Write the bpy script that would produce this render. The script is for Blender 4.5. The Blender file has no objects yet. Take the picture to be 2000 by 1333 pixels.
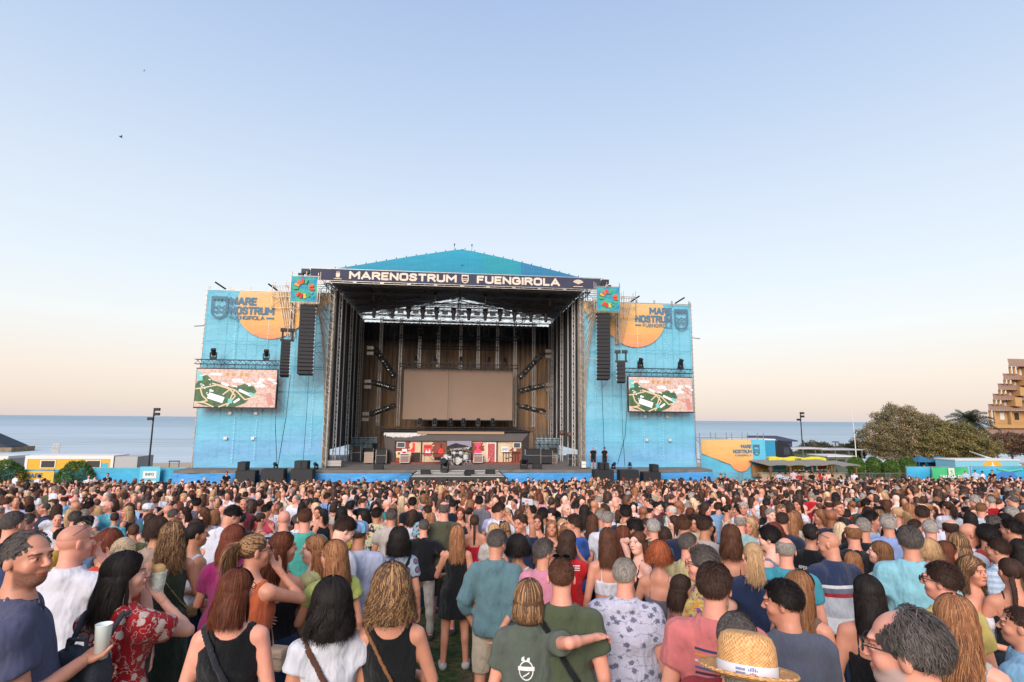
import bpy, bmesh, math, random
import numpy as np
from mathutils import Vector, Matrix
R = math.radians
SC = bpy.context.scene
COL = SC.collection
# ------------------------------------------------------------------ camera, sky, sun, exposure
CAM = Vector((-0.5, -47.0, 6.0))
FPX, YAW, PITCH, ROLL = 1071.0, 6.155, 8.091, 0.476        # focal length in pixels of a 2000 px wide picture
cam_d = bpy.data.cameras.new('camera'); cam = bpy.data.objects.new('camera', cam_d); COL.objects.link(cam)
cam_d.sensor_width = 36; cam_d.lens = FPX / 2000 * 36; cam_d.clip_start = 0.1; cam_d.clip_end = 30000
CROT = Matrix.Rotation(R(-YAW), 3, 'Z') @ Matrix.Rotation(math.pi/2 + R(PITCH), 3, 'X') @ Matrix.Rotation(R(ROLL), 3, 'Z')
cam.matrix_world = Matrix.Translation(CAM) @ CROT.to_4x4()
SC.camera = cam
SUN_EL, SUN_AZ = 27.0, 200.0      # azimuth: direction the light comes from, degrees clockwise from +Y
w = bpy.data.worlds.new('World'); SC.world = w; w.use_nodes = True
nt = w.node_tree; nt.nodes.clear()
def N(t, typ, **kw):
 n = t.nodes.new(typ)
 for k, v in kw.items():
  if k.startswith('i_'): n.inputs[k[2:].replace('_', ' ')].default_value = v
  elif k.startswith('n_'): n.inputs[int(k[2:])].default_value = v
  else: setattr(n, k, v)
 return n
out = N(nt, 'ShaderNodeOutputWorld'); bg = N(nt, 'ShaderNodeBackground')
sky = N(nt, 'ShaderNodeTexSky', sky_type='NISHITA', sun_disc=False, sun_elevation=R(SUN_EL), sun_rotation=R(SUN_AZ), altitude=10, air_density=1.0, dust_density=1.5, ozone_density=2.0)
tc = N(nt, 'ShaderNodeTexCoord'); sp = N(nt, 'ShaderNodeSeparateXYZ'); rmp = N(nt, 'ShaderNodeValToRGB')
nt.links.new(tc.outputs['Generated'], sp.inputs[0]); nt.links.new(sp.outputs['Z'], rmp.inputs[0])
def srgb(h):
 h = h.lstrip('#'); c = [int(h[i:i+2], 16) / 255 for i in (0, 2, 4)]
 return tuple((x / 12.92 if x <= .04045 else ((x + .055) / 1.055) ** 2.4) for x in c)
els = rmp.color_ramp.elements
SKY = [(0.0, '#dccdcb'), (0.022, '#e6d5c9'), (0.07, '#efe0d2'), (0.15, '#ecedea'), (0.24, '#dfe9f0'), (0.36, '#d2deed'), (0.50, '#bccfe8'), (0.66, '#a6bce0'), (1.0, '#8ba6d4')]
while len(els) < len(SKY): els.new(0.5)
for e, (p, c) in zip(els, SKY): e.position = p; e.color = (*srgb(c), 1)
mul = N(nt, 'ShaderNodeVectorMath', operation='SCALE'); mul.inputs['Scale'].default_value = 6.85
mx = N(nt, 'ShaderNodeMix', data_type='RGBA'); mx.inputs[0].default_value = 0.88
nt.links.new(rmp.outputs[0], mul.inputs[0]); nt.links.new(sky.outputs[0], mx.inputs[6]); nt.links.new(mul.outputs[0], mx.inputs[7])
nt.links.new(mx.outputs[2], bg.inputs[0]); bg.inputs[1].default_value = 0.1
nt.links.new(bg.outputs[0], out.inputs[0])
sun_d = bpy.data.lights.new('sun', 'SUN'); sun = bpy.data.objects.new('sun', sun_d); COL.objects.link(sun)
sun_d.energy = 2.5; sun_d.angle = R(38); sun_d.color = (1.0, 0.90, 0.83)
az = R(SUN_AZ); el = R(SUN_EL)
sdir = Vector((math.sin(az) * math.cos(el), math.cos(az) * math.cos(el), math.sin(el)))
sun.rotation_euler = sdir.to_track_quat('Z', 'Y').to_euler()
SC.view_settings.view_transform = 'Standard'; SC.view_settings.look = 'None'; SC.view_settings.gamma = 1
SC.view_settings.exposure = 0.78
SC.cycles.max_bounces = 6; SC.cycles.diffuse_bounces = 3; SC.cycles.glossy_bounces = 2; SC.cycles.transparent_max_bounces = 8
SC.cycles.use_denoising = True
# ------------------------------------------------------------------ helpers
def ray(px, py):                       # direction of a picture point
 return (CROT @ Vector(((px - 1000) / FPX, -(py - 666.5) / FPX, -1))).normalized()
def on_y(px, py, y=0.0):               # where the ray meets the vertical plane Y = y
 d = ray(px, py); return CAM + d * ((y - CAM.y) / d.y)
def on_z(px, py, z=0.0):
 d = ray(px, py); return CAM + d * ((z - CAM.z) / d.z)
def gz(x, y):                          # height of the grass: a slope down to the stage, then flat
 d = y + 47
 return float(np.interp(d, [-50, 0, 2, 2.7, 3.3, 4.6, 8, 12.5, 20, 27, 37, 41], [3.75, 3.75, 3.68, 3.6, 3.45, 3.27, 2.95, 2.5, 1.85, 1.22, .22, .15]))
def on_slope(px, py, h):               # the point h above the sloping grass seen at this picture point
 d = ray(px, py); t = 0.0
 a, b = 0.5, 400.0
 f = lambda t: (CAM + d * t).z - h - gz(0, (CAM + d * t).y)
 for _ in range(50):
  m = (a + b) / 2
  if f(m) > 0: a = m
  else: b = m
 return CAM + d * a
def tag(o, label=None, cat=None, group=None, kind=None):
 if label: o['label'] = label
 if cat: o['category'] = cat
 if group: o['group'] = group
 if kind: o['kind'] = kind
 return o
def empty(name, loc=(0, 0, 0), rz=0.0, label=None, cat=None, group=None):
 o = bpy.data.objects.new(name, None); COL.objects.link(o); o.location = loc; o.rotation_euler = (0, 0, rz)
 o.empty_display_size = 0.2
 return tag(o, label, cat, group)
def mesh_np(name, V, F, mat=None, smooth=True, feat=None, mats=None, fm=None):
 """numpy verts, list of quad/tri index arrays -> mesh"""
 V = np.asarray(V, dtype=np.float32)
 me = bpy.data.meshes.new(name)
 if isinstance(F, np.ndarray): F = [F]
 F = [f for f in F if len(f)]
 nl = sum(f.size for f in F); npoly = sum(len(f) for f in F)
 me.vertices.add(len(V)); me.vertices.foreach_set('co', V.ravel())
 me.loops.add(nl); me.polygons.add(npoly)
 me.loops.foreach_set('vertex_index', np.concatenate([f.ravel() for f in F]).astype(np.int32))
 ls = []; o = 0
 for f in F: ls.append(o + np.arange(len(f)) * f.shape[1]); o += f.size
 me.polygons.foreach_set('loop_start', np.concatenate(ls).astype(np.int32))
 me.polygons.foreach_set('use_smooth', np.full(npoly, smooth))
 if mats:
  for m in mats: me.materials.append(m)
  me.polygons.foreach_set('material_index', np.asarray(fm, dtype=np.int32))
 elif mat: me.materials.append(mat)
 if feat is not None:
  a = me.attributes.new('feat', 'FLOAT_COLOR', 'POINT')
  c = np.ones((len(V), 4), np.float32); c[:, :feat.shape[1]] = feat
  a.data.foreach_set('color', c.ravel())
 me.update(); me.validate()
 return me
def link(name, me, parent=None, loc=None, color=None):
 o = bpy.data.objects.new(name, me); COL.objects.link(o)
 if parent: o.parent = parent
 if loc is not None: o.location = loc
 if color: o.color = color if len(color) == 4 else (*color, 1)
 return o
class MB:
 """collects boxes, bars, tubes, lathes ... and links them as one mesh object"""
 def __init__(s): s.v = []; s.f = []; s.m = []; s.mi = 0
 def add(s, vs, fs):
  o = len(s.v); s.v.extend([tuple(v) for v in vs]); s.f.extend([tuple(i + o for i in f) for f in fs]); s.m.extend([s.mi] * len(fs)); return s
 def box(s, x0, x1, y0, y1, z0, z1):
  return s.add([(x, y, z) for x in (x0, x1) for y in (y0, y1) for z in (z0, z1)], [(0, 1, 3, 2), (4, 6, 7, 5), (0, 4, 5, 1), (2, 3, 7, 6), (0, 2, 6, 4), (1, 5, 7, 3)])
 def bar(s, a, b, r=0.03, n=4, r2=None, cap=True):
  a = Vector(a); b = Vector(b); d = b - a
  if d.length < 1e-6: return s
  q = d.to_track_quat('Z', 'Y'); r2 = r if r2 is None else r2; vs = []
  for p, rr in ((a, r), (b, r2)):
   for i in range(n):
    t = 2 * math.pi * (i + .5) / n; vs.append(p + q @ Vector((rr * math.cos(t), rr * math.sin(t), 0)))
  fs = [(i, (i + 1) % n, n + (i + 1) % n, n + i) for i in range(n)]
  if cap: fs += [tuple(reversed(range(n))), tuple(range(n, 2 * n))]
  return s.add(vs, fs)
 def path(s, pts, r=0.02, n=5, taper=None):
  for i in range(len(pts) - 1):
   s.bar(pts[i], pts[i + 1], r if taper is None else r * (1 - taper * i / len(pts)), n)
  return s
 def lathe(s, prof, c=(0, 0, 0), n=16, M=None):
  vs = []; c = Vector(c)
  for r, z in prof:
   for i in range(n):
    t = 2 * math.pi * i / n; p = Vector((r * math.cos(t), r * math.sin(t), z))
    vs.append((M @ p if M else p) + c)
  fs = [(j * n + i, j * n + (i + 1) % n, (j + 1) * n + (i + 1) % n, (j + 1) * n + i) for j in range(len(prof) - 1) for i in range(n)]
  if prof[0][0] > 1e-4: fs.append(tuple(reversed(range(n))))
  if prof[-1][0] > 1e-4: fs.append(tuple(range((len(prof) - 1) * n, len(prof) * n)))
  return s.add(vs, fs)
 def quad(s, a, b, c, d): return s.add([a, b, c, d], [(0, 1, 2, 3)])
 def prism(s, pts, y0, y1):              # outline in x,z extruded in y
  n = len(pts)
  return s.add([(x, y0, z) for x, z in pts] + [(x, y1, z) for x, z in pts], [tuple(range(n)), tuple(reversed(range(n, 2 * n)))] + [(i, n + i, n + (i + 1) % n, (i + 1) % n) for i in range(n)])
 def truss(s, a, b, w=0.3, r=0.025, step=0.5, n=4):
  """square box truss from a to b"""
  a = Vector(a); b = Vector(b); d = (b - a); L = d.length; q = d.to_track_quat('Z', 'Y'); h = w / 2
  cs = [q @ Vector(c) for c in ((-h, -h, 0), (h, -h, 0), (h, h, 0), (-h, h, 0))]
  k = max(1, round(L / step))
  for c in cs: s.bar(a + c, b + c, r, n)
  for i in range(k):
   p0 = a + d * (i / k); p1 = a + d * ((i + 1) / k)
   for j in range(4):
    c0, c1 = cs[j], cs[(j + 1) % 4]
    if (i + j) % 2: c0, c1 = c1, c0
    s.bar(p0 + c0, p1 + c1, r * .6, 3, cap=False)
    if j % 2 == 0: s.bar(p0 + cs[j], p0 + cs[(j + 1) % 4], r * .6, 3, cap=False)
  return s
 def build(s, name, mat, parent=None, loc=None, smooth=False, bevel=0, color=None, mats=None):
  me = bpy.data.meshes.new(name); me.from_pydata(s.v, [], s.f)
  if mats:
   for m in mats: me.materials.append(m)
   me.polygons.foreach_set('material_index', s.m)
  elif mat: me.materials.append(mat)
  if smooth: me.polygons.foreach_set('use_smooth', [True] * len(me.polygons))
  me.update()
  o = link(name, me, parent, loc, color)
  if bevel:
   bv = o.modifiers.new('bevel', 'BEVEL'); bv.width = bevel; bv.segments = 2; bv.limit_method = 'ANGLE'
  return o
# ------------------------------------------------------------------ materials
MAT = {}
def mat(name, col=(.5, .5, .5), rough=.6, metal=0.0, bump=0.0, bscale=30, var=0.0, vscale=3, emit=0, spec=.5, objcol=False, stretch=(1, 1, 1), trans=0):
 if name in MAT: return MAT[name]
 m = bpy.data.materials.new(name); m.use_nodes = True; t = m.node_tree; b = t.nodes['Principled BSDF']
 if isinstance(col, str): col = srgb(col)
 b.inputs['Base Color'].default_value = (*col, 1); b.inputs['Roughness'].default_value = rough; b.inputs['Metallic'].default_value = metal
 b.inputs['Specular IOR Level'].default_value = spec
 tc = N(t, 'ShaderNodeTexCoord'); mp = N(t, 'ShaderNodeMapping'); mp.inputs['Scale'].default_value = stretch
 t.links.new(tc.outputs['Object'], mp.inputs[0])
 if var:
  nz = N(t, 'ShaderNodeTexNoise'); nz.inputs['Scale'].default_value = vscale; nz.inputs['Detail'].default_value = 6
  t.links.new(mp.outputs[0], nz.inputs[0])
  hs = N(t, 'ShaderNodeMapRange', n_1=.3, n_2=.7, n_3=1 - var, n_4=1 + var); t.links.new(nz.outputs[0], hs.inputs[0])
  vm = N(t, 'ShaderNodeVectorMath', operation='SCALE'); vm.inputs[0].default_value = col
  t.links.new(hs.outputs[0], vm.inputs['Scale']); t.links.new(vm.outputs[0], b.inputs['Base Color'])
 if bump:
  nb = N(t, 'ShaderNodeTexNoise'); nb.inputs['Scale'].default_value = bscale; nb.inputs['Detail'].default_value = 4
  t.links.new(mp.outputs[0], nb.inputs[0])
  bp = N(t, 'ShaderNodeBump'); bp.inputs['Strength'].default_value = bump; bp.inputs['Distance'].default_value = .05
  t.links.new(nb.outputs[0], bp.inputs['Height']); t.links.new(bp.outputs[0], b.inputs['Normal'])
 if emit: b.inputs['Emission Color'].default_value = (*col, 1); b.inputs['Emission Strength'].default_value = emit
 if trans: b.inputs['Transmission Weight'].default_value = trans; b.inputs['IOR'].default_value = 1.4
 MAT[name] = m; return m
class G:
 """small wrapper to write shader graphs as expressions"""
 def __init__(s, name, rough=.7, spec=.3):
  s.m = bpy.data.materials.new(name); s.m.use_nodes = True; s.t = s.m.node_tree; s.b = s.t.nodes['Principled BSDF']
  s.b.inputs['Roughness'].default_value = rough; s.b.inputs['Specular IOR Level'].default_value = spec; MAT[name] = s.m
 def L(s, a, b): s.t.links.new(a, b)
 def put(s, inp, v):
  if hasattr(v, 'links') or isinstance(v, bpy.types.NodeSocket): s.L(v, inp)
  else:
   try: inp.default_value = v
   except Exception: inp.default_value = (*v, 1) if len(v) == 3 else v
 def math(s, op, a, b=0.0, c=0.0):
  n = N(s.t, 'ShaderNodeMath', operation=op); s.put(n.inputs[0], a); s.put(n.inputs[1], b); s.put(n.inputs[2], c); return n.outputs[0]
 def coords(s, scale=(1, 1, 1), kind='Object', loc=(0, 0, 0), rot=(0, 0, 0)):
  tc = N(s.t, 'ShaderNodeTexCoord'); mp = N(s.t, 'ShaderNodeMapping'); mp.inputs['Scale'].default_value = scale; mp.inputs['Location'].default_value = loc; mp.inputs['Rotation'].default_value = rot
  s.L(tc.outputs[kind], mp.inputs[0]); return mp.outputs[0]
 def xyz(s, v):
  n = N(s.t, 'ShaderNodeSeparateXYZ'); s.L(v, n.inputs[0]); return n.outputs
 def noise(s, v, scale=5, detail=4, rough=.5, col=False):
  n = N(s.t, 'ShaderNodeTexNoise'); n.inputs['Scale'].default_value = scale; n.inputs['Detail'].default_value = detail; n.inputs['Roughness'].default_value = rough
  s.L(v, n.inputs['Vector']); return n.outputs[1 if col else 0]
 def voro(s, v, scale=5, feature='F1', out='Distance', rand=1):
  n = N(s.t, 'ShaderNodeTexVoronoi', feature=feature); n.inputs['Scale'].default_value = scale; n.inputs['Randomness'].default_value = rand
  s.L(v, n.inputs['Vector']); return n.outputs[out]
 def ramp(s, f, stops, interp='LINEAR'):
  n = N(s.t, 'ShaderNodeValToRGB'); e = n.color_ramp.elements; n.color_ramp.interpolation = interp
  while len(e) < len(stops): e.new(.5)
  for q, (p, c) in zip(e, stops):
   q.position = p
   if isinstance(c, (int, float)): c = (c, c, c)
   if isinstance(c, str): c = srgb(c)
   q.color = (*c[:3], 1)
  s.L(f, n.inputs[0]); return n.outputs[0]
 def mix(s, f, a, b, blend='MIX'):
  n = N(s.t, 'ShaderNodeMix', data_type='RGBA', blend_type=blend)
  if isinstance(a, str): a = srgb(a)
  if isinstance(b, str): b = srgb(b)
  s.put(n.inputs[0], f); s.put(n.inputs[6], a); s.put(n.inputs[7], b); return n.outputs[2]
 def bump(s, h, strength=.3, dist=.02):
  n = N(s.t, 'ShaderNodeBump'); n.inputs['Strength'].default_value = strength; n.inputs['Distance'].default_value = dist
  s.L(h, n.inputs['Height']); s.L(n.outputs[0], s.b.inputs['Normal'])
 def base(s, c): s.put(s.b.inputs['Base Color'], c if not isinstance(c, str) else srgb(c)); return s.m
def curve_text(body, size, mat_, name, loc, rot=(math.pi/2, 0, 0), parent=None, extrude=0.004, bold=0.0, align='CENTER', width=None, kern=1.0):
 c = bpy.data.curves.new(name, 'FONT'); c.body = body; c.size = size; c.extrude = extrude; c.offset = bold; c.align_x = align; c.align_y = 'CENTER'
 c.space_character = kern; c.resolution_u = 3; c.materials.append(mat_)
 o = bpy.data.objects.new(name, c); COL.objects.link(o)
 dg = bpy.context.evaluated_depsgraph_get(); me = bpy.data.meshes.new_from_object(o.evaluated_get(dg)); bpy.data.objects.remove(o)
 me.name = name; me.materials.clear(); me.materials.append(mat_)
 if width:
  xs = [v.co.x for v in me.vertices]; k = width / (max(xs) - min(xs))
  for v in me.vertices: v.co.x *= k
 o = link(name, me, parent, loc); o.rotation_euler = rot
 return o
# ------------------------------------------------------------------ people: signed distance bodies meshed with surface nets
def grid_axis(lo, hi, c, fines=()):
 """coordinates from lo to hi with step c, finer inside the given ranges (a, b, step)"""
 xs = [lo]
 while xs[-1] < hi:
  x = xs[-1]; st = c
  for a, b, f in fines:
   if a - 1e-6 <= x < b: st = min(st, f)
   elif x < a < x + st: st = max(a - x, f * .5)
  xs.append(x + st)
 return np.array(xs, np.float32)
def cap(a, b, ra, rb=None): return ('c', np.array(a, float), np.array(b, float), ra, ra if rb is None else rb)
def ell(c, r, M=None): return ('e', np.array(c, float), np.array(r, float), M)
def psdf(pr, X, Y, Z):
 if pr[0] == 'c':
  a, b = pr[1], pr[2]; ab = b - a; L = float(ab @ ab) + 1e-9
  t = np.clip(((X - a[0]) * ab[0] + (Y - a[1]) * ab[1] + (Z - a[2]) * ab[2]) / L, 0, 1)
  dx = X - (a[0] + t * ab[0]); dy = Y - (a[1] + t * ab[1]); dz = Z - (a[2] + t * ab[2])
  return np.sqrt(dx * dx + dy * dy + dz * dz) - (pr[3] + (pr[4] - pr[3]) * t)
 c, r, M = pr[1], pr[2], pr[3]
 x, y, z = X - c[0], Y - c[1], Z - c[2]
 if M is not None:
  x, y, z = x * M[0, 0] + y * M[1, 0] + z * M[2, 0], x * M[0, 1] + y * M[1, 1] + z * M[2, 1], x * M[0, 2] + y * M[1, 2] + z * M[2, 2]
 k0 = np.sqrt((x / r[0]) ** 2 + (y / r[1]) ** 2 + (z / r[2]) ** 2); k1 = np.sqrt((x / r[0]**2) ** 2 + (y / r[1]**2) ** 2 + (z / r[2]**2) ** 2)
 return k0 * (k0 - 1) / np.maximum(k1, 1e-6)
def pbox(pr, m):
 if pr[0] == 'c': r = max(pr[3], pr[4]) + m; return np.minimum(pr[1], pr[2]) - r, np.maximum(pr[1], pr[2]) + r
 r = max(pr[2]) + m if pr[3] is not None else pr[2] + m
 return pr[1] - r, pr[1] + r
def field(prims, ax, inflate=0.0):
 """prims: (prim, op, k); op '+', '-', smooth by k"""
 X, Y, Z = ax; F = np.full((len(X), len(Y), len(Z)), .5, np.float32)
 for pr, op, k in prims:
  lo, hi = pbox(pr, inflate + k + .03)
  s = []
  for A, l, h in zip(ax, lo, hi): s.append(slice(max(0, int(np.searchsorted(A, l)) - 1), int(np.searchsorted(A, h)) + 1))
  s = tuple(s)
  if any(q.stop <= q.start for q in s): continue
  d = psdf(pr, X[s[0]][:, None, None], Y[s[1]][None, :, None], Z[s[2]][None, None, :]).astype(np.float32)
  f = F[s]
  if op == '+':
   d = d - inflate
   h = np.maximum(k - np.abs(f - d), 0) / max(k, 1e-6); F[s] = np.minimum(f, d) - h * h * k * .25
  else:
   d = -d; h = np.maximum(k - np.abs(f - d), 0) / max(k, 1e-6); F[s] = np.maximum(f, d) + h * h * k * .25
 return F
def nets(F, ax):
 X, Y, Z = ax; S = F < 0
 c8 = [(i, j, k) for i in (0, 1) for j in (0, 1) for k in (0, 1)]
 n = np.array(F.shape) - 1
 cnt = np.zeros(n, np.int8)
 for i, j, k in c8: cnt += S[i:n[0] + i, j:n[1] + j, k:n[2] + k]
 I, J, K = np.nonzero((cnt > 0) & (cnt < 8))
 if len(I) == 0: return np.zeros((0, 3)), np.zeros((0, 4), int)
 idx = -np.ones(n, np.int32); idx[I, J, K] = np.arange(len(I))
 val = {c: F[I + c[0], J + c[1], K + c[2]] for c in c8}
 P = np.zeros((len(I), 3)); C = np.zeros(len(I))
 for a in c8:
  for ax_ in range(3):
   if a[ax_]: continue
   b = list(a); b[ax_] = 1; b = tuple(b)
   m = (val[a] < 0) != (val[b] < 0); t = np.where(m, val[a] / (val[a] - val[b] + 1e-12), 0)
   p = np.array(a, float)[None, :].repeat(len(I), 0); p[:, ax_] = t
   P += p * m[:, None]; C += m
 P /= C[:, None]
 V = np.stack([A[i] + (A[i + 1] - A[i]) * P[:, q] for q, (A, i) in enumerate(zip(ax, (I, J, K)))], 1)
 Q = []
 for d in range(3):
  u, v = [(1, 2), (2, 0), (0, 1)][d]
  sl0 = [slice(None)] * 3; sl1 = [slice(None)] * 3; sl0[d] = slice(0, -1); sl1[d] = slice(1, None)
  A, B = S[tuple(sl0)], S[tuple(sl1)]
  e = np.argwhere(A != B); e = e[(e[:, u] > 0) & (e[:, v] > 0) & (e[:, u] < n[u]) & (e[:, v] < n[v])]
  ins = A[e[:, 0], e[:, 1], e[:, 2]]
  def cell(du, dv): q = e.copy(); q[:, u] -= du; q[:, v] -= dv; return idx[q[:, 0], q[:, 1], q[:, 2]]
  f = np.stack([cell(1, 1), cell(0, 1), cell(0, 0), cell(1, 0)], 1)
  f[~ins] = f[~ins][:, ::-1]; Q.append(f)
 Q = np.concatenate(Q); Q = Q[(Q >= 0).all(1)]
 return V, Q
def relax(V, Q, it=1, lam=.5):
 E = np.concatenate([Q[:, [0, 1]], Q[:, [1, 2]], Q[:, [2, 3]], Q[:, [3, 0]]])
 for _ in range(it):
  A = np.zeros_like(V); c = np.zeros(len(V))
  for a, b in ((0, 1), (1, 0)):
   for q in range(3): A[:, q] += np.bincount(E[:, a], V[E[:, b], q], len(V))
   c += np.bincount(E[:, a], minlength=len(V))
  V = V + lam * (A / np.maximum(c, 1)[:, None] - V)
 return V
def rotm(yaw=0, pitch=0, roll=0):     # yaw: + turns to the figure's left seen from above; pitch + looks up
 return np.array((Matrix.Rotation(R(yaw), 3, 'Z') @ Matrix.Rotation(R(pitch), 3, 'X') @ Matrix.Rotation(R(roll), 3, 'Y')))
def v3(*a): return np.array(a, float)
HK = .948        # size of a head against its template
def head_prims(c, M, sex, fat=0.0, lod=0):
 return [((p[0], p[1], p[2], p[3] * HK, p[4] * HK) if p[0] == 'c' else (p[0], p[1], p[2] * HK, p[3]), op, k) for p, op, k in head_prims0(c, M, sex, fat, lod)]
def head_prims0(c, M, sex, fat=0.0, lod=0):
 T = lambda p: c + M @ np.array(p, float) * HK
 f = fat; P = [(ell(T((0, -.014, .032)), (.076, .095, .086), M), '+', .01), (ell(T((0, .022, -.035)), (.060 + f, .064, .080), M), '+', .03),
   (ell(T((0, .05, -.085)), (.034 + f * 1.3, .034, .028) if sex == 'm' else (.026 + f, .034, .026), M), '+', .03)]
 if lod: P += [(cap(T((0, .086, .006)), T((0, .104, -.022)), .010, .014), '+', .012)]; return P
 for s in (-1, 1):
  P += [(ell(T((s * .038, .052, -.026)), (.026, .026, .026), M), '+', .02), (ell(T((s * .080, -.012, -.004)), (.009, .019, .031), M @ rotm(s * 22, -8, 0)), '+', .006)]
 P += [(cap(T((-.034, .077, .030)), T((.034, .077, .030)), .013), '+', .012)]
 for s in (-1, 1): P += [(ell(T((s * .033, .098, .008)), (.021, .016, .014), M), '-', .012)]
 for s in (-1, 1): P += [(ell(T((s * .0325, .0735, .008)), (.0145, .0145, .0145), M), '+', .003)]
 P += [(cap(T((0, .086, .014)), T((0, .108, -.020)), .008, .012), '+', .010), (ell(T((-.011, .098, -.024)), (.009, .010, .008), M), '+', .006), (ell(T((.011, .098, -.024)), (.009, .010, .008), M), '+', .006),
    (ell(T((0, .082, -.054)), (.024, .013, .007), M), '+', .006), (ell(T((0, .080, -.064)), (.020, .013, .008), M), '+', .005)]
 return P
def face_feat(V, c, M, sex, beard=0.0, stubble=0.0, smile=0.0, bald=0.0):
 L = (V - c) @ M / HK; f = np.ones((len(V), 3)); x, y, z = L[:, 0], L[:, 1], L[:, 2]; ax = np.abs(x)
 near = (ax < .11) & (np.abs(y) < .15) & (np.abs(z) < .14)
 front = near & (y > .055)
 if stubble: m = near & (z > .03) & (y < .06); f[m] *= 1 - .45 * stubble
 if beard:
  wb = np.clip((-.024 - z - .35 * np.clip(y - .02, 0, .05)) / .016, 0, 1) * np.clip((y + .012) / .014, 0, 1) * np.clip((z + .128) / .02, 0, 1) * near * ~((ax < .022) & (z > -.070) & (z < -.050)); wb = (wb * abs(beard) * (.8 + .25 * np.sin(x * 900) * np.sin(z * 800 + y * 700)))[:, None]; f = f * (1 - wb) + np.array([.20, .19, .21] if beard > 0 else [.62, 1.25, 1.75]) * wb
 else:
  b = near & (z < -.036) & (y > .0); f[b] *= (1, .97, .97) if sex == 'f' else (.90, .88, .90)
 ck = front & (np.hypot(ax - .04, z + .025) < .022); f[ck] *= (1.0, .86, .84)
 lips = front & (ax < .025) & (np.abs(z + .059 - ax * .25 * smile) < .0085); f[lips] = (.80, .42, .42) if sex == 'f' else (.80, .55, .52)
 if smile > .5: t = front & (ax < .017) & (np.abs(z + .059) < .004); f[t] = (1.45, 1.7, 1.9)
 ml = front & (ax < .023) & (np.abs(z + .0590) < .0022);
 if smile <= .5: f[ml] = (.45, .25, .25)
 e = np.sqrt((ax - .0325) ** 2 + (z - .008) ** 2); ey = front & (ax > .017) & (ax < .048) & (np.abs(z - .0075) < .0075)
 f[ey & (e < .0155)] = (1.25, 1.35, 1.45)
 f[front & (e < .0072)] = (.10, .09, .09)
 lid = front & (np.abs(z - .0165 + (ax - .0325) ** 2 * 9) < .0028) & (ax > .016) & (ax < .050); f[lid] = (.30, .24, .24)
 br = front & (ax > .013) & (ax < .054) & (np.abs(z - .030 + (ax - .03) ** 2 * 7) < (.0048 if sex == 'm' else .0034)); f[br] = (.28, .22, .20)
 nn = front & (y > .09) & (np.abs(z + .033) < .003) & (ax < .012); f[nn] *= (.55, .4, .4)
 return f
HANDS = {}
def hand_mesh(kind):
 """right hand, wrist at origin, fingers along -z, palm towards -x (the body), thumb to +y"""
 if kind in HANDS: return HANDS[kind]
 curl = {'relaxed': (16, 26, 18), 'grip': (48, 62, 38), 'flat': (4, 6, 4)}[kind]
 P = [(cap((0, 0, .02), (0, 0, -.012), .024, .025), '+', .01), (ell((0, .002, -.052), (.0145, .039, .046)), '+', .018)]
 for i, (yy, L) in enumerate(((.027, .074), (.009, .082), (-.009, .077), (-.026, .060))):
  p = v3(0, yy, -.088); a = 0
  sp = (.10, .03, -.04, -.12)[i]
  for j, (k, fr) in enumerate(zip(curl, (.45, .31, .24))):
   a += k * (1 + .12 * i); q = p + L * fr * v3(-math.sin(R(a)), sp * .6, -math.cos(R(a)))
   P.append((cap(p, q, .0092 - .0012 * j, .0085 - .0014 * j), '+', .004)); p = q
 g = {'relaxed': 0, 'grip': .02, 'flat': -.008}[kind]
 P += [(cap((-.004, .028, -.024), (-.014 - g * .3, .052, -.052), .014, .011), '+', .012), (cap((-.014 - g * .3, .052, -.052), (-.024 - g, .058, -.086), .0105, .008), '+', .004)]
 ax = (grid_axis(-.12, .05, .0055), grid_axis(-.06, .085, .0055), grid_axis(-.20, .06, .0055))
 V, Q = nets(field(P, ax), ax); HANDS[kind] = (relax(V, Q, 1, .4), Q); return HANDS[kind]
def ik(S, T, a, b, pole):
 d = T - S; L = np.linalg.norm(d); L2 = min(L, (a + b) * .995); u = d / L; T = S + u * L2
 x = (a * a - b * b + L2 * L2) / (2 * L2); h = math.sqrt(max(a * a - x * x, 0))
 p = pole - u * (pole @ u); p /= np.linalg.norm(p) + 1e-9
 return S + u * x + p * h, T
ARMS = {'hang': ((.245, .03, .835), (.3, -1, 0), 'relaxed'), 'bent': ((.13, .26, 1.05), (.8, -1, -.4), 'relaxed'), 'back': ((.06, -.17, .90), (1, -.3, 0), 'relaxed'),
  'cross': ((-.06, .22, 1.13), (.8, .1, -1), 'relaxed'), 'phone': ((.10, .42, 1.60), (.5, .2, -1), 'grip'), 'cup': ((.12, .32, 1.20), (.6, -.6, -1), 'grip'),
  'hip': ((.20, .02, .99), (1, -.6, 0), 'relaxed'), 'face': ((.10, .17, 1.44), (.7, .3, -1), 'relaxed'), 'high': ((.20, .20, 1.92), (.9, .2, 0), 'grip'), 'head': ((.13, -.06, 1.62), (1, .3, .2), 'flat'),
  'pocket': ((.20, .05, .88), (1, -.8, 0), 'relaxed')}
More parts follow.
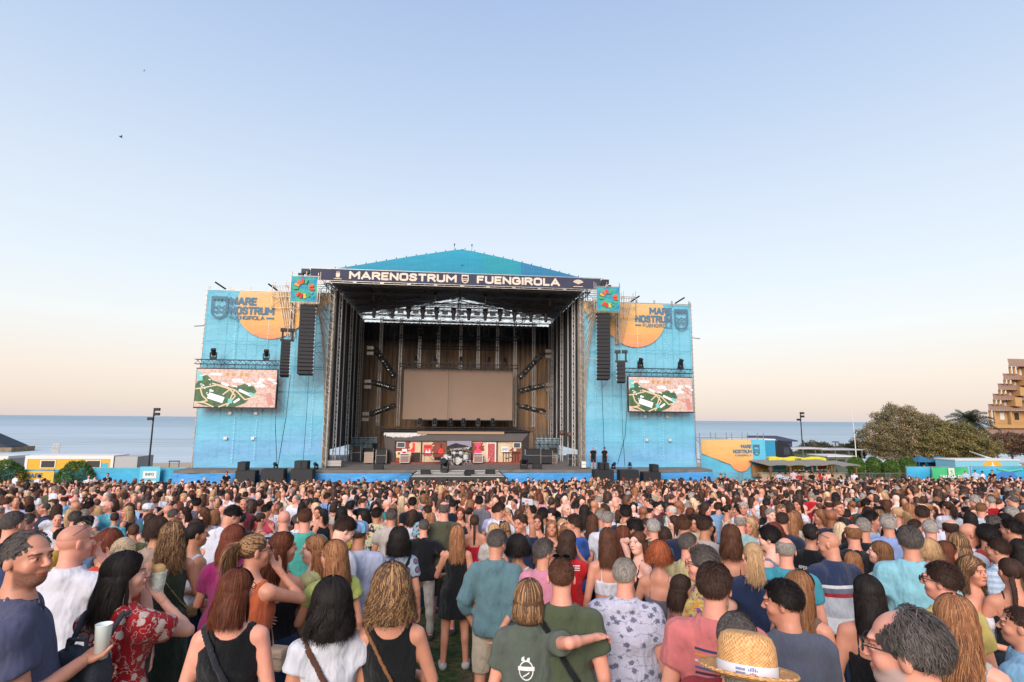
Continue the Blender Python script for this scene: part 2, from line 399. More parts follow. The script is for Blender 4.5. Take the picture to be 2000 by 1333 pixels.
def skeleton(p):
 """posed joints and primitive lists of one figure; p: dict"""
 sex = p.get('sex', 'm'); g = p.get('girth', 1.0); fat = p.get('fat', 0.0); lod = p.get('lod', 0)
 sw = .176 if sex == 'm' else .150; sw *= .75 + .25 * g
 lean = p.get('lean', 0)                        # forward bend of the upper body, degrees
 side = p.get('side', 0)
 RL = rotm(0, -lean, side); piv = v3(0, 0, .98)
 T = lambda q: piv + RL @ (np.array(q, float) - piv)
 torso = [(ell(T((0, .0, 1.225)), (sw * .90 * g, .105 * g, .185), RL), '+', .04), (cap(T((0, -.015, 1.405)), T((sw * .80, -.012, 1.355)), .060, .054), '+', .04), (cap(T((0, -.015, 1.405)), T((-sw * .80, -.012, 1.355)), .060, .054), '+', .03),
    (cap(T((0, -.02, 1.40)), T((0, -.018, 1.47)), .062, .050), '+', .05), (ell(T((0, .005, 1.06)), (.142 * g if sex == 'm' else .125 * g, .098 * g, .15), RL), '+', .05),
    (ell((0, 0, .93)), '+', .05) if False else (ell((0, 0, .935), (.168 * (.8 + .2 * g), .112 * (.7 + .3 * g), .115)), '+', .05)]
 for s in (-1, 1): torso.append((ell((s * .075, -.055, .90), (.085, .075, .09)), '+', .03))
 if fat: torso.append((ell(T((0, .04, 1.04)), (.15 * g, .10 + fat, .15), RL), '+', .05))
 if sex == 'f':
  for s in (-1, 1): torso.append((ell(T((s * .070, .070, 1.225)), (.060, .055, .066), RL), '+', .05))
 st = p.get('stance', .10); legs = []
 for s in (-1, 1):
  fy = p.get('stride', 0) * s
  hip, knee, ank = v3(s * .09, 0, .90), v3(s * (.09 + st * .3), .015 + fy * .5, .49), v3(s * (.09 + st * .5), -.01 + fy, .09)
  th = .088 if sex == 'm' else .092
  legs += [(cap(hip, knee, th * (.7 + .3 * g), .056), '+', .03), (cap(knee, ank, .054, .036), '+', .02), (ell(knee + (ank - knee) * .3 + v3(0, -.022, 0), (.048, .048, .11)), '+', .02)]
  legs += [(cap(ank + v3(0, -.02, -.045), ank + v3(s * .02, .13, -.062), .042, .034), '+', .02)]
 hy, hp, hr = p.get('head', (0, 0, 0)) if isinstance(p.get('head', 0), tuple) else (p.get('head', 0), 0, 0)
 M = RL @ rotm(hy * .9, hp, hr) if lean == 0 else rotm(0, -lean * .6, side * .7) @ rotm(hy * .9, hp, hr)
 nb = T((0, -.018, 1.45)); hc = nb + M @ v3(0, .018, .055) + v3(0, .012, .095)
 neck = [(cap(nb, hc + M @ v3(0, -.026, -.045), .056 if sex == 'm' else .048, .052 if sex == 'm' else .045), '+', .02)]
 hpz = head_prims(hc, M, sex, p.get('jowl', 0), lod)
 arms = []; wrists = []
 for s, key in ((-1, 'L'), (1, 'R')):
  a = p.get(key, 'hang'); tgt, pole, hk = ARMS[a] if isinstance(a, str) else a
  S = T((s * sw, -.01, 1.352)); W = v3(tgt[0] * s, tgt[1], tgt[2])
  if a in ('hang',): W[0] = s * (sw + .095 + .05 * (g - 1))
  E_, W = ik(S, W, .285, .25, v3(pole[0] * s, pole[1], pole[2]))
  k = (.86 if sex == 'f' else 1) * (.6 + .4 * g)
  ua = [(cap(S, E_, .052 * k, .040 * k), '+', .03)]; fa = [(cap(E_, W, .039 * k, .026 * k), '+', .006), (ell(E_ + (W - E_) * .25, (.042 * k,) * 3), '+', .006)]
  arms.append((ua, fa)); wrists.append((S, E_, W, hk, s))
 return dict(torso=torso, legs=legs, neck=neck, headp=hpz, arms=arms, wr=wrists, hc=hc, M=M * HK, RL=RL, T=T, sw=sw, g=g, sex=sex, nb=nb, p=p)
def sk_axes(S, fine=.0062, coarse=.02, zmin=-.02, inflate=.0):
 allp = S['torso'] + S['legs'] + S['neck'] + S['headp'] + sum([a + b for a, b in S['arms']], [])
 lo = np.min([pbox(q[0], .04 + inflate)[0] for q in allp], 0); hi = np.max([pbox(q[0], .04 + inflate)[1] for q in allp], 0)
 c = S['hc']; r = (.10, .125, .135)
 return tuple(grid_axis(max(lo[i], zmin - .05) if i == 2 else lo[i], hi[i], coarse, ((c[i] - r[i], c[i] + r[i], fine),) if fine else ()) for i in range(3))
def place_hand(S, E_, W, kind, s, M0=None, spin=0):
 V, Q = hand_mesh(kind); V = V.copy()
 if s < 0: V[:, 0] *= -1; Q = Q[:, ::-1]
 z = (E_ - W); z /= np.linalg.norm(z)
 up = v3(0, 1, 0) if abs(z[1]) < .8 else v3(0, 0, 1)
 x = np.cross(up, z); x /= np.linalg.norm(x); y = np.cross(z, x)
 B = np.stack([x, y, z], 1)
 if spin: B = B @ np.array(Matrix.Rotation(R(spin * s), 3, 'Z'))
 return (V * .97) @ B.T + W, Q, B
def body_mesh(S, name='person', fine=.0062, coarse=.02):
 p = S['p']; ax = sk_axes(S, fine, coarse)
 hands = p.get('lod', 0) == 0
 pr = S['torso'] + S['legs'] + S['neck'] + sum([a + b for a, b in S['arms']], []) + S['headp']
 if not hands: pr = pr + [(ell(w_[2] + (w_[2] - w_[1]) * .30, (.03, .035, .045)), '+', .02) for w_ in S['wr']]
 V, Q = nets(field(pr, ax), ax)
 fe = face_feat(V, S['hc'], S['M'] / HK, S['sex'], p.get('beard', 0), p.get('stubble', 0), p.get('smile', 0))
 S['handB'] = []
 if hands:
  Vs, Qs, Fs, n = [V], [Q], [fe], len(V)
  for (a, E_, W, hk, s) in S['wr']:
   hv, hq, B = place_hand(a, E_, W, hk, s, spin=p.get('spinR' if s > 0 else 'spinL', 0)); S['handB'].append((W, B))
   Vs.append(hv); Qs.append(hq + n); Fs.append(np.ones((len(hv), 3))); n += len(hv)
  V, Q, fe = np.concatenate(Vs), np.concatenate(Qs), np.concatenate(Fs)
 return mesh_np(name, V, Q, MAT['skin'], feat=fe)
def wrinkle(ax, amp, seed):
 rs = np.random.RandomState(seed); X, Y, Z = ax[0][:, None, None], ax[1][None, :, None], ax[2][None, None, :]; F = 0
 for _ in range(5):
  a = rs.uniform(-1, 1, 2) * 16; fz = rs.choice([14, 22, 30, 38]) * rs.choice([-1, 1]); F = F + np.sin(X * a[0] + Y * a[1] + Z * fz + rs.uniform(0, 6) + 1.5 * np.sin(X * rs.uniform(5, 14) + Z * 6 + rs.uniform(0, 6)))
 return F * amp / 3
def half(ax, n, c):      # plane n.p < c kept
 X, Y, Z = ax; return n[0] * X[:, None, None] + n[1] * Y[None, :, None] + n[2] * Z[None, None, :] - c
def top_mesh(S, kind, name, seed=0, coarse=.017, hem=None):
 g = S['g']; T = S['T']; sex = S['sex']; RL = S['RL']; sw = S['sw']
 loose = {'tee': .016, 'polo': .016, 'shirt': .020, 'longsleeve': .018, 'tank': .011, 'cami': .010, 'blouse': .018, 'dress': .012, 'strapless': .010, 'crop': .010}[kind]
 ax = sk_axes(S, None, coarse, inflate=.05)
 base = [q for q in S['torso']]
 if kind in ('tee', 'polo', 'shirt', 'blouse', 'longsleeve'):
  base = base + [(ell(T((0, .005, 1.06)), (sw * .84 * g, .108 * g, .24), RL), '+', .04), (ell(T((0, .0, .90)), (.178 * g, .126 * g, .22), RL), '+', .06)]
 sl = {'tee': .56, 'polo': .60, 'shirt': .62, 'longsleeve': 1.0, 'blouse': .30, 'dress': 0, 'tank': 0, 'cami': 0, 'strapless': 0, 'crop': 0}[kind]
 F = field(base, ax, loose)
 if sl:
  for (ua, fa), (s0, E_, W, hk, s) in zip(S['arms'], S['wr']):
   end = s0 + (E_ - s0) * min(sl, 1); k = .86 if sex == 'f' else 1
   A = field([(cap(s0, end + (end - s0) * .2, .054 * k * (.6 + .4 * g) + loose + .006, .048 * k * (.6 + .4 * g) + loose + (.010 if kind != 'blouse' else .025)), '+', .02)], ax)
   n = (E_ - s0); n /= np.linalg.norm(n); A = np.maximum(A, half(ax, n, n @ end))
   h = np.maximum(.04 - np.abs(F - A), 0) / .04; F = np.minimum(F, A) - h * h * .01
   if kind == 'longsleeve':
    e2 = E_ + (W - E_) * .45; A = field([(cap(E_, e2, .058 * k, .048 * k), '+', .02)], ax); n2 = (W - E_) / np.linalg.norm(W - E_); A = np.maximum(A, half(ax, n2, n2 @ e2)); F = np.minimum(F, A)
 F = F + wrinkle(ax, .0040 if kind in ('tank', 'cami', 'strapless', 'crop', 'dress') else .0080, seed)
 U = RL @ v3(0, 0, 1)
 hz = hem if hem is not None else {'tank': .96, 'cami': .96, 'crop': 1.10, 'dress': .98, 'strapless': .96, 'longsleeve': .82}.get(kind, .86)
 F = np.maximum(F, half(ax, -U, -U @ T((0, 0, hz))))
 nb = S['nb']
 if kind in ('tee', 'polo', 'shirt', 'blouse', 'longsleeve'):
  nk = {'blouse': .085, 'tee': .068}.get(kind, .060)
  N_ = field([(cap(nb + RL @ v3(0, .035 if kind in ('tee', 'blouse') else .02, -.045 if kind in ('tee', 'blouse') else -.02), nb + RL @ v3(0, -.01, .12), nk, nk + .012), '+', .0)], ax); F = np.maximum(F, -N_)
  F = np.maximum(F, half(ax, U, U @ T((0, 0, 1.47))))
  if kind in ('polo', 'shirt'):
   C = field([(cap(nb + RL @ v3(0, .025, -.028), nb + RL @ v3(0, -.004, .028), .082 if sex == 'm' else .072, .070), '+', 0)], ax)
   I = field([(cap(nb + RL @ v3(0, .03, -.06), nb + RL @ v3(0, -.004, .08), .066, .060), '+', 0)], ax); F = np.minimum(F, np.maximum(np.maximum(C, -I), half(ax, U, U @ (nb + RL @ v3(0, 0, .022)))))
 elif kind == 'tank' or kind == 'dress':
  for s in (-1, 1): F = np.maximum(F, -field([(cap(T((s * (sw + .015), -.1, 1.37)), T((s * (sw + .015), .1, 1.37)), .060, .060), '+', 0), (cap(T((s * (sw + .05), -.1, 1.26)), T((s * (sw + .05), .1, 1.26)), .055), '+', .0)], ax))
  F = np.maximum(F, -field([(cap(T((0, -.2, 1.46)), T((0, -.03, 1.46)), .092), '+', 0), (cap(T((0, .2, 1.43)), T((0, .0, 1.44)), .095), '+', 0)], ax))
 else:
  top = {'cami': 1.26, 'crop': 1.26, 'strapless': 1.27}[kind]
  St = 10 * np.ones_like(F)
  if kind != 'strapless':
   sh = field(base, ax, .006)
   for s in (-1, 1): St = np.minimum(St, np.maximum(sh, np.abs(half(ax, RL @ v3(1, 0, 0), (RL @ v3(1, 0, 0)) @ T((s * sw * .55, 0, 1.3)))) - .009))
   St = np.maximum(St, -half(ax, U, U @ T((0, 0, top - .02))))
  F = np.maximum(F, half(ax, RL @ v3(0, -.28, 1), (RL @ v3(0, -.28, 1)) @ T((0, 0, top)))); F = np.minimum(F, St)
 F = np.maximum(F, -field([(q[0], q[1], q[2]) for q in S['neck']], ax))
 V, Q = nets(F, ax); V = relax(V, Q, 2, .4)
 return mesh_np(name, V, Q, None)
def bottom_mesh(S, kind, name, seed=0, coarse=.018):
 ax = sk_axes(S, None, coarse, inflate=.05); g = S['g']
 if kind in ('jeans', 'shorts', 'trousers'):
  F = field(S['torso'][4:] + S['legs'], ax, .012)
  F = np.minimum(F, field([(q[0], q[1], q[2]) for q in S['legs'] if q[0][0] == 'c' and q[0][1][2] > .3], ax, .014 if kind == 'jeans' else .026))
  lo = {'jeans': .09, 'trousers': .08, 'shorts': .50}[kind]
 else:
  F = field(S['torso'][4:] + [q for q in S['legs'] if q[0][1][2] > .8], ax, .012); lo = {'skirt': .52, 'longskirt': .14, 'dressskirt': .62}[kind]
  X, Y, Z = ax[0][:, None, None], ax[1][None, :, None], ax[2][None, None, :]
  t = np.clip((.95 - Z) / .6, 0, 1.4); fl = .10 if kind != 'longskirt' else .06
  ang = np.arctan2(Y, X); rr = 1 + .04 * t * np.sin(ang * 9 + seed)
  C = (np.sqrt((X / (.165 + fl * t)) ** 2 + (Y / (.125 + fl * t)) ** 2) / rr - 1) * .12
  C = np.maximum(C, Z - .96); F = np.minimum(F, C)
 F = F + wrinkle(ax, .004, seed + 7)
 Z = ax[2][None, None, :]
 F = np.maximum(np.maximum(F, Z - 1.0 + 0 * F), lo - Z + 0 * F)
 V, Q = nets(F, ax); V = relax(V, Q, 1, .35)
 return mesh_np(name, V, Q, None)
def strap_mesh(S, name, p0, p1, w=.016, off=.030):
 """belt of a cross-body bag: slab through shoulder point p0 and hip point p1 round the torso"""
 T = S['T']; a = T(p0); b = T(p1); d = b - a; n = np.cross(d, v3(0, 1, 0)); n /= np.linalg.norm(n)
 ax = sk_axes(S, None, .009, inflate=.05)
 base = S['torso'] + [(ell(T((0, .01, 1.08)), (S['sw'] * .88 * S['g'], .112 * S['g'], .26), S['RL']), '+', .04)]
 F0 = field(base, ax, off); F = np.maximum(np.maximum(F0, -(F0 + .012)), np.abs(half(ax, n, n @ a)) - w)
 F = np.maximum(F, b[2] - ax[2][None, None, :] + 0 * F)
 V, Q = nets(F, ax); V = relax(V, Q, 2, .5); return mesh_np(name, V, Q, None)
# ---- hair: a meshed mass plus many fine ribbons, in the head's own frame
RX, RY, RZ = .0795, .0985, .0900; HC = v3(0, -.016, .034)
def ellp(th, ph, off=0.0):     # th from the back of the head, + towards the right ear
 return np.stack([(RX + off) * np.sin(th) * np.cos(ph), -(RY + off) * np.cos(th) * np.cos(ph), (RZ + off) * np.sin(ph)], -1) + HC
def ribbons(P, wd, tone, outw=None):
 """P (n,k,3) paths -> ribbons"""
 n, k, _ = P.shape; d = np.gradient(P, axis=1); c = P - HC * 1.0; c[..., 2] *= .35
 s = np.cross(d, c); s /= np.linalg.norm(s, axis=2, keepdims=True) + 1e-9
 tw = wd[:, None, None] * np.linspace(1, .35, k)[None, :, None] if np.ndim(wd) else wd * np.linspace(1, .35, k)[None, :, None]
 V = np.stack([P - s * tw, P + s * tw], 2).reshape(-1, 3)
 i = np.arange(n)[:, None] * k * 2 + np.arange(k - 1)[None] * 2
 Q = np.stack([i, i + 1, i + 3, i + 2], -1).reshape(-1, 4)
 return V, Q, np.repeat(tone, k * 2)
def face_clear(P):             # push hair out of the face
 L = P; f = (L[..., 1] > .045) & (L[..., 2] < .062) & (np.abs(L[..., 0]) < .074)
 L[..., 0] = np.where(f, np.sign(L[..., 0] + 1e-6) * .076, L[..., 0]); L[..., 1] = np.where(f, np.minimum(L[..., 1], .05), L[..., 1]); return L
HAIRC = {}
def hair_mesh(style, n=900, L=.30, seed=0, wave=0.0, curl=0.0, vol=0.0, wd=.0028, k=10):
 """style: short buzz receding ring long bob curly tail bun afro braid twin"""
 rs = np.random.RandomState(seed + 11); prims = []; rib = []
 capm = [(ell(HC, (RX - .002 + vol, RY - .002 + vol, RZ - .002 + vol)), '+', .0)]
 cut = [(ell((0, .118, -.020), (.080, .085, .105)), '-', .01), (ell((0, .035, -.10), (.095, .085, .095)), '-', .01)]
 def shortribs(n, ln, lift, lo_back=-.55, top=True, thf=math.pi, ph_front=.62):
  th = rs.uniform(-thf, thf, n); ph = np.arcsin(rs.uniform(-.55, .999, n)); at = np.abs(th)
  need = np.interp(at, [0, .9, 1.5, 1.75, 2.1, 2.6, math.pi], [lo_back, lo_back + .1, -.14, -.02, .24, ph_front - .14, ph_front - .04])
  ok = ph > need; th, ph, at = th[ok], ph[ok], at[ok]; m = len(th); P0 = ellp(th, ph, vol * .8)
  nrm = (P0 - HC) / v3(RX**2, RY**2, RZ**2); nrm /= np.linalg.norm(nrm, axis=1, keepdims=True)
  down = np.stack([np.sin(th) * .5, np.where(at > 2, -.9, -.3), -.9 + 0 * th], 1) + rs.normal(0, .28, (m, 3))
  down -= nrm * (down * nrm).sum(1, keepdims=True); down /= np.linalg.norm(down, axis=1, keepdims=True)
  t = np.linspace(0, 1, 4)[None, :, None]; ll = (ln * rs.uniform(.6, 1.2, m))[:, None, None]
  P = P0[:, None] + nrm[:, None] * (.001 + lift * ll * np.sin(t * 2.2)) + down[:, None] * t * ll
  return P
 if style in ('short', 'receding', 'buzz', 'ring', 'untidy'):
  pr = [(ell(HC, (RX - .003 + vol * .6, RY - .003 + vol * .6, RZ - .0035 + vol * .6)), '+', .0)]
  pr += cut
  if style in ('receding', 'untidy'): pr += [(ell((0, .07, .115), (.060, .060, .055)), '-', .01)]
  if style == 'untidy': pr += [(ell((0, .06, .105), (.068, .075, .070)), '-', .01)]
  if style == 'ring': pr += [(ell((0, .02, .14), (.074, .115, .095)), '-', .01)]
  prims = pr
  if style != 'buzz' or True:
   P = shortribs(int(n * 1.8), {'short': .030, 'untidy': .030, 'ring': .018, 'receding': .020}.get(style, .012), {'short': .42, 'untidy': .26}.get(style, .32))
   top = P[:, 0]
   if style in ('receding', 'untidy'): P = P[~((top[:, 1] > (.035 if style == 'receding' else .005)) & (np.abs(top[:, 0]) < .058))]
   if style == 'ring': P = P[top[:, 2] < .075]
   if style == 'buzz': P = P[:, :2] if False else P
   rib.append(P)
 elif style in ('long', 'bob', 'curly', 'afro'):
  th = rs.uniform(-1, 1, n) ** 1 * math.pi * .985; ph0 = np.arcsin(rs.uniform(.15, .995, n))
  at = np.abs(th); lim = 1.72
  ph_need = np.interp(at, [0, 1.6, 2.2, math.pi], [-.5, .0, .45, .70]); ph0 = np.maximum(ph0, ph_need)
  part = rs.normal(0, .05, n)
  t = np.linspace(0, 1, k); HP = []
  te = np.sign(th) * np.minimum(at, lim - rs.uniform(0, .25, n))
  lay = rs.uniform(0, 1, n)
  Ls = L * rs.uniform(.78, 1.04, n)
  arc = .42 if L > .12 else .6
  for j, tj in enumerate(t):
   a = min(tj / arc, 1.0); tt = th + (te - th) * a ** .8; pe = -.25
   ph = ph0 + (pe - ph0) * a
   q = ellp(tt, ph, vol + lay * .007 + .002)
   if tj > arc:
    b = (tj - arc) / (1 - arc); q[:, 2] -= b * Ls
    q[:, 0] *= 1 + (.22 + 1.2 * vol) * b * (1 - .45 * b)
    back = np.cos(te) > -.1
    q[:, 1] += np.where(back, -.035 * min(1, b * 1.5) * min(1, L / .2), .01 * b)
   HP.append(q)
  P = np.stack(HP, 1)
  if wave or curl:
   ph = rs.uniform(0, 6.28, (n, 1)); s = t[None] * (L + .12)
   grp = np.round(th * 3.2)[:, None] * 1.7 + ph * .35
   am = np.clip((t[None] - .2) * 2.2, .12, 1)
   if wave:
    P[..., 0] += wave * am * np.sin(s * 38 + grp); P[..., 1] += wave * .7 * am * np.cos(s * 38 + grp * 1.3); P += am[..., None] * wave * .25 * rs.normal(0, 1, (n, 1, 3))
   if curl:
    fq = 75 + 25 * rs.rand(n, 1); P[..., 0] += curl * am * np.sin(s * fq + ph); P[..., 1] += curl * am * np.cos(s * fq + ph); P[..., 2] += curl * .6 * am * np.sin(s * fq * .5 + ph)
    P += am[..., None] * curl * .8 * rs.normal(0, 1, (n, 1, 3))
  lk = np.sin(np.round(th * 6) * 12.9) * .006; P[..., 0] += lk[:, None] * t[None] * 1.5; P[..., 1] -= np.abs(lk)[:, None] * t[None]; P[:, -1, 2] += rs.normal(0, .012, n)
  P = face_clear(P); rib.append(P)
  prims = list(capm) + cut
  if L > .06:
   for s in (-1, 1): prims.append((cap((s * .072, -.03, -.01), (s * (.078 + vol * .8), -.045, -.04 - min(L, .30) * .62), .026 + vol * .8, .020 + vol * .5), '+', .03))
   prims.append((cap((0, -.075, -.01), (0, -.098, -.04 - min(L, .30) * .62), .036 + vol * .8, .03 + vol * .5), '+', .05))
   prims.append((cap((-.04, -.075, -.02), (-.05, -.095, -.04 - min(L, .30) * .60), .034 + vol * .8, .024 + vol * .5), '+', .05)); prims.append((cap((.04, -.075, -.02), (.05, -.095, -.04 - min(L, .30) * .60), .034 + vol * .8, .024 + vol * .5), '+', .05))
  prims.append((cap((0, .01, -.06), (0, -.01, -.22), .048, .052), '-', .01)); prims.append(cut[0])
 elif style in ('tail', 'bun', 'braid', 'twin'):
  prims = list(capm) + cut
  kn = v3(0, -.118, .055) if style == 'tail' else v3(0, -.115, .02) if style == 'bun' else v3(0, -.10, -.05)
  th = rs.uniform(-math.pi, math.pi, n); ph = np.arcsin(rs.uniform(-.5, .99, n)); at = np.abs(th)
  need = np.interp(at, [0, .9, 1.6, 2.1, 2.6, math.pi], [-.6, -.45, -.05, .3, .6, .68]); ok = ph > need; th, ph = th[ok], ph[ok]; m = len(th)
  a = ellp(th, ph, .003) - HC; ends = [(kn, 0)]
  if style == 'twin': tgt = np.where((a[:, 0] > 0)[:, None], v3(.055, -.085, -.03), v3(-.055, -.085, -.03)) - HC
  else: tgt = np.repeat((kn - HC)[None], m, 0)
  t = np.linspace(0, 1, 7)[None, :, None]; P = a[:, None] * (1 - t) + tgt[:, None] * t
  sc = np.sqrt((P[..., 0] / RX) ** 2 + (P[..., 1] / RY) ** 2 + (P[..., 2] / RZ) ** 2)[..., None]; P = P / sc * (1.03 + .04 * np.sin(t * 3)) + HC
  rib.append(P)
  if style == 'tail':
   m = n // 2; t = np.linspace(0, 1, 9); o = rs.normal(0, 1, (m, 3)) * v3(.014, .012, .010)
   Ls = L * rs.uniform(.7, 1, m); P = np.stack([kn + o * (1 + 1.2 * tj) + np.stack([0 * Ls, -.05 * np.sin(min(1, tj * 2) * 1.57) + 0 * Ls, .012 * math.sin(tj * 3) - Ls * tj ** 1.3], 1) for tj in t], 1)
   P[..., 0] += .006 * np.sin(t[None] * 9 + rs.uniform(0, 6, (m, 1))); rib.append(P)
   prims += [(cap(kn, kn + v3(0, -.045, -.02), .020, .026), '+', .01), (cap(kn + v3(0, -.045, -.02), kn + v3(0, -.05, -L * .75), .026, .016), '+', .02)]
  if style == 'bun':
   prims.append((ell(kn + v3(0, -.022, .0), (.042, .034, .040)), '+', .01)); m = n // 2
   c = kn + v3(0, -.022, 0); t = np.linspace(0, 3.6, 9); u = rs.normal(0, 1, (m, 3)); u /= np.linalg.norm(u, axis=1, keepdims=True); v = np.cross(u, rs.normal(0, 1, (m, 3))); v /= np.linalg.norm(v, axis=1, keepdims=True)
   rib.append(np.stack([c + (u * math.cos(q) + v * math.sin(q)) * v3(.045, .037, .043) for q in t], 1))
  if style in ('braid', 'twin'):
   for bx in ((0,) if style == 'braid' else (-.055, .055)):
    st = v3(bx, -.105, -.045) if style == 'braid' else v3(bx, -.095, -.03); ns = int(L / .022)
    for i in range(ns):
     c = st + v3(0, -.02 * min(i / 4, 1), -.022 * i); w_ = .019 * (1 - .4 * i / ns)
     for s in (-1, 1): prims.append((ell(c + v3(s * w_ * .55, 0, .011 * (s > 0)), (w_ * .62, w_ * .75, .019), rotm(0, 0, s * 35)), '+', .002))
 fine = .0075
 lo, hi = v3(-.2, -.22, -.16 - (L if style in ('long', 'bob', 'curly', 'afro', 'tail', 'braid', 'twin') else 0)), v3(.2, .14, .2)
 ax = tuple(grid_axis(lo[i], hi[i], fine if n >= 600 else .014) for i in range(3))
 F = field(prims, ax)
 X, Y, Z = ax[0][:, None, None], ax[1][None, :, None], ax[2][None, None, :]
 F = F + .0015 * np.sin(X * 220 + seed) * np.sin(Y * 190) + (.004 if curl or style == 'afro' else .0015) * np.sin(X * 120 + 3 * np.sin(Z * 60)) * np.sin(Y * 110 + Z * 90)
 V, Q = nets(F, ax); Vs, Qs, Ts, o = [V], [Q], [np.full(len(V), .38)], len(V)
 for P in rib:
  tone = np.clip(rs.normal(.5, .22, len(P)), 0, 1); rv, rq, rt = ribbons(P, rs.uniform(.6, 1.3, len(P)) * wd, tone); Vs.append(rv); Qs.append(rq + o); Ts.append(rt); o += len(rv)
 V, Q, Tn = np.concatenate(Vs), np.concatenate(Qs), np.concatenate(Ts)
 return mesh_np('hair', V, Q, MAT['hair'], feat=np.stack([Tn, Tn, Tn], 1))
HSTY = {  # name: (style, L, wave, curl, vol)
 'short': ('short', 0, 0, 0, .002), 'crop': ('buzz', 0, 0, 0, 0), 'receding': ('receding', 0, 0, 0, .002), 'untidy': ('untidy', 0, 0, 0, .003), 'ring': ('ring', 0, 0, 0, 0), 'quiff': ('short', 0, 0, 0, .010),
 'long': ('long', .25, .006, 0, .004), 'straight': ('long', .19, .003, 0, .003), 'verylong': ('long', .35, .009, 0, .009), 'wavy': ('long', .22, .014, .003, .016), 'bob': ('bob', .10, .003, 0, .008), 'midbob': ('bob', .15, .005, 0, .008),
 'bigwave': ('curly', .17, .015, .006, .028), 'curly': ('curly', .15, .006, .013, .028), 'curlylong': ('curly', .30, .010, .011, .014), 'afro': ('afro', .10, .004, .016, .035), 'shortcurl': ('afro', .05, .004, .013, .016),
 'tail': ('tail', .24, 0, 0, .001), 'bun': ('bun', 0, 0, 0, .001), 'braid': ('braid', .34, 0, 0, .001), 'twin': ('twin', .30, 0, 0, .001)}
def hair(style, lod=1, seed=0):
 """lod 0 close, 1 middle, 2 far"""
 key = (style, lod, seed)
 if key not in HAIRC:
  st, L, wv, cu, vo = HSTY[style]
  n, wd, k = ((2600, .0020, 14), (1000, .0032, 10), (160, .0085, 7))[lod]
  HAIRC[key] = hair_mesh(st, n=n, L=L, seed=seed, wave=wv, curl=cu, vol=vo, wd=wd, k=k)
 return HAIRC[key]
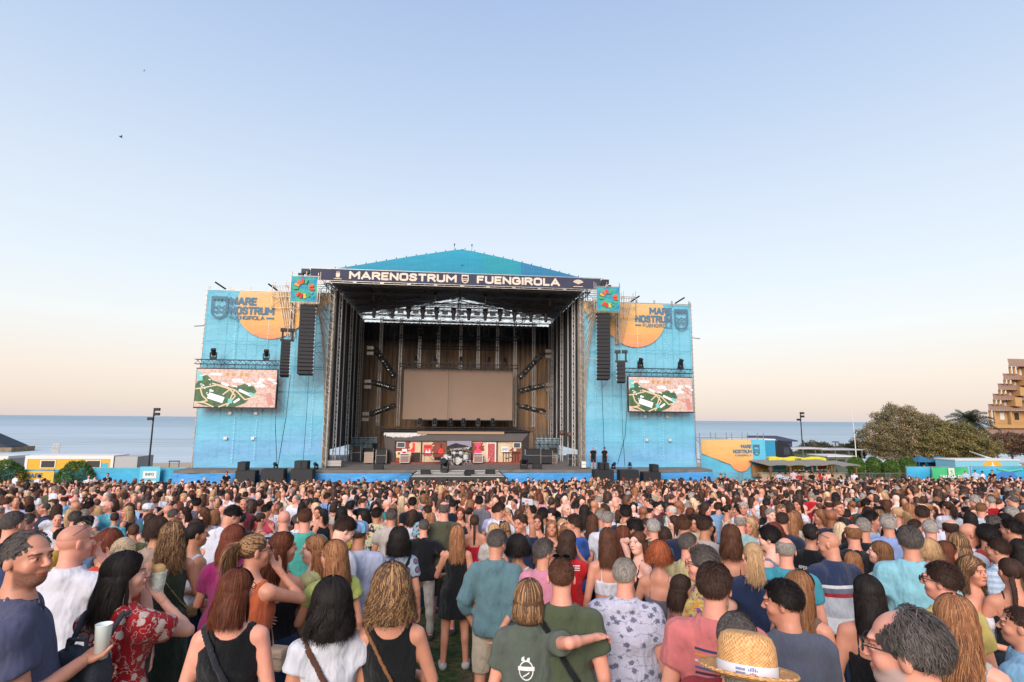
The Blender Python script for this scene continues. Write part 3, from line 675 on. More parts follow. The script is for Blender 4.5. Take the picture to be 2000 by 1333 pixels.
# ---- materials of people. The colour of each garment, skin or head of hair is the object's own colour
def people_mats():
 g = G('skin', rough=.48, spec=.35); oi = N(g.t, 'ShaderNodeObjectInfo'); at = N(g.t, 'ShaderNodeAttribute', attribute_name='feat')
 c = g.mix(1.0, oi.outputs['Color'], at.outputs['Color'], 'MULTIPLY'); v = g.coords()
 nz = g.ramp(g.noise(v, 9, 5), [(.3, (.88, .82, .80)), (.7, (1.08, 1.04, 1.02))]); c = g.mix(1.0, c, nz, 'MULTIPLY')
 g.base(c); g.b.inputs['Subsurface Weight'].default_value = 0.12; g.b.inputs['Subsurface Scale'].default_value = .012; g.bump(g.noise(v, 160, 2), .08, .01)
 g = G('hair', rough=.62, spec=.18); oi = N(g.t, 'ShaderNodeObjectInfo'); at = N(g.t, 'ShaderNodeAttribute', attribute_name='feat')
 v = g.coords((90, 90, 6)); st = g.noise(v, 1, 3, .6)
 tone = g.math('MULTIPLY_ADD', st, .9, g.math('MULTIPLY', at.outputs['Fac'], 1.3)); tone = g.math('SUBTRACT', tone, .5)
 dark = g.mix(1.0, oi.outputs['Color'], (.55, .52, .5), 'MULTIPLY'); lite = g.mix(1.0, oi.outputs['Color'], (2.1, 1.92, 1.75), 'MULTIPLY')
 c = g.mix(tone, dark, lite)
 hl = g.math('MULTIPLY', g.math('GREATER_THAN', at.outputs['Fac'], .60), g.math('SUBTRACT', 1.0, oi.outputs['Alpha']))
 c = g.mix(hl, c, srgb('#b98e62')); g.base(c)
 def cloth(name, pattern):
  g = G(name, rough=.85, spec=.15); oi = N(g.t, 'ShaderNodeObjectInfo'); c = oi.outputs['Color']; v = g.coords()
  c = pattern(g, c, v) if pattern else c
  n1 = g.noise(v, 14, 3); c = g.mix(1.0, c, g.ramp(n1, [(.3, .90), (.7, 1.06)]), 'MULTIPLY')
  g.base(c)
  h = g.math('ADD', g.noise(g.coords((1, 1, .45), rot=(0, .5, .3)), 16, 2, .45), g.math('MULTIPLY', g.noise(v, 400, 1), .12)); g.bump(h, 1.0, .05)
  g.b.inputs['Sheen Weight'].default_value = .12
  return g.m
 cloth('cloth', None)
 def stripes(g, c, v, a=95, thr=.25, other=(.75, .76, .78)):
  z = g.xyz(v)[2]; s = g.math('GREATER_THAN', g.math('SINE', g.math('MULTIPLY', z, a)), thr); return g.mix(s, c, other)
 cloth('cloth_stripes', lambda g, c, v: stripes(g, c, v, 120, .1, srgb('#9fb6cc')))
 cloth('cloth_bw', lambda g, c, v: stripes(g, c, v, 45, .2, (.02, .02, .025)))
 def floral(g, c, v):
  w_ = g.voro(v, 17, 'F1', 'Distance'); pet = g.math('LESS_THAN', g.math('ADD', w_, g.math('MULTIPLY', g.noise(v, 60, 2), .35)), .55)
  c = g.mix(pet, c, srgb('#cdb9ad')); v2 = g.math('LESS_THAN', g.math('ABSOLUTE', g.math('SUBTRACT', g.noise(v, 22, 3), .5)), .012); return g.mix(v2, c, srgb('#cdb9ad'))
 cloth('cloth_floral', floral)
 def palms(g, c, v):
  vv = g.coords((1, 1, 1.3)); d = g.voro(vv, 15, 'F1', 'Distance'); n = g.noise(v, 75, 4, .7)
  m = g.math('LESS_THAN', g.math('ADD', d, g.math('MULTIPLY', n, .9)), .76); c = g.mix(g.math('MULTIPLY', m, .8), c, srgb('#454a6a'))
  z = g.math('LESS_THAN', g.math('ABSOLUTE', g.math('SINE', g.math('ADD', g.math('MULTIPLY', g.xyz(v)[2], 48), g.math('MULTIPLY', g.noise(v, 10, 4, .7), 5)))), .10); return g.mix(g.math('MULTIPLY', z, .55), c, srgb('#5a6080'))
 cloth('cloth_palms', palms)
 def hawaii(g, c, v):
  n = g.noise(v, 16, 3); c = g.mix(g.math('GREATER_THAN', n, .56), c, srgb('#20293c')); d = g.voro(v, 9, 'F1', 'Distance'); c = g.mix(g.math('LESS_THAN', d, .22), c, srgb('#b02a25'))
  n2 = g.noise(g.coords(loc=(4, 2, 1)), 24, 3); return g.mix(g.math('GREATER_THAN', n2, .62), c, srgb('#2c5a4a'))
 cloth('cloth_hawaii', hawaii)
 def dots(g, c, v):
  d = g.voro(v, 11, 'F1', 'Distance', .4); c = g.mix(g.math('LESS_THAN', d, .42), c, srgb('#46506e')); c = g.mix(g.math('LESS_THAN', d, .28), c, srgb('#8a5a78')); return g.mix(g.math('LESS_THAN', d, .14), c, srgb('#3a9b8a'))
 cloth('cloth_rounds', dots)
 def leafy(g, c, v): return g.mix(g.math('GREATER_THAN', g.noise(v, 22, 2), .53), c, srgb('#2f6b46'))
 cloth('cloth_leaves', leafy)
 def warm(g, c, v): c = g.mix(g.math('GREATER_THAN', g.noise(v, 26, 2), .52), c, srgb('#c9903e')); return g.mix(g.math('GREATER_THAN', g.noise(g.coords(loc=(3, 3, 3)), 30, 2), .58), c, srgb('#8a4a86'))
 cloth('cloth_warmprint', warm)
 def plaid(g, c, v):
  x, y, z = g.xyz(v); a = g.math('GREATER_THAN', g.math('SINE', g.math('MULTIPLY', x, 130)), .1); b = g.math('GREATER_THAN', g.math('SINE', g.math('MULTIPLY', y, 120)), .2)
  c = g.mix(a, c, srgb('#5fc0cf')); return g.mix(g.math('MULTIPLY', b, .6), c, srgb('#6d4ea0'))
 cloth('cloth_plaid', plaid)
 def rugby(g, c, v):
  z = g.xyz(v)[2]; c = g.ramp(g.math('SUBTRACT', z, .4), [(0, '#8d94a4'), (.40, '#8d94a4'), (.405, '#d9d9de'), (.60, '#b6b9c2'), (.76, '#b6b9c2'), (.762, '#a52a36'), (.80, '#6c7488'), (.84, '#d8d8dd'), (.87, '#2a3554')], 'CONSTANT'); return c
 cloth('cloth_rugby', rugby)
 def denim(g, c, v): return g.mix(g.noise(v, 220, 2), c, (.5, .6, .75), 'SOFT_LIGHT')
 cloth('cloth_denim', denim)
people_mats()
SKIN = {'fair': '#e8b5a2', 'light': '#d9a590', 'tan': '#c98e75', 'olive': '#ba8265', 'brown': '#8f5a3e', 'dark': '#5a3a2a', 'rosy': '#dc9c86'}
HAIRCOL = {'black': ('#1c1817', 1), 'dark brown': ('#33251f', 1), 'brown': ('#442c20', 1), 'light brown': ('#6b4a33', .8), 'chestnut': ('#4c281b', .95), 'auburn': ('#5c3024', 1), 'red': ('#7c422a', 1), 'copper': ('#785139', .6),
     'blond': ('#9c8162', .6), 'pale blond': ('#b3a085', .8), 'highlighted brown': ('#4f3a2c', .15), 'grey': ('#77736f', 1), 'dark grey': ('#4a4645', 1), 'white': ('#a9a6a2', 1), 'silver': ('#8b8886', 1)}
def lin(h, k=1.0): return tuple(min(1, c * k) for c in srgb(h))
def hcol(n): h, a = HAIRCOL[n]; return (*lin(h), a)
def shoe_mesh(S, side, name='shoe'):
 P = []
 for q in S['legs']:
  if q[0][0] == 'c' and max(q[0][1][2], q[0][2][2]) < .061 and q[0][1][0] * side > 0: P.append((q[0], '+', .0))
 if not P: return None
 ax = sk_axes(S, None, .018); ax = (ax[0], ax[1], grid_axis(-.03, .14, .012))
 F = field(P, ax, .010); Z = ax[2][None, None, :]; F = np.maximum(F, .0 - Z + 0 * F); F = np.maximum(F, Z - .085 + 0 * F)
 V, Q = nets(F, ax); return mesh_np(name, V, Q, MAT['cloth'])
# ------------------------------------------------------------------ setting: ground, beach, sea
rnd = random.Random(5)
def setting():
 g = G('grass_mat', rough=.95, spec=.1); v = g.coords()
 n1 = g.noise(v, .55, 6, .6); n2 = g.noise(v, 9, 6, .7); f = g.noise(v, 60, 3, .7)
 gr = g.ramp(n2, [(.3, '#2c3a22'), (.5, '#43562f'), (.72, '#66703f')]); dirt = g.ramp(f, [(.3, '#6b5643'), (.7, '#8c7158')])
 m = g.ramp(g.math('ADD', g.math('MULTIPLY', n1, .7), g.math('MULTIPLY', n2, .35)), [(.50, 0.0), (.60, .85)])
 c = g.mix(m, gr, dirt); c = g.mix(.55, c, g.ramp(f, [(.35, .55), (.65, 1.25)]), 'MULTIPLY'); g.base(c); g.bump(g.math('ADD', f, n2), .8, .05)
 # one sheet: slope down to the stage, flat, then dunes, beach and sea bed out to the horizon
 ys = [-90, -47.5] + [-46.5 + i * .5 for i in range(18)] + [-37 + i * 1.5 for i in range(24)] + [0, 5, 10, 17, 25, 34, 44, 60, 120, 1000, 14000]
 xs = [-14000, -3000, -600, -200, -120] + [-80 + 4 * i for i in range(41)] + [120, 200, 600, 3000, 14000]
 def z(x, y):
  if y < 17: return gz(x, y) + .03 * math.sin(x * .7) * math.cos(y * .9)
  return np.interp(y, [17, 25, 34, 44, 60, 14000], [.15, .1, -.35, -1.35, -2.6, -2.6]) + .06 * math.sin(x * .5) * math.sin(y)
 V = np.array([(x, y, z(x, y)) for y in ys for x in xs]); nx = len(xs)
 F = np.array([(j * nx + i, j * nx + i + 1, (j + 1) * nx + i + 1, (j + 1) * nx + i) for j in range(len(ys) - 1) for i in range(nx - 1)])
 tag(link('ground', mesh_np('ground', V, F, g.m)), kind='structure')
 # sand beach
 sand = mat('sand', '#b09a80', .95, bump=.5, bscale=2, var=.15, vscale=.6)
 ys2 = [14, 17, 21, 25, 30, 34, 38, 44, 52]; V = np.array([(x, y, z(x, y) + (.06 if y > 14 else -.03)) for y in ys2 for x in xs]); F = np.array([(j * nx + i, j * nx + i + 1, (j + 1) * nx + i + 1, (j + 1) * nx + i) for j in range(len(ys2) - 1) for i in range(nx - 1)])
 tag(link('beach', mesh_np('beach', V, F, sand)), kind='structure')
 g = G('sea_mat', rough=.55, spec=.3); v = g.coords((1, 1, 1)); d = g.math('MULTIPLY', g.xyz(v)[1], .001)
 w1 = g.noise(g.coords((.02, .16, 1)), 1, 6, .65); w2 = g.noise(g.coords((.0025, .012, 1)), 1, 4, .6); w3 = g.noise(g.coords((.35, 1.2, 1)), 1, 4, .6)
 c = g.ramp(d, [(0, '#bcc6c8'), (.12, '#b1bec2'), (.4, '#a3b3b9'), (1.0, '#8fa3ac')]); c = g.mix(.6, c, g.ramp(g.math('ADD', g.math('MULTIPLY', w1, .6), g.math('MULTIPLY', w2, .4)), [(.38, .62), (.62, 1.25)]), 'MULTIPLY'); g.base(c)
 g.bump(g.math('ADD', w1, g.math('MULTIPLY', w3, .35)), .8, .8)
 b = MB(); b.add([(-14000, 40.5, -1.0), (14000, 40.5, -1.0), (14000, 13900, -1.0), (-14000, 13900, -1.0)], [(0, 1, 2, 3)]); tag(b.build('sea', g.m), kind='structure')
setting()
# ------------------------------------------------------------------ stage materials
M_blk = mat('black_metal', '#232326', .55, spec=.4); M_blk2 = mat('black_cloth', '#141518', .9); M_speak = mat('speaker_black', '#1d1c20', .7, bump=.3, bscale=60)
M_galv = mat('galvanised', '#9c968f', .45, metal=.55, var=.2, vscale=4); M_alu = mat('aluminium', '#c9c6c2', .4, metal=.2); M_white = mat('white_paint', '#d6d2cc', .6)
M_deck = mat('deck', '#6d6660', .8, var=.2, vscale=1.5, bump=.2); M_dkgrey = mat('dark_grey', '#35332f', .8, var=.1); M_cable = mat('cable', '#111215', .6); M_lens = mat('lens', '#3b4048', .15, spec=.8)
M_greyflat = mat('set_grey', '#5a5350', .9, var=.08, vscale=1); M_beige = mat('beige_cloth', '#a08368', .9)
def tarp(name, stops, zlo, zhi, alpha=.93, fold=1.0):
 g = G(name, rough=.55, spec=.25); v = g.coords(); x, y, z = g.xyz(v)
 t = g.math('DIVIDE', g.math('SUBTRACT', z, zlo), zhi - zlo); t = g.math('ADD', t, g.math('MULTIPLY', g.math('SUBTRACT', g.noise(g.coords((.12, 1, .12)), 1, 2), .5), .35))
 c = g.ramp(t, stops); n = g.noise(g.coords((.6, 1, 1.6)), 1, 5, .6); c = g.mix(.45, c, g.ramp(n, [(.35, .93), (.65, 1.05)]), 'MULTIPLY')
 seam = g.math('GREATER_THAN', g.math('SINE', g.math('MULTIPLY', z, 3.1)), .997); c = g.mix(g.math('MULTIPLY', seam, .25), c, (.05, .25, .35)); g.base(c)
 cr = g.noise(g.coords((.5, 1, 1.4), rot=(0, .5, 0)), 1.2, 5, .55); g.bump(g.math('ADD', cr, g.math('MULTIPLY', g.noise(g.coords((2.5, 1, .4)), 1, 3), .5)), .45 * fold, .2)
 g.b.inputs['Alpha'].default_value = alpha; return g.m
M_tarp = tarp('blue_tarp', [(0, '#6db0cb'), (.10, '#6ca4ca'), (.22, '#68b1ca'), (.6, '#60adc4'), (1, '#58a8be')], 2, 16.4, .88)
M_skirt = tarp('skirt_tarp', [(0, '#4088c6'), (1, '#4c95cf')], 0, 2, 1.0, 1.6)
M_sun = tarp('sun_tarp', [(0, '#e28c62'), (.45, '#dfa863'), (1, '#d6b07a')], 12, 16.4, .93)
M_ink = mat('logo_ink', '#4a6d84', .7); M_inkw = mat('cream_ink', '#d8c6b4', .7); M_navy = mat('navy_cloth', '#3a3b4f', .85, var=.12, vscale=1.2, bump=.3, bscale=3)
M_roof1 = tarp('roof_tarp', [(0, '#1f7f9b'), (1, '#2290ad')], 18, 20.5, 1.0, .6); M_roof2 = tarp('roof_tarp_green', [(0, '#1f8598'), (1, '#258f9d')], 18, 20.5, 1, .6); M_roof3 = tarp('roof_tarp_blue', [(0, '#2a6f97'), (1, '#2d779e')], 18, 20.5, 1, .6)
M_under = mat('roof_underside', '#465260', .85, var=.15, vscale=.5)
def crest(b, cx, cz, w, h, y0, y1, t):
 """shield outline with a toothed top and two waves, as flat strips between y0 and y1"""
 cnt = [0]
 def strip(pts, t=t):
  for (x0, z0), (x1, z1) in zip(pts, pts[1:]):
   cnt[0] += 1; ye = .0016 * (cnt[0] % 11)
   dx, dz = x1 - x0, z1 - z0; L = math.hypot(dx, dz) or 1; nx_, nz_ = -dz / L * t / 2, dx / L * t / 2; ex, ez = dx / L * t * .3, dz / L * t * .3
   b.prism([(x0 - nx_ - ex, z0 - nz_ - ez), (x0 + nx_ - ex, z0 + nz_ - ez), (x1 + nx_ + ex, z1 + nz_ + ez), (x1 - nx_ + ex, z1 - nz_ + ez)], y0 - ye, y1)
 hw = w / 2; r = hw
 out = [(cx - hw, cz + h / 2)] + [(cx - hw, cz - h / 2 + r)] + [(cx - r * math.cos(a), cz - h / 2 + r - r * math.sin(a)) for a in [math.pi * i / 10 for i in range(1, 10)]] + [(cx + hw, cz - h / 2 + r), (cx + hw, cz + h / 2)]
 strip(out)
 k = 4; tw = w / k
 for i in range(k):
  x = cx - hw + tw * i; strip([(x, cz + h / 2), (x + tw * .25, cz + h / 2 - .16 * h), (x + tw * .5, cz + h / 2), (x + tw * .75, cz + h / 2 - .10 * h), (x + tw, cz + h / 2)], t * .8)
 for dz in (.02, -.20):
  strip([(cx - hw * .8 + hw * 1.6 * i / 12, cz + h * dz + .045 * h * math.cos(i / 12 * 4 * math.pi)) for i in range(13)], t * .8)
GLY = {'M': (.9, ['0,0 0,1 .45,.35 .9,1 .9,0']), 'A': (.8, ['0,0 .4,1 .8,0', '.14,.3 .66,.3']), 'R': (.66, ['0,0 0,1 .4,1 .6,.92 .65,.75 .6,.58 .4,.5 0,.5', '.35,.5 .68,0']), 'E': (.55, ['.55,1 0,1 0,0 .55,0', '0,.5 .48,.5']), 'N': (.7, ['0,0 0,1 .7,0 .7,1']),
 'O': (.7, ['.22,0 .05,.08 0,.25 0,.75 .05,.92 .22,1 .48,1 .65,.92 .7,.75 .7,.25 .65,.08 .48,0 .22,0']), 'S': (.62, ['.6,.83 .5,.96 .3,1 .1,.95 .02,.78 .08,.6 .3,.52 .52,.44 .6,.24 .52,.06 .3,0 .1,.04 0,.17']), 'T': (.66, ['0,1 .66,1', '.33,1 .33,0']), 'U': (.68, ['0,1 0,.22 .08,.06 .25,0 .43,0 .6,.06 .68,.22 .68,1']),
 'F': (.55, ['.55,1 0,1 0,0', '0,.5 .46,.5']), 'G': (.7, ['.66,.83 .5,1 .2,1 .04,.9 0,.75 0,.25 .04,.1 .2,0 .5,0 .66,.1 .7,.25 .7,.48 .4,.48']), 'I': (0, ['0,0 0,1']), 'L': (.5, ['0,1 0,0 .5,0'])}
def block_text(body, x0, x1, zc, h, t, y, m, parent):
 """words in even thick strokes, fitted between x0 and x1"""
 b = MB(); gap = .30; W = sum(GLY[c][0] for c in body) + gap * (len(body) - 1); k = (x1 - x0 - t) / W; x = x0 + t / 2; i = 0; hh = h - t
 for c in body:
  for st in GLY[c][1]:
   P = [(x + float(p.split(',')[0]) * k, zc - hh / 2 + float(p.split(',')[1]) * hh) for p in st.split()]
   for (xa, za), (xb, zb) in zip(P, P[1:]):
    L = math.hypot(xb - xa, zb - za); dx, dz = (xb - xa) / L * t / 2, (zb - za) / L * t / 2; e = .75; i += 1; yy = y - .0016 * (i % 9)
    b.prism([(xa - dz - dx * e, za + dx - dz * e), (xa + dz - dx * e, za - dx - dz * e), (xb + dz + dx * e, zb - dx + dz * e), (xb - dz + dx * e, zb + dx + dz * e)], yy - .004, yy)
  x += (GLY[c][0] + gap) * k
 return b.build('lettering', m, parent)
def scaffold(b, x0, x1, y0, y1, z0, z1, dx=2.1, dz=2.0, r=.03, diag=True):
 nx_ = max(1, round((x1 - x0) / dx)); nz_ = max(1, round((z1 - z0) / dz))
 X = [x0 + (x1 - x0) * i / nx_ for i in range(nx_ + 1)]; Z = [z0 + (z1 - z0) * i / nz_ for i in range(nz_ + 1)]
 for x in X:
  for y in (y0, y1): b.bar((x, y, z0), (x, y, z1 + .5), r)
 for z_ in Z:
  for y in (y0, y1): b.bar((x0, y, z_), (x1, y, z_), r)
  for x in X: b.bar((x, y0, z_), (x, y1, z_), r * .8)
 if diag:
  for i in range(nx_):
   for j in range(nz_):
    a, c = (X[i], Z[j]), (X[i + 1], Z[j + 1])
    if (i + j) % 2: a, c = (X[i + 1], Z[j]), (X[i], Z[j + 1])
    b.bar((a[0], y1, a[1]), (c[0], y1, c[1]), r * .7, 3)
    if (i + j) % 3 == 0: b.bar((a[0], y0, a[1]), (c[0], y0, c[1]), r * .7, 3)
def cloth_grid(name, x0, x1, z0, z1, y, m, parent, amp=.06, seed=0, nx=60, nz=70, dip=.03):
 rs = np.random.RandomState(seed); xs = np.linspace(x0, x1, nx); zs = np.linspace(z0, z1, nz); X, Z = np.meshgrid(xs, zs); Y = np.full_like(X, y)
 for _ in range(9):
  a = rs.uniform(-1, 1, 2) * (2.2, 3.2); Y += amp / 3 * np.sin(X * a[0] + Z * a[1] + rs.uniform(0, 6) + 1.2 * np.sin(X * .8 + Z * .5 + rs.uniform(0, 6)))
 Y += .02 * np.abs(np.sin(Z * 1.55)) + .008 * np.sin(X * 9 + Z * 3)
 V = np.stack([X, Y, Z], -1).reshape(-1, 3); i = np.arange(nz - 1)[:, None] * nx + np.arange(nx - 1)[None]
 F = np.stack([i, i + 1, i + nx + 1, i + nx], -1).reshape(-1, 4); return link(name, mesh_np(name, V, F, m), parent)
# ------------------------------------------------------------------ the stage
def build_stage():
 st = empty('concert_stage', (0, 0, 0), 0, 'huge open air concert stage with teal gable roof, black side drapes and brown back curtain', 'stage')
 b = MB(); b.box(-21.3, 21.3, -2.15, 16, 1.74, 1.94); b.build('deck', M_deck, st)
 # skirt of blue cloth under the deck front, in three runs with the thrust between
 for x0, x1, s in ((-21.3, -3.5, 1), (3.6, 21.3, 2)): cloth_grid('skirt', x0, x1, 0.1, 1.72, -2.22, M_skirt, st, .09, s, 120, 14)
 b = MB(); b.add([(-3.2, -2.1, 1.9), (3.4, -2.1, 1.9), (3.8, -4.0, 1.52), (-3.6, -4.0, 1.52), (-3.2, -2.1, .1), (3.4, -2.1, .1), (3.8, -4.0, .1), (-3.6, -4.0, .1)], [(0, 3, 2, 1), (3, 7, 6, 2), (0, 4, 7, 3), (1, 2, 6, 5)]); th = b.build('ramp', M_dkgrey, st)
 b = MB()
 for i in range(5): b.box(-3.1 - .08 * i, 3.3 + .08 * i, -2.3 - .36 * i, -2.2 - .36 * i, 1.87 - .072 * i, 1.90 - .072 * i)
 b.build('ramp_edges', M_white, th)
 # legs of scaffolding below the deck
 # roof: front gable, slopes, underside, back gable left open
 gm = MB(); pts = [(-11.6, 18.12), (-8, 18.85), (-4, 19.72), (0.08, 20.5), (4, 19.78), (8, 18.92), (11.4, 18.12)]
 def tri(x0, x1, m, nm):
  top = lambda x: float(np.interp(x, [p[0] for p in pts], [p[1] for p in pts])); q = MB(); xs = [x0 + (x1 - x0) * i / 12 for i in range(13)]
  q.prism([(x0, 18.0)] + [(x1, 18.0)] + [(x, top(x)) for x in reversed(xs)], -1.05, -1.0); q.build(nm, m, st)
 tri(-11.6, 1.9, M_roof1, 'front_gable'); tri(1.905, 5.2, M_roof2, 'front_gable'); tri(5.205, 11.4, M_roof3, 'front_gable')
 for s in (-1, 1):
  b = MB(); k = 14; ys = [-1 + 17 * i / k for i in range(k + 1)]; vs = [];
  for y in ys:
   for j in range(9):
    t = j / 8; x = .08 * (1 - t) + s * 11.5 * t; z_ = 20.48 - 2.4 * t - .10 * math.sin(math.pi * t) - .35 * (y + 1) / 17 * (1 - .2 * t) - .12 * abs(math.sin(y * .55)) * math.sin(math.pi * t); vs += [(x, y, z_), (x, y, z_ - .06)]
  n = 18; fs = []
  for i in range(k):
   for j in range(8):
    a = i * n + 2 * j; q = [(a, a + 2, a + n + 2, a + n), (a + 1, a + n + 1, a + n + 3, a + 3)]; fs += q if s > 0 else [tuple(reversed(w_)) for w_ in q]
  o = MB(); o.add(vs, fs); ob = o.build('roof_slope', None, st, mats=[M_roof1, M_under]); ob.data.polygons.foreach_set('material_index', [i % 2 for i in range(len(fs))])
 b = MB()
 for i in range(28):          # little ridge fittings along the gable edge
  x = -11.3 + 22.4 * i / 27; z_ = float(np.interp(x, [p[0] for p in pts], [p[1] for p in pts])); b.box(x - .03, x + .03, -1.06, -.98, z_, z_ + .12)
 for x in (-.6, .9): b.bar((x, -1, 20.3), (x, -1, 20.85), .02); b.box(x - .05, x + .05, -1.05, -.95, 20.8, 20.95)
 b.build('ridge_bolt', M_blk, st)
 b = MB()                     # roof trusses
 for y in (-.55, 2.4, 5.7, 9, 12.3, 15.6):
  b.truss((-11.2, y, 17.3), (11.2, y, 17.3), .5, .035, 1.1)
  for s in (-1, 1): b.truss((s * 11.2, y, 17.6), (0, y, 19.7), .35, .03, 1.0)
  for x in (-7.5, -3.8, 0, 3.8, 7.5): b.bar((x, y, 17.4), (x, y, 19.7 - 2.1 * abs(x) / 11.2), .03)
 for s in (-1, 1): b.truss((s * 11.1, -1, 17.3), (s * 11.1, 15.8, 17.3), .5, .035, 1.1)
 for x in (-7.5, 0, 7.5): b.truss((x, -1, 17.35), (x, 15.8, 17.35), .3, .03, 1.2)
 b.build('roof_truss', mat('truss_dark', '#6f6b68', .6, metal=.1), st)
 # side walls of black drape, tall pale pipes in front of them
 g = G('drape_black', rough=.9, spec=.1); v = g.coords(); z_ = g.xyz(v)[2]; wv = g.noise(g.coords((3, 3, .02)), 2, 3)
 g.base(g.mix(1, (.075, .075, .08), g.ramp(wv, [(.3, .6), (.7, 1.5)]), 'MULTIPLY')); M_drape = g.m
 for s in (-1, 1):
  k = 90; V = []; zs = np.linspace(1.96, 17.0, 12)
  for zz in zs:
   for i in range(k + 1):
    y = .9 + 15 * i / k; V.append((s * (10.75 + .10 * math.sin(i * 1.3) + .05 * math.sin(i * 3.1 + zz)), y, zz))
  i = np.arange(11)[:, None] * (k + 1) + np.arange(k)[None]; F = np.stack([i, i + 1, i + k + 2, i + k + 1], -1).reshape(-1, 4);
  keep = np.array([(np.array(V)[f][:, 2].max() > (3.9 if 2 < np.array(V)[f][:, 1].mean() < 11 else 0)) for f in F]); link('side_drape', mesh_np('side_drape', np.array(V), F[keep], M_drape), st)
  for j, y in enumerate((1.6, 4.2, 7.0, 9.8, 12.4, 14.6)):
   b = MB(); w_ = .10 if j % 2 else .22
   if j % 2: b.bar((s * 10.35, y, 1.95), (s * 10.45, y, 16.8), .05, 6)
   else: b.truss((s * 10.3, y, 1.95), (s * 10.4, y, 16.9), w_, .028, .35)
   b.build('column', M_alu, st)
 # back wall: brown curtain with vertical folds, dark band at the top
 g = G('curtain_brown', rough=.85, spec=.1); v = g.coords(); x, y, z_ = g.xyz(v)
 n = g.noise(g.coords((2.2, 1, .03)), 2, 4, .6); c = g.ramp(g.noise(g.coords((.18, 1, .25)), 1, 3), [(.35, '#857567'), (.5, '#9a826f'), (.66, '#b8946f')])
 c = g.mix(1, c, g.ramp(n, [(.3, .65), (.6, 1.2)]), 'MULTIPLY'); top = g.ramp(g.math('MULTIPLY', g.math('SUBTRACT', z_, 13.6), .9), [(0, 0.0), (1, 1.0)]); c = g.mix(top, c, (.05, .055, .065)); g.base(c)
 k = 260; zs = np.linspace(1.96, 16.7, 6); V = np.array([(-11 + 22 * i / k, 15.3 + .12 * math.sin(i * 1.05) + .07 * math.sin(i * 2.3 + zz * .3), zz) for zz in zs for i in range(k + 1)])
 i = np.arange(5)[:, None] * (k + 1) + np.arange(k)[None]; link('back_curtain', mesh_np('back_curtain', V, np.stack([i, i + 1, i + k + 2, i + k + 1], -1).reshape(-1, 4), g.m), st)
 for x in (-8.2, -6.1, -4.1, -2.1, .3, 2.2, 4.3, 6.25, 8.3):
  b = MB(); b.truss((x, 12.3, 5.2 if abs(x) > 5 else 10.9), (x, 12.3, 16.7), .26, .035, .4); b.build('column', M_alu, st)
 return st
stage = build_stage()
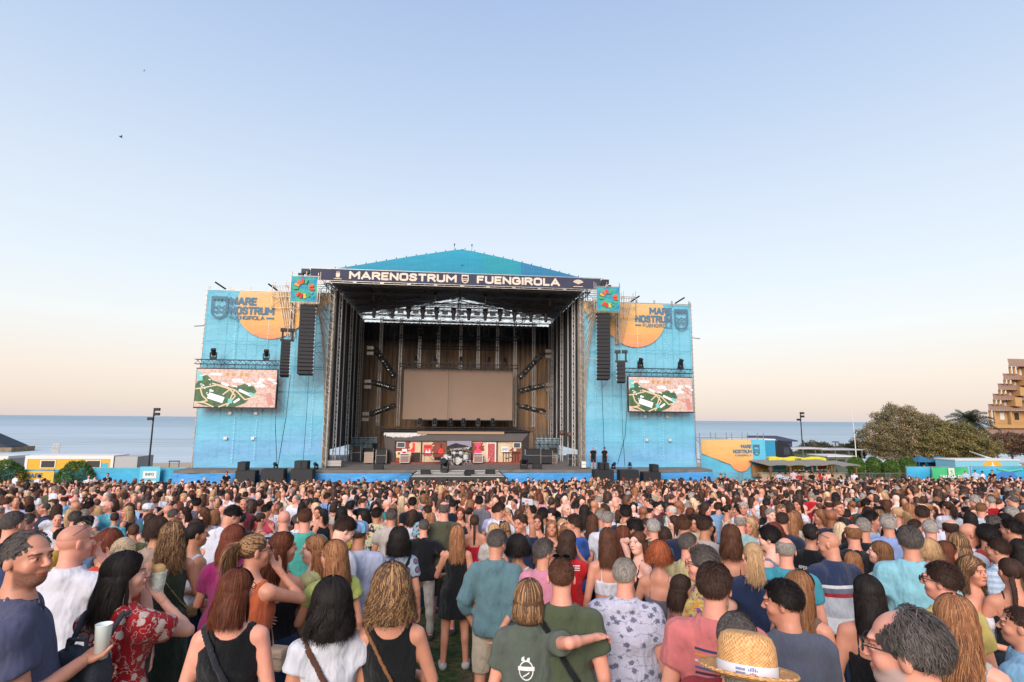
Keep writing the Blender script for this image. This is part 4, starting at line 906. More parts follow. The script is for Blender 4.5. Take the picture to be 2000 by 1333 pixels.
def wing(s):
 w = empty('scaffold_wing', (0, 0, 0), 0, f'tall scaffold wing in blue banner with orange sun, {"left" if s < 0 else "right"} of the stage opening', 'stage wing', 'the two scaffold wings of the stage')
 xa, xb = (10.95, 20.86)
 X = lambda x: s * x
 b = MB(); scaffold(b, min(X(xa), X(xb)), max(X(xa), X(xb)), .25, 2.6, 1.95, 16.3, 1.7, 1.95, .045); b.build('scaffolding', M_galv, w)
 b = MB()
 for i in range(7):
  x = X(xa + (xb - xa) * i / 6); b.bar((x, .0, 16.2), (x, .0, 16.75), .03)
 b.bar((X(xa), 0, 16.45), (X(xb + .1), 0, 16.45), .04); b.bar((X(xb + .05), 0, 1.9), (X(xb + .05), 0, 16.6), .045)
 for i in range(36): b.bar((X(xb + .02), -.03, 2.3 + i * .4), (X(xb + .14), -.06, 2.32 + i * .4), .02, 3)
 b.build('edge_poles', M_galv, w)
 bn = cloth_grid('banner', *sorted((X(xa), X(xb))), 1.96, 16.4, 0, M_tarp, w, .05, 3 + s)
 # the printed sun: circle on its outer side, cut straight towards the stage
 cx, cz, r = X(15.65), 15.2, 2.8
 P = []
 for a in range(0, 361, 6):
  x, z_ = cx + r * math.cos(R(a)), cz + r * math.sin(R(a)); P.append((x, z_))
 # clip polygon: below the top edge, plus a wedge to the inner edge
 inner = X(xa + .02)
 low = [(cx + r * math.cos(R(a)) * 1.0, cz + r * math.sin(R(a))) for a in (range(155, 316, 5) if s < 0 else range(385, 224, -5))]
 top = 16.38; low = [(x, min(z_, top)) for x, z_ in low]
 tl = (low[0][0], top); poly = [tl] + low + [(inner, 15.6), (inner, top)]
 sb = MB(); n = len(poly); c0 = (cx, 15.2)
 vs = [(x, -.16, z_) for x, z_ in poly] + [(c0[0], -.16, c0[1])]; sb.add(vs, [(i, (i + 1) % n, n) for i in range(n)]); sb.build('sun_motif', M_sun, bn)
 # writing
 yk = -.19
 if s < 0:
  block_text('MARE', -19.0, -16.85, 15.5, .68, .16, yk, M_ink, bn); block_text('NOSTRUM', -19.0, -15.4, 14.72, .68, .16, yk, M_ink, bn); block_text('FUENGIROLA', -18.95, -16.15, 14.12, .34, .065, yk, M_ink, bn)
  k = MB(); k.box(-16.0, -15.4, yk - .02, yk, 14.06, 14.18); crest(k, -19.8, 14.95, 1.15, 1.75, yk - .02, yk, .13); k.build('emblem', M_ink, bn)
 else:
  block_text('MARE', 16.95, 19.05, 15.72, .66, .16, yk, M_ink, bn); block_text('NOSTRUM', 15.62, 19.05, 14.98, .66, .16, yk, M_ink, bn); block_text('FUENGIROLA', 16.3, 19.05, 14.4, .32, .06, yk, M_ink, bn)
  k = MB(); k.box(15.6, 16.15, yk - .02, yk, 14.34, 14.46); crest(k, 19.9, 15.05, 1.15, 1.75, yk - .02, yk, .13); k.build('emblem', M_ink, bn)
 for x, z_ in ((18.3, 6.3), (16.3, 6.3), (18.5, 4.3), (16.4, 4.3)):
  k = MB(); k.box(X(x) - .13, X(x) + .13, -.2, -.15, z_ - .12, z_ + .1); k.build('tie_patch', M_alu, bn)
 # light ropes seen through the cloth
 k = MB()
 for x, z0, z1 in ((18.4, 10, 15.8), (15.8, 10, 15.2), (17.9, 2.4, 6.2), (16.2, 2.6, 6.0), (11.9, 3.5, 9)):
  for i in range(int((z1 - z0) / .25)): k.box(X(x) - .02, X(x) + .02, -.17, -.15, z0 + i * .25, z0 + i * .25 + .14)
 k.build('rope_marks', mat('pale_tape', '#9ed3e4', .7), bn)
 # inner edge: slender lattice towers and the fan of outrigger tubes
 b = MB(); b.truss((X(10.75), -.05, 1.95), (X(10.75), -.05, 17.0), .32, .035, .30); b.truss((X(10.85), 1.0, 1.95), (X(10.85), 1.0, 17.0), .32, .03, .35)
 for i in range(13):
  z1 = 16.9 - .18 * i; b.bar((X(12.8 - .12 * i), -2.2 + .15 * i, 16.9 - .03 * i), (X(10.9), -.2, 15.6 - .85 * i), .028, 4)
 for i in range(7): b.bar((X(12.5 - .05 * i), -2.4, 15.0 - .0 * i), (X(11.0 + .2 * i), 0, 16.6 - .2 * i), .025, 4)
 for i in range(8): b.bar((X(13.6 - .05 * i), -.5, 16.8), (X(12.9 - .07 * i), -.3, 13.2 - .1 * i), .026, 4)
 for i in range(6): b.bar((X(15.3 - .22 * i), -.3, 16.9), (X(14.3 - .14 * i), -.3, 12.6 - .0 * i), .03, 4)
 b.truss((X(13.9), -.3, 12.6), (X(13.9), -.3, 17.3), .22, .035, .4)
 scaffold(b, *sorted((X(11.2), X(15.6))), -.45, .2, 15.0, 16.9, 1.1, .95, .028)
 scaffold(b, *sorted((X(11.25), X(13.45))), -2.6, -.4, 15.0, 17.1, 1.1, 1.05, .03)
 for z_ in (12.9, 12.1, 11.3): b.bar((X(10.8), -.3, z_), (X(11.9), -.5, z_), .025)
 b.build('lattice_tower', mat('galv_warm', '#a69a8c', .5, metal=.4, var=.25, vscale=3), w)
 for x in (19.6, 15.4): b = MB(); b.bar((X(x), .3, 16.6), (X(x + .5), -.6, 16.95), .07, 5); b.build('floodlight', M_blk, w)
 b = MB(); b.bar((X(20.9), 0, 13.4), (X(21.6), -.2, 13.3), .04); b.build('side_bracket', M_blk, w)
 return w
wings = [wing(-1), wing(1)]
def header():
 h = empty('header_banner', (0, -1.6, 17.7), 0, 'long dark navy banner with cream block letters across the front of the stage roof', 'banner')
 b = MB(); b.box(-12.3, 12.1, -.05, 0, -.50, .42)
 o = b.build('cloth', M_navy, h); yk = -.07
 block_text('MARENOSTRUM', -9.2, -.35, -.03, .68, .17, yk, M_inkw, o); block_text('FUENGIROLA', 1.35, 8.5, -.03, .68, .17, yk, M_inkw, o)
 k = MB(); crest(k, .36, -.02, .52, .68, yk - .01, yk, .075); k.build('emblem', M_inkw, o)
 k = MB(); cx = -10.1; k.prism([(cx - .16, .10), (cx + .16, .10), (cx + .16, -.16), (cx + .08, -.25), (cx - .08, -.25), (cx - .16, -.16)], yk - .01, yk)
 for i in range(3): k.prism([(cx - .14 + .1 * i, .13), (cx - .06 + .1 * i, .13), (cx - .10 + .1 * i, .30)], yk - .01, yk)
 k.box(cx - .32, cx + .32, yk - .01, yk, -.40, -.36); k.box(cx - .22, cx + .22, yk - .01, yk, -.34, -.31); k.build('coat_of_arms', M_inkw, o)
 k = MB(); cx, cz = 10.1, -.14
 for i in range(9):
  a0 = R(28 + i * 14); a1 = R(28 + i * 14 + 11); k.prism([(cx, cz), (cx + .52 * math.cos(a1), cz + .42 * math.sin(a1)), (cx + .52 * math.cos(a0), cz + .42 * math.sin(a0))][::-1], yk - .01, yk)
 k.box(cx - .42, cx + .42, yk - .01, yk, -.36, -.31); k.build('fan_logo', M_inkw, o)
 b = MB(); b.bar((-12.5, -.05, .47), (12.3, -.05, .47), .035); b.bar((-12.5, -.05, -.55), (12.3, -.05, -.55), .035); b.bar((-12.3, -.12, -.72), (12.1, -.12, -.72), .03)
 for i in range(30): x = -12.2 + i * .835; b.bar((x, -.05, -.55), (x, -.12, -.72), .015)
 for i in range(11): b.box(-10.9 + i * 2.2 - .15, -10.9 + i * 2.2 + .15, -.15, 0, -.72, -.60)
 b.build('rail', M_galv, h)
 for x in (-12.7, 12.5):
  for q in ((x - .3, x + .3, -.2, .3, .0, .35), (x - .45, x - .1, -.5, 0, -.35, -.1), (x + .15, x + .4, -.5, 0, -.4, -.2)): b = MB(); b.box(*q); b.build('floodlight', M_blk, h)
header()
# ------------------------------------------------------------------ hung loudspeakers
def pa_cab(w_, h_, d_):
 b = MB(); b.add([(-w_ / 2, 0, -h_ * .5), (w_ / 2, 0, -h_ * .5), (w_ * .42, d_, -h_ * .42), (-w_ * .42, d_, -h_ * .42), (-w_ / 2, 0, h_ * .5), (w_ / 2, 0, h_ * .5), (w_ * .42, d_, h_ * .42), (-w_ * .42, d_, h_ * .42)],
     [(0, 3, 2, 1), (4, 5, 6, 7), (0, 1, 5, 4), (1, 2, 6, 5), (2, 3, 7, 6), (3, 0, 4, 7)]); return b
def line_array(name, x, z_top, n, w_, h_, label, group, curve, ang0=0, side=1, double=False):
 t = empty(name, (x, -2.5, z_top), R(ang0), label, 'loudspeaker', group)
 cab = pa_cab(w_, h_ * .94, .55); first = None; y, z_, a = 0, -h_ / 2 - .15, 0
 for i in range(n):
  if first is None: o = cab.build('speaker_cabinet', M_speak, t, bevel=.012); first = o
  else: o = first.copy(); COL.objects.link(o); o.parent = t
  a = curve * (i / n) ** 2.2; o.location = (0, y, z_); o.rotation_euler = (R(-a), 0, 0)
  z_ -= h_ * math.cos(R(a)); y += h_ * math.sin(R(a))
  if i % 1 == 0:
   k = MB(); k.box(side * w_ * .5 - .02, side * w_ * .5 + .02, -.03, .03, -.04, .02); q = k.build('rigging_pin', M_alu, o)
 b = MB(); b.box(-w_ / 2, w_ / 2, .05, .5, -.12, -.02)
 if double: b = MB(); b.box(-w_ / 2, -w_ / 2 + .12, 0, .3, -.15, .75); b.box(w_ / 2, w_ / 2 + .12, 0, .3, -.15, .75); b.box(-w_ / 2 - .1, w_ / 2 + .2, .1, .3, -.14, 0); b.box(-w_ / 2 - .1, -w_ / 2 + .35, -.1, .3, .6, .85); b.box(w_ / 2 - .25, w_ / 2 + .2, -.1, .3, .6, .85)
 b.build('bumper_frame', M_blk, t); return t
line_array('line_array', -12.1, 14.95, 18, 1.22, .302, 'tall main hanging loudspeaker column beside the opening, under the left square flag', 'main loudspeaker columns', 16, 4, 1)
line_array('line_array', 12.05, 14.95, 18, 1.15, .302, 'tall main hanging loudspeaker column beside the opening, under the right square flag', 'main loudspeaker columns', 16, -4, -1)
line_array('line_array', -13.62, 12.1, 11, .72, .245, 'slim curved side loudspeaker column hanging outside the left main column', 'side fill loudspeaker columns', 26, 10, 1, True)
line_array('line_array', 13.5, 10.95, 5, .72, .33, 'short five box loudspeaker column hanging outside the right main column', 'side fill loudspeaker columns', 26, -12, -1, True)
def cable(pts, label, r=.022, group='black cables hanging down the wings'):
 b = MB(); V = []
 for (a, c) in zip(pts, pts[1:]):
  for i in range(6): V.append(Vector(a).lerp(Vector(c), i / 6))
 V.append(Vector(pts[-1])); b.path(V, r, 4); tag(b.build('cable', M_cable), label, 'cable', group)
cable([(-11.8, -2.2, 9.6), (-11.95, -1.6, 6), (-12.1, -1.2, 2.1)], 'black cable falling from the left main loudspeaker column to the deck')
cable([(-13.2, -2.2, 9.3), (-13.5, -1.6, 6), (-14.0, -1.2, 2.1)], 'black cable falling from the left slim loudspeaker column to the deck')
cable([(-14.5, -.8, 9.0), (-14.5, -.9, 5.5), (-14.05, -1.2, 2.1)], 'black cable falling from the corner of the left video screen')
cable([(11.9, -2.2, 9.4), (12.15, -1.6, 6), (12.3, -1.3, 2.1)], 'black cable falling from the right main loudspeaker column to the deck')
cable([(13.6, -2.2, 9.0), (13.8, -1.6, 5), (14.05, -1.3, 2.1)], 'black cable falling from the short right loudspeaker column')
cable([(14.6, -.9, 8.5), (14.2, -1.0, 4.6), (13.4, -1.3, 2.3)], 'black cable slanting down from the right video screen corner')
cable([(-.9, 9.3, 5.3), (-.9, 9.3, 11), (-.9, 9.3, 17)], 'thin pale steel wire hanging in front of the blank brown screen', .02, None)
# ------------------------------------------------------------------ square flags with a ring of petals
def flag(x0, x1, label):
 g = MAT.get('flag_mat')
 if not g:
  q = G('flag_mat', rough=.8); v = q.coords(); n = q.noise(v, 1.6, 3, .6); q.base(q.ramp(n, [(.3, '#2c5f9e'), (.45, '#3a93a8'), (.6, '#4aa386'), (.75, '#5aa05c')])); g = q.m
 t = empty('square_flag', ((x0 + x1) / 2, -2.72, 16.15), 0, label, 'flag', 'square flags above the main loudspeakers')
 o = cloth_grid('cloth', -(x1 - x0) / 2, (x1 - x0) / 2, -1.05, 1.0, 0, g, t, .03, 8, 20, 20)
 cols = ['#d8432f', '#e2622c', '#e89a35', '#4aa36a', '#3b93a8', '#d2453a', '#c9302f', '#dfae3a', '#3e9c62', '#46a19a']
 for i in range(14):
  if i in (4, 12): continue
  a = R(100 + i * 25.7); k = MB(); r0, r1 = .42, .78; da = .17
  k.prism([(r0 * math.cos(a - da), r0 * math.sin(a - da)), (r1 * math.cos(a - da * .9), r1 * math.sin(a - da * .9)), (r1 * 1.05 * math.cos(a), r1 * 1.05 * math.sin(a)), (r1 * math.cos(a + da * .9), r1 * math.sin(a + da * .9)), (r0 * math.cos(a + da), r0 * math.sin(a + da))][::-1], -.10, -.08)
  k.build('petal', mat('petal' + str(i % 10), cols[i % 10], .8), o)
 b = MB(); w_ = (x1 - x0) / 2
 for z_ in (-1.08, 1.05): b.bar((-w_ - .15, .05, z_), (w_ + .15, .05, z_), .03)
 for x in (-w_ - .05, w_ + .05): b.bar((x, .05, -1.2), (x, .05, 1.35), .03)
 b.build('frame', M_galv, t)
flag(-13.45, -11.45, 'square teal flag with a ring of red and orange petals, above the left main loudspeaker')
flag(11.45, 13.4, 'square teal flag with a ring of red and orange petals, above the right main loudspeaker')
# ------------------------------------------------------------------ video screens on the wings
def screen(x0, x1, z0, z1, label):
 cx, W, H = (x0 + x1) / 2, x1 - x0, z1 - z0
 t = empty('video_screen', (cx, -1.05, z0), 0, label, 'video screen', 'video screens on the wings')
 b = MB(); b.box(-W / 2, W / 2, 0, .25, 0, H); b.box(-W / 2 - .03, W / 2 + .03, -.02, .06, -.06, 0); b.box(-W / 2 - .03, W / 2 + .03, -.02, .06, H, H + .05); b.build('cabinet', M_blk, t)
 def lit(nm, col, e=.55):
  if nm in MAT: return MAT[nm]
  m = mat(nm, col, .5, emit=e); m.node_tree.nodes['Principled BSDF'].inputs['Base Color'].default_value = (0.03, .03, .03, 1); return m
 q = G('screen_sand', rough=.5) if 'screen_sand' not in MAT else None
 if q:
  v = q.coords(); c = q.mix(q.ramp(q.noise(v, 5, 6, .7), [(.45, 0.0), (.6, 1.0)]), '#dcbcae', '#c79484'); x, y, z_ = q.xyz(v); q.base((.03, .03, .03)); q.L(c, q.b.inputs['Emission Color']); q.b.inputs['Emission Strength'].default_value = .75
  q = G('screen_green', rough=.5); v = q.coords(); q.base((.02, .03, .02)); q.L(q.ramp(q.noise(v, 3, 5), [(.3, '#2c4a2e'), (.7, '#4d6b3f')]), q.b.inputs['Emission Color']); q.b.inputs['Emission Strength'].default_value = .75
 im = MB(); im.box(-W / 2 + .05, W / 2 - .05, -.03, -.005, .05, H - .03); im = im.build('picture', MAT['screen_sand'], t)
 U = lambda u, v_: (-W / 2 + .05 + u * (W - .1), .05 + v_ * (H - .08))
 def poly(pts, m, y=-.035, nm='map_area'): k = MB(); k.prism([U(*p) for p in pts], y, y + .004); k.build(nm, m, im)
 poly([(0, .12), (0, .60), (.06, .80), (.13, .84), (.20, .70), (.34, .60), (.46, .52), (.60, .62), (.72, .55), (.76, .42), (.62, .10), (.5, 0), (.22, 0), (.1, .05)][::-1], MAT['screen_green'])
 pth = MB()
 for pts in ([(0, .47), (.10, .5), (.26, .58), (.42, .48), (.50, .30), (.40, .02)], [(.20, .62), (.34, .55), (.5, .44), (.62, .20), (.8, .30)], [(.06, .48), (.09, .3), (.16, .16), (.0, .10)], [(.34, .32), (.42, .46)], [(0, .13), (.12, .11), (.24, 0)], [(.48, .44), (.42, .10), (.30, 0)]):
  for (a, c) in zip(pts, pts[1:]):
   (xa, za), (xc, zc) = U(*a), U(*c); L = math.hypot(xc - xa, zc - za); nx_, nz_ = -(zc - za) / L * .05, (xc - xa) / L * .05; pth.prism([(xa - nx_, za - nz_), (xc - nx_, zc - nz_), (xc + nx_, zc + nz_), (xa + nx_, za + nz_)], -.045, -.042)
 pth.build('map_paths', lit('screen_path', '#d9b894', .8), im)
 wb = MB(); rs = random.Random(3)
 def rect(u, v_, w_, h_, a, B, y=-.055):
  x, z_ = U(u, v_); ca, sa = math.cos(R(a)), math.sin(R(a)); B.prism([(x + ca * i * w_ - sa * j * h_, z_ + sa * i * w_ + ca * j * h_) for i, j in ((-1, -1), (1, -1), (1, 1), (-1, 1))], y, y + .003)
 rect(.26, .24, .62, .24, -18, wb); rect(.62, .38, .55, .10, -24, wb); rect(.36, .60, .28, .10, -20, wb); rect(.52, .17, .26, .09, 35, wb); rect(.2, .42, .15, .06, 0, wb)
 for _ in range(26): rect(rs.uniform(.45, .98), rs.uniform(.55, .75), rs.uniform(.06, .22), rs.uniform(.03, .08), rs.uniform(-30, 10), wb)
 for _ in range(14): rect(rs.uniform(.02, .2), rs.uniform(.3, .95), rs.uniform(.03, .1), rs.uniform(.03, .05), rs.uniform(-30, 60), wb)
 wb.build('map_buildings', lit('screen_white', '#e6dfe2', .85), im)
 k = MB(); [rect(rs.uniform(.86, .97), v_, .28, .05, -20, k, -.06) for v_ in (.66, .6, .52, .30, .24, .16, .1)]; rect(.93, .22, .2, .5, 12, k, -.05); k.build('map_roofs', lit('screen_pink', '#cf8478', .7), im)
 k = MB(); [rect(u, .86, .13, .13, 0, k, -.06) for u in (.38, .46, .56, .62)]; k.build('map_umbrellas', lit('screen_orange', '#c98a3f', .75), im)
 k = MB(); rect(.04, .80, .2, .35, 10, k, -.05); rect(.44, .16, .16, .18, 0, k, -.06); rect(.7, .34, .22, .12, -20, k, -.062); k.build('map_pool', lit('screen_cyan', '#6fc0bd', .75), im)
 curve_text('AGORA', .26, lit('screen_text', '#f4f0f0', .95), 'map_caption', (U(.24, .86)[0], -.07, U(.24, .86)[1]), parent=im, extrude=.003, bold=.008)
 # carrying truss above with its hanging bolts
 b = MB(); zt = H + .55; b.truss((-W / 2 - .2, .1, zt), (W / 2 + .1, .1, zt), .36, .03, .42)
 for i in range(12): x = -W / 2 + .2 + i * (W - .4) / 11; b.bar((x, .1, H), (x, .1, zt - .15), .02);
 b.build('truss', mat('truss_navy', '#23303c', .5, metal=.3), t)
 for k_, x in enumerate((-W / 2 + 1.15, W / 2 - 1.0)):
  mv = moving_head('moving_head_lamp', (cx + x, -1.0, z0 + zt + .2), f'black lamp on the {"left" if cx < 0 else "right"} screen truss, {"outer" if x * cx > 0 else "inner"} one of its two', 'lamps on the screen trusses', up=True, s=1.35)
def moving_head(name, loc, label, group, up=False, s=1.0, tilt=30, simple=False):
 t = empty(name, loc, rnd.uniform(-.5, .5), label, 'stage lamp', group)
 z = 1 if up else -1; b = MB(); b.box(-.16 * s, .16 * s, -.13 * s, .13 * s, 0 if up else -.12 * s, .12 * s if up else 0); b.build('base', M_blk, t)
 b = MB(); b.box(-.19 * s, -.14 * s, -.06 * s, .06 * s, *sorted((z * .12 * s, z * .42 * s))); b.box(.14 * s, .19 * s, -.06 * s, .06 * s, *sorted((z * .12 * s, z * .42 * s))); b.box(-.19 * s, .19 * s, -.07 * s, .07 * s, *sorted((z * .12 * s, z * .17 * s))); b.build('yoke', M_blk, t)
 M_ = Matrix.Rotation(R(tilt if up else 180 - tilt), 3, 'X'); b = MB(); b.lathe([(.06 * s, -.20 * s), (.12 * s, -.16 * s), (.13 * s, .05 * s), (.15 * s, .20 * s), (.15 * s, .24 * s)], (0, 0, z * .40 * s), 12, M_); hd = b.build('lamp_head', M_blk, t, smooth=False)
 b = MB(); b.lathe([(.0001, .245 * s), (.13 * s, .245 * s)], (0, 0, z * .40 * s), 12, M_); b.build('lens', M_lens, hd)
 return t
screen(-20.74, -14.53, 6.7, 9.78, 'big video screen showing an aerial festival map, on the left wing towards the sea')
screen(14.55, 20.33, 6.7, 9.71, 'big video screen showing an aerial festival map, on the right wing towards the trees')
# ------------------------------------------------------------------ main screen, rigging and lamps inside
t = empty('led_wall', (.15, 10, 5.88), 0, 'large blank brown video wall hanging in the middle of the stage', 'video screen')
g = G('led_off', rough=.6, spec=.2); v = g.coords(); x, y, z_ = g.xyz(v); gr = g.math('GREATER_THAN', g.math('SINE', g.math('MULTIPLY', z_, 60)), .85); c = g.mix(g.math('MULTIPLY', gr, .12), '#8f7867', '#766456'); g.base(g.mix(.3, c, g.ramp(g.noise(v, .6, 3), [(.3, .85), (.7, 1.1)]), 'MULTIPLY'))
b = MB(); b.box(-5.6, 5.6, 0, .2, 0, 5.17); b.build('panel', g.m, t); b = MB(); b.box(-5.66, 5.66, .02, .3, -.1, -.005); b.box(-5.66, 5.66, .02, .3, 5.175, 5.26); b.build('frame', M_blk, t)
def truss_obj(a, b_, label, w_=.32, group='black lighting trusses over the stage', m=None, drops=0):
 c = (Vector(a) + Vector(b_)) / 2; B = MB(); B.truss(Vector(a) - c, Vector(b_) - c, w_, .032, .42)
 L = (Vector(b_) - Vector(a)).length
 for i in range(drops): x = -L / 2 + (i + .5) * L / drops; B.bar((x, 0, -.15), (x, 0, -.15 - (.25 if i % 3 else .5)), .022)
 o = B.build('lighting_truss', m or M_blk, None, c); tag(o, label, 'truss', group); return o
tz = on_y(890, 598, 4).z
truss_obj((-8.3, 4, tz), (9.2, 4, tz), 'front lighting truss carrying the row of tall beam lamps', .4, m=mat('truss_grey', '#4e4946', .5, metal=.2))
tz2 = on_y(890, 634, 9.6).z
truss_obj((-7.7, 9.6, tz2), (8.3, 9.6, tz2), 'second lighting truss, just under the strip of sky behind', .35, m=mat('truss_grey2', '#55504e', .5, metal=.4))
truss_obj((-5.9, 9.4, 11.35), (6.3, 9.4, 11.35), 'black truss running along the top edge of the blank brown screen', .36, drops=26)
truss_obj((-4.0, 12.0, on_y(890, 680, 12).z), (4.4, 12.0, on_y(890, 680, 12).z), 'short black truss between the pale uprights above the brown screen', .34)
truss_obj((-7.0, 11.0, on_y(890, 660, 11).z), (7.0, 11.0, on_y(890, 660, 11).z), 'highest black truss against the brown curtain', .3)
xs = [731, 767, 798, 826, 853, 886, 916, 948, 977, 1005, 1037, 1066]
def beam_lamp(x, label):
 t = empty('beam_lamp', (x, 3.9, tz - .2), 0, label, 'stage lamp', 'tall beam lamps on the front truss')
 b = MB(); b.box(-.2, .2, -.16, .16, -.16, 0); b.build('base', M_blk, t); b = MB(); b.box(-.24, -.19, -.06, .06, -.55, -.1); b.box(.19, .24, -.06, .06, -.55, -.1); b.build('yoke', M_blk, t)
 b = MB(); b.lathe([(.12, -1.15), (.13, -1.12), (.19, -.5), (.19, -.3), (.12, -.2)], (0, 0, 0), 12); b.build('lamp_head', mat('lamp_brown', '#4a4243', .5), t)
ordn = ['first', 'second', 'third', 'fourth', 'fifth', 'sixth', 'seventh', 'eighth', 'ninth', 'tenth', 'eleventh', 'twelfth']
for i, px in enumerate(xs): beam_lamp(on_y(px, 605, 3.9).x, f'tall grey beam lamp hanging from the front truss, {ordn[i]} from the left')
for i in range(11):
 x = on_y((xs[i] + xs[i + 1]) / 2, 605, 3.9).x; t = empty('box_lamp', (x, 3.9, tz - .2), 0, f'flat box lamp on the front truss between the {ordn[i]} and {ordn[i+1]} tall beam lamps', 'stage lamp', 'flat box lamps on the front truss')
 b = MB(); b.bar((-.2, 0, 0), (-.2, 0, -.35), .015); b.bar((.2, 0, 0), (.2, 0, -.35), .015); b.build('bracket', M_blk, t); b = MB(); b.box(-.27, .27, -.1, .1, -.66, -.36); hs = b.build('housing', mat('lamp_steel', '#6a6561', .4, metal=.4), t)
 b = MB(); b.box(-.22, .22, -.12, -.101, -.61, -.41); b.build('lens', M_lens, hs)
for i, px in enumerate((770, 822, 851, 888, 920, 950, 983, 1012)): moving_head('moving_head_lamp', (on_y(px, 640, 9.6).x, 9.6, tz2 - .2), f'dark lamp hanging under the second truss, {ordn[i]} from the left', 'lamps under the second truss', s=1.7, tilt=20)
for i, px in enumerate((812, 850, 900, 955, 987)): moving_head('moving_head_lamp', (on_y(px, 705, 9.3).x, 9.3, 11.55), f'small black lamp on the truss over the brown screen, {ordn[i]} from the left', 'lamps on the screen top truss', up=True, s=1.1)
for i, px in enumerate((820, 849, 880, 905, 934, 962)): moving_head('moving_head_lamp', (on_y(px, 832, 9.0).x, 9.0, on_y(px, 833, 9).z), f'round headed lamp under the brown screen, {ordn[i]} from the left', 'lamps under the brown screen', up=True, s=1.25, tilt=0)
# six slanted lighting ladders at the sides
for i, (a, c, lab) in enumerate((((733, 682), (771, 738), 'upper left'), ((728, 747), (772, 760), 'middle left'), ((724, 810), (772, 792), 'lower left'), ((1062, 688), (1013, 740), 'upper right'), ((1063, 753), (1012, 765), 'middle right'), ((1064, 806), (1011, 792), 'lower right'))):
 A, Cc = on_y(*a, 8.5), on_y(*c, 9.5); m_ = (A + Cc) / 2
 t = empty('lighting_ladder', m_, 0, f'black slanted bar packed with small lamps, {lab} of the brown screen', 'stage lights', 'slanted lamp bars beside the brown screen')
 B = MB(); B.truss(A - m_, Cc - m_, .42, .04, .35); B.build('frame', M_blk, t)
 B = MB(); d = (Cc - A)
 rs = random.Random(i)
 for k in range(14):
  p = A - m_ + d * ((k + .5) / 14); q = p + Vector((rs.uniform(-.12, .12), -.3, rs.uniform(-.2, .2))); B.box(q.x - .16, q.x + .16, q.y - .12, q.y + .12, q.z - .13, q.z + .13)
 B.build('lamps', M_blk2, t); B = MB()
 for k in range(10): p = A - m_ + d * ((k + .5) / 10); B.box(p.x - .04 + rs.uniform(-.1, .1), p.x + .04, -.75, -.70, p.z - .03, p.z + .03)
 B.build('clamps', M_alu, t)
 s = -1 if a[0] < 900 else 1; e = A - m_; B = MB()
 for k in (0, 1): B.box(e.x + s * .1, e.x + s * .75, -.9, -.5, e.z - .55 * k - .1, e.z - .55 * k + .22)
 B.build('end_lamps', mat('lamp_steel', '#6a6561'), t)
 cable([tuple(A + Vector((0, 0, .3))), tuple(A + Vector((.1 * s, 0, 1.5))), tuple(A + Vector((.3 * s, .2, 2.6)))], f'thin black hoist cable above the {lab} lamp bar', .02, 'hoist cables')
for i, (px, z0, z1) in enumerate(((770, 5.2, 16.5), (1022, 5.2, 16.5), (1055, 6, 16.4))):
 x = on_y(px, 700, 8).x; cable([(x, 8, z0), (x - .1, 8, z1)], f'pale straight hoist wire at the {["left", "right", "far right"][i]} of the brown screen', .018, 'pale hoist wires')
for px, lab in ((728, 'left'), (850, 'centre left'), (949, 'centre right'), (1076, 'right')):   # chain hoists
 x = on_y(px, 575, 3).x; t = empty('chain_hoist', (x, 3.5, tz + .9), 0, f'chain hoist with its hook block over the front truss, {lab} one', 'hoist', 'chain hoists over the front truss')
 b = MB(); b.box(-.14, .14, -.1, .1, 0, .35); b.box(-.3, .3, -.08, .08, .3, .42); b.build('motor', M_dkgrey, t); b = MB(); b.bar((0, 0, .35), (0, 0, 2.2), .02); b.bar((0, 0, 0), (0, 0, -.7), .03); b.build('chain', M_alu, t)
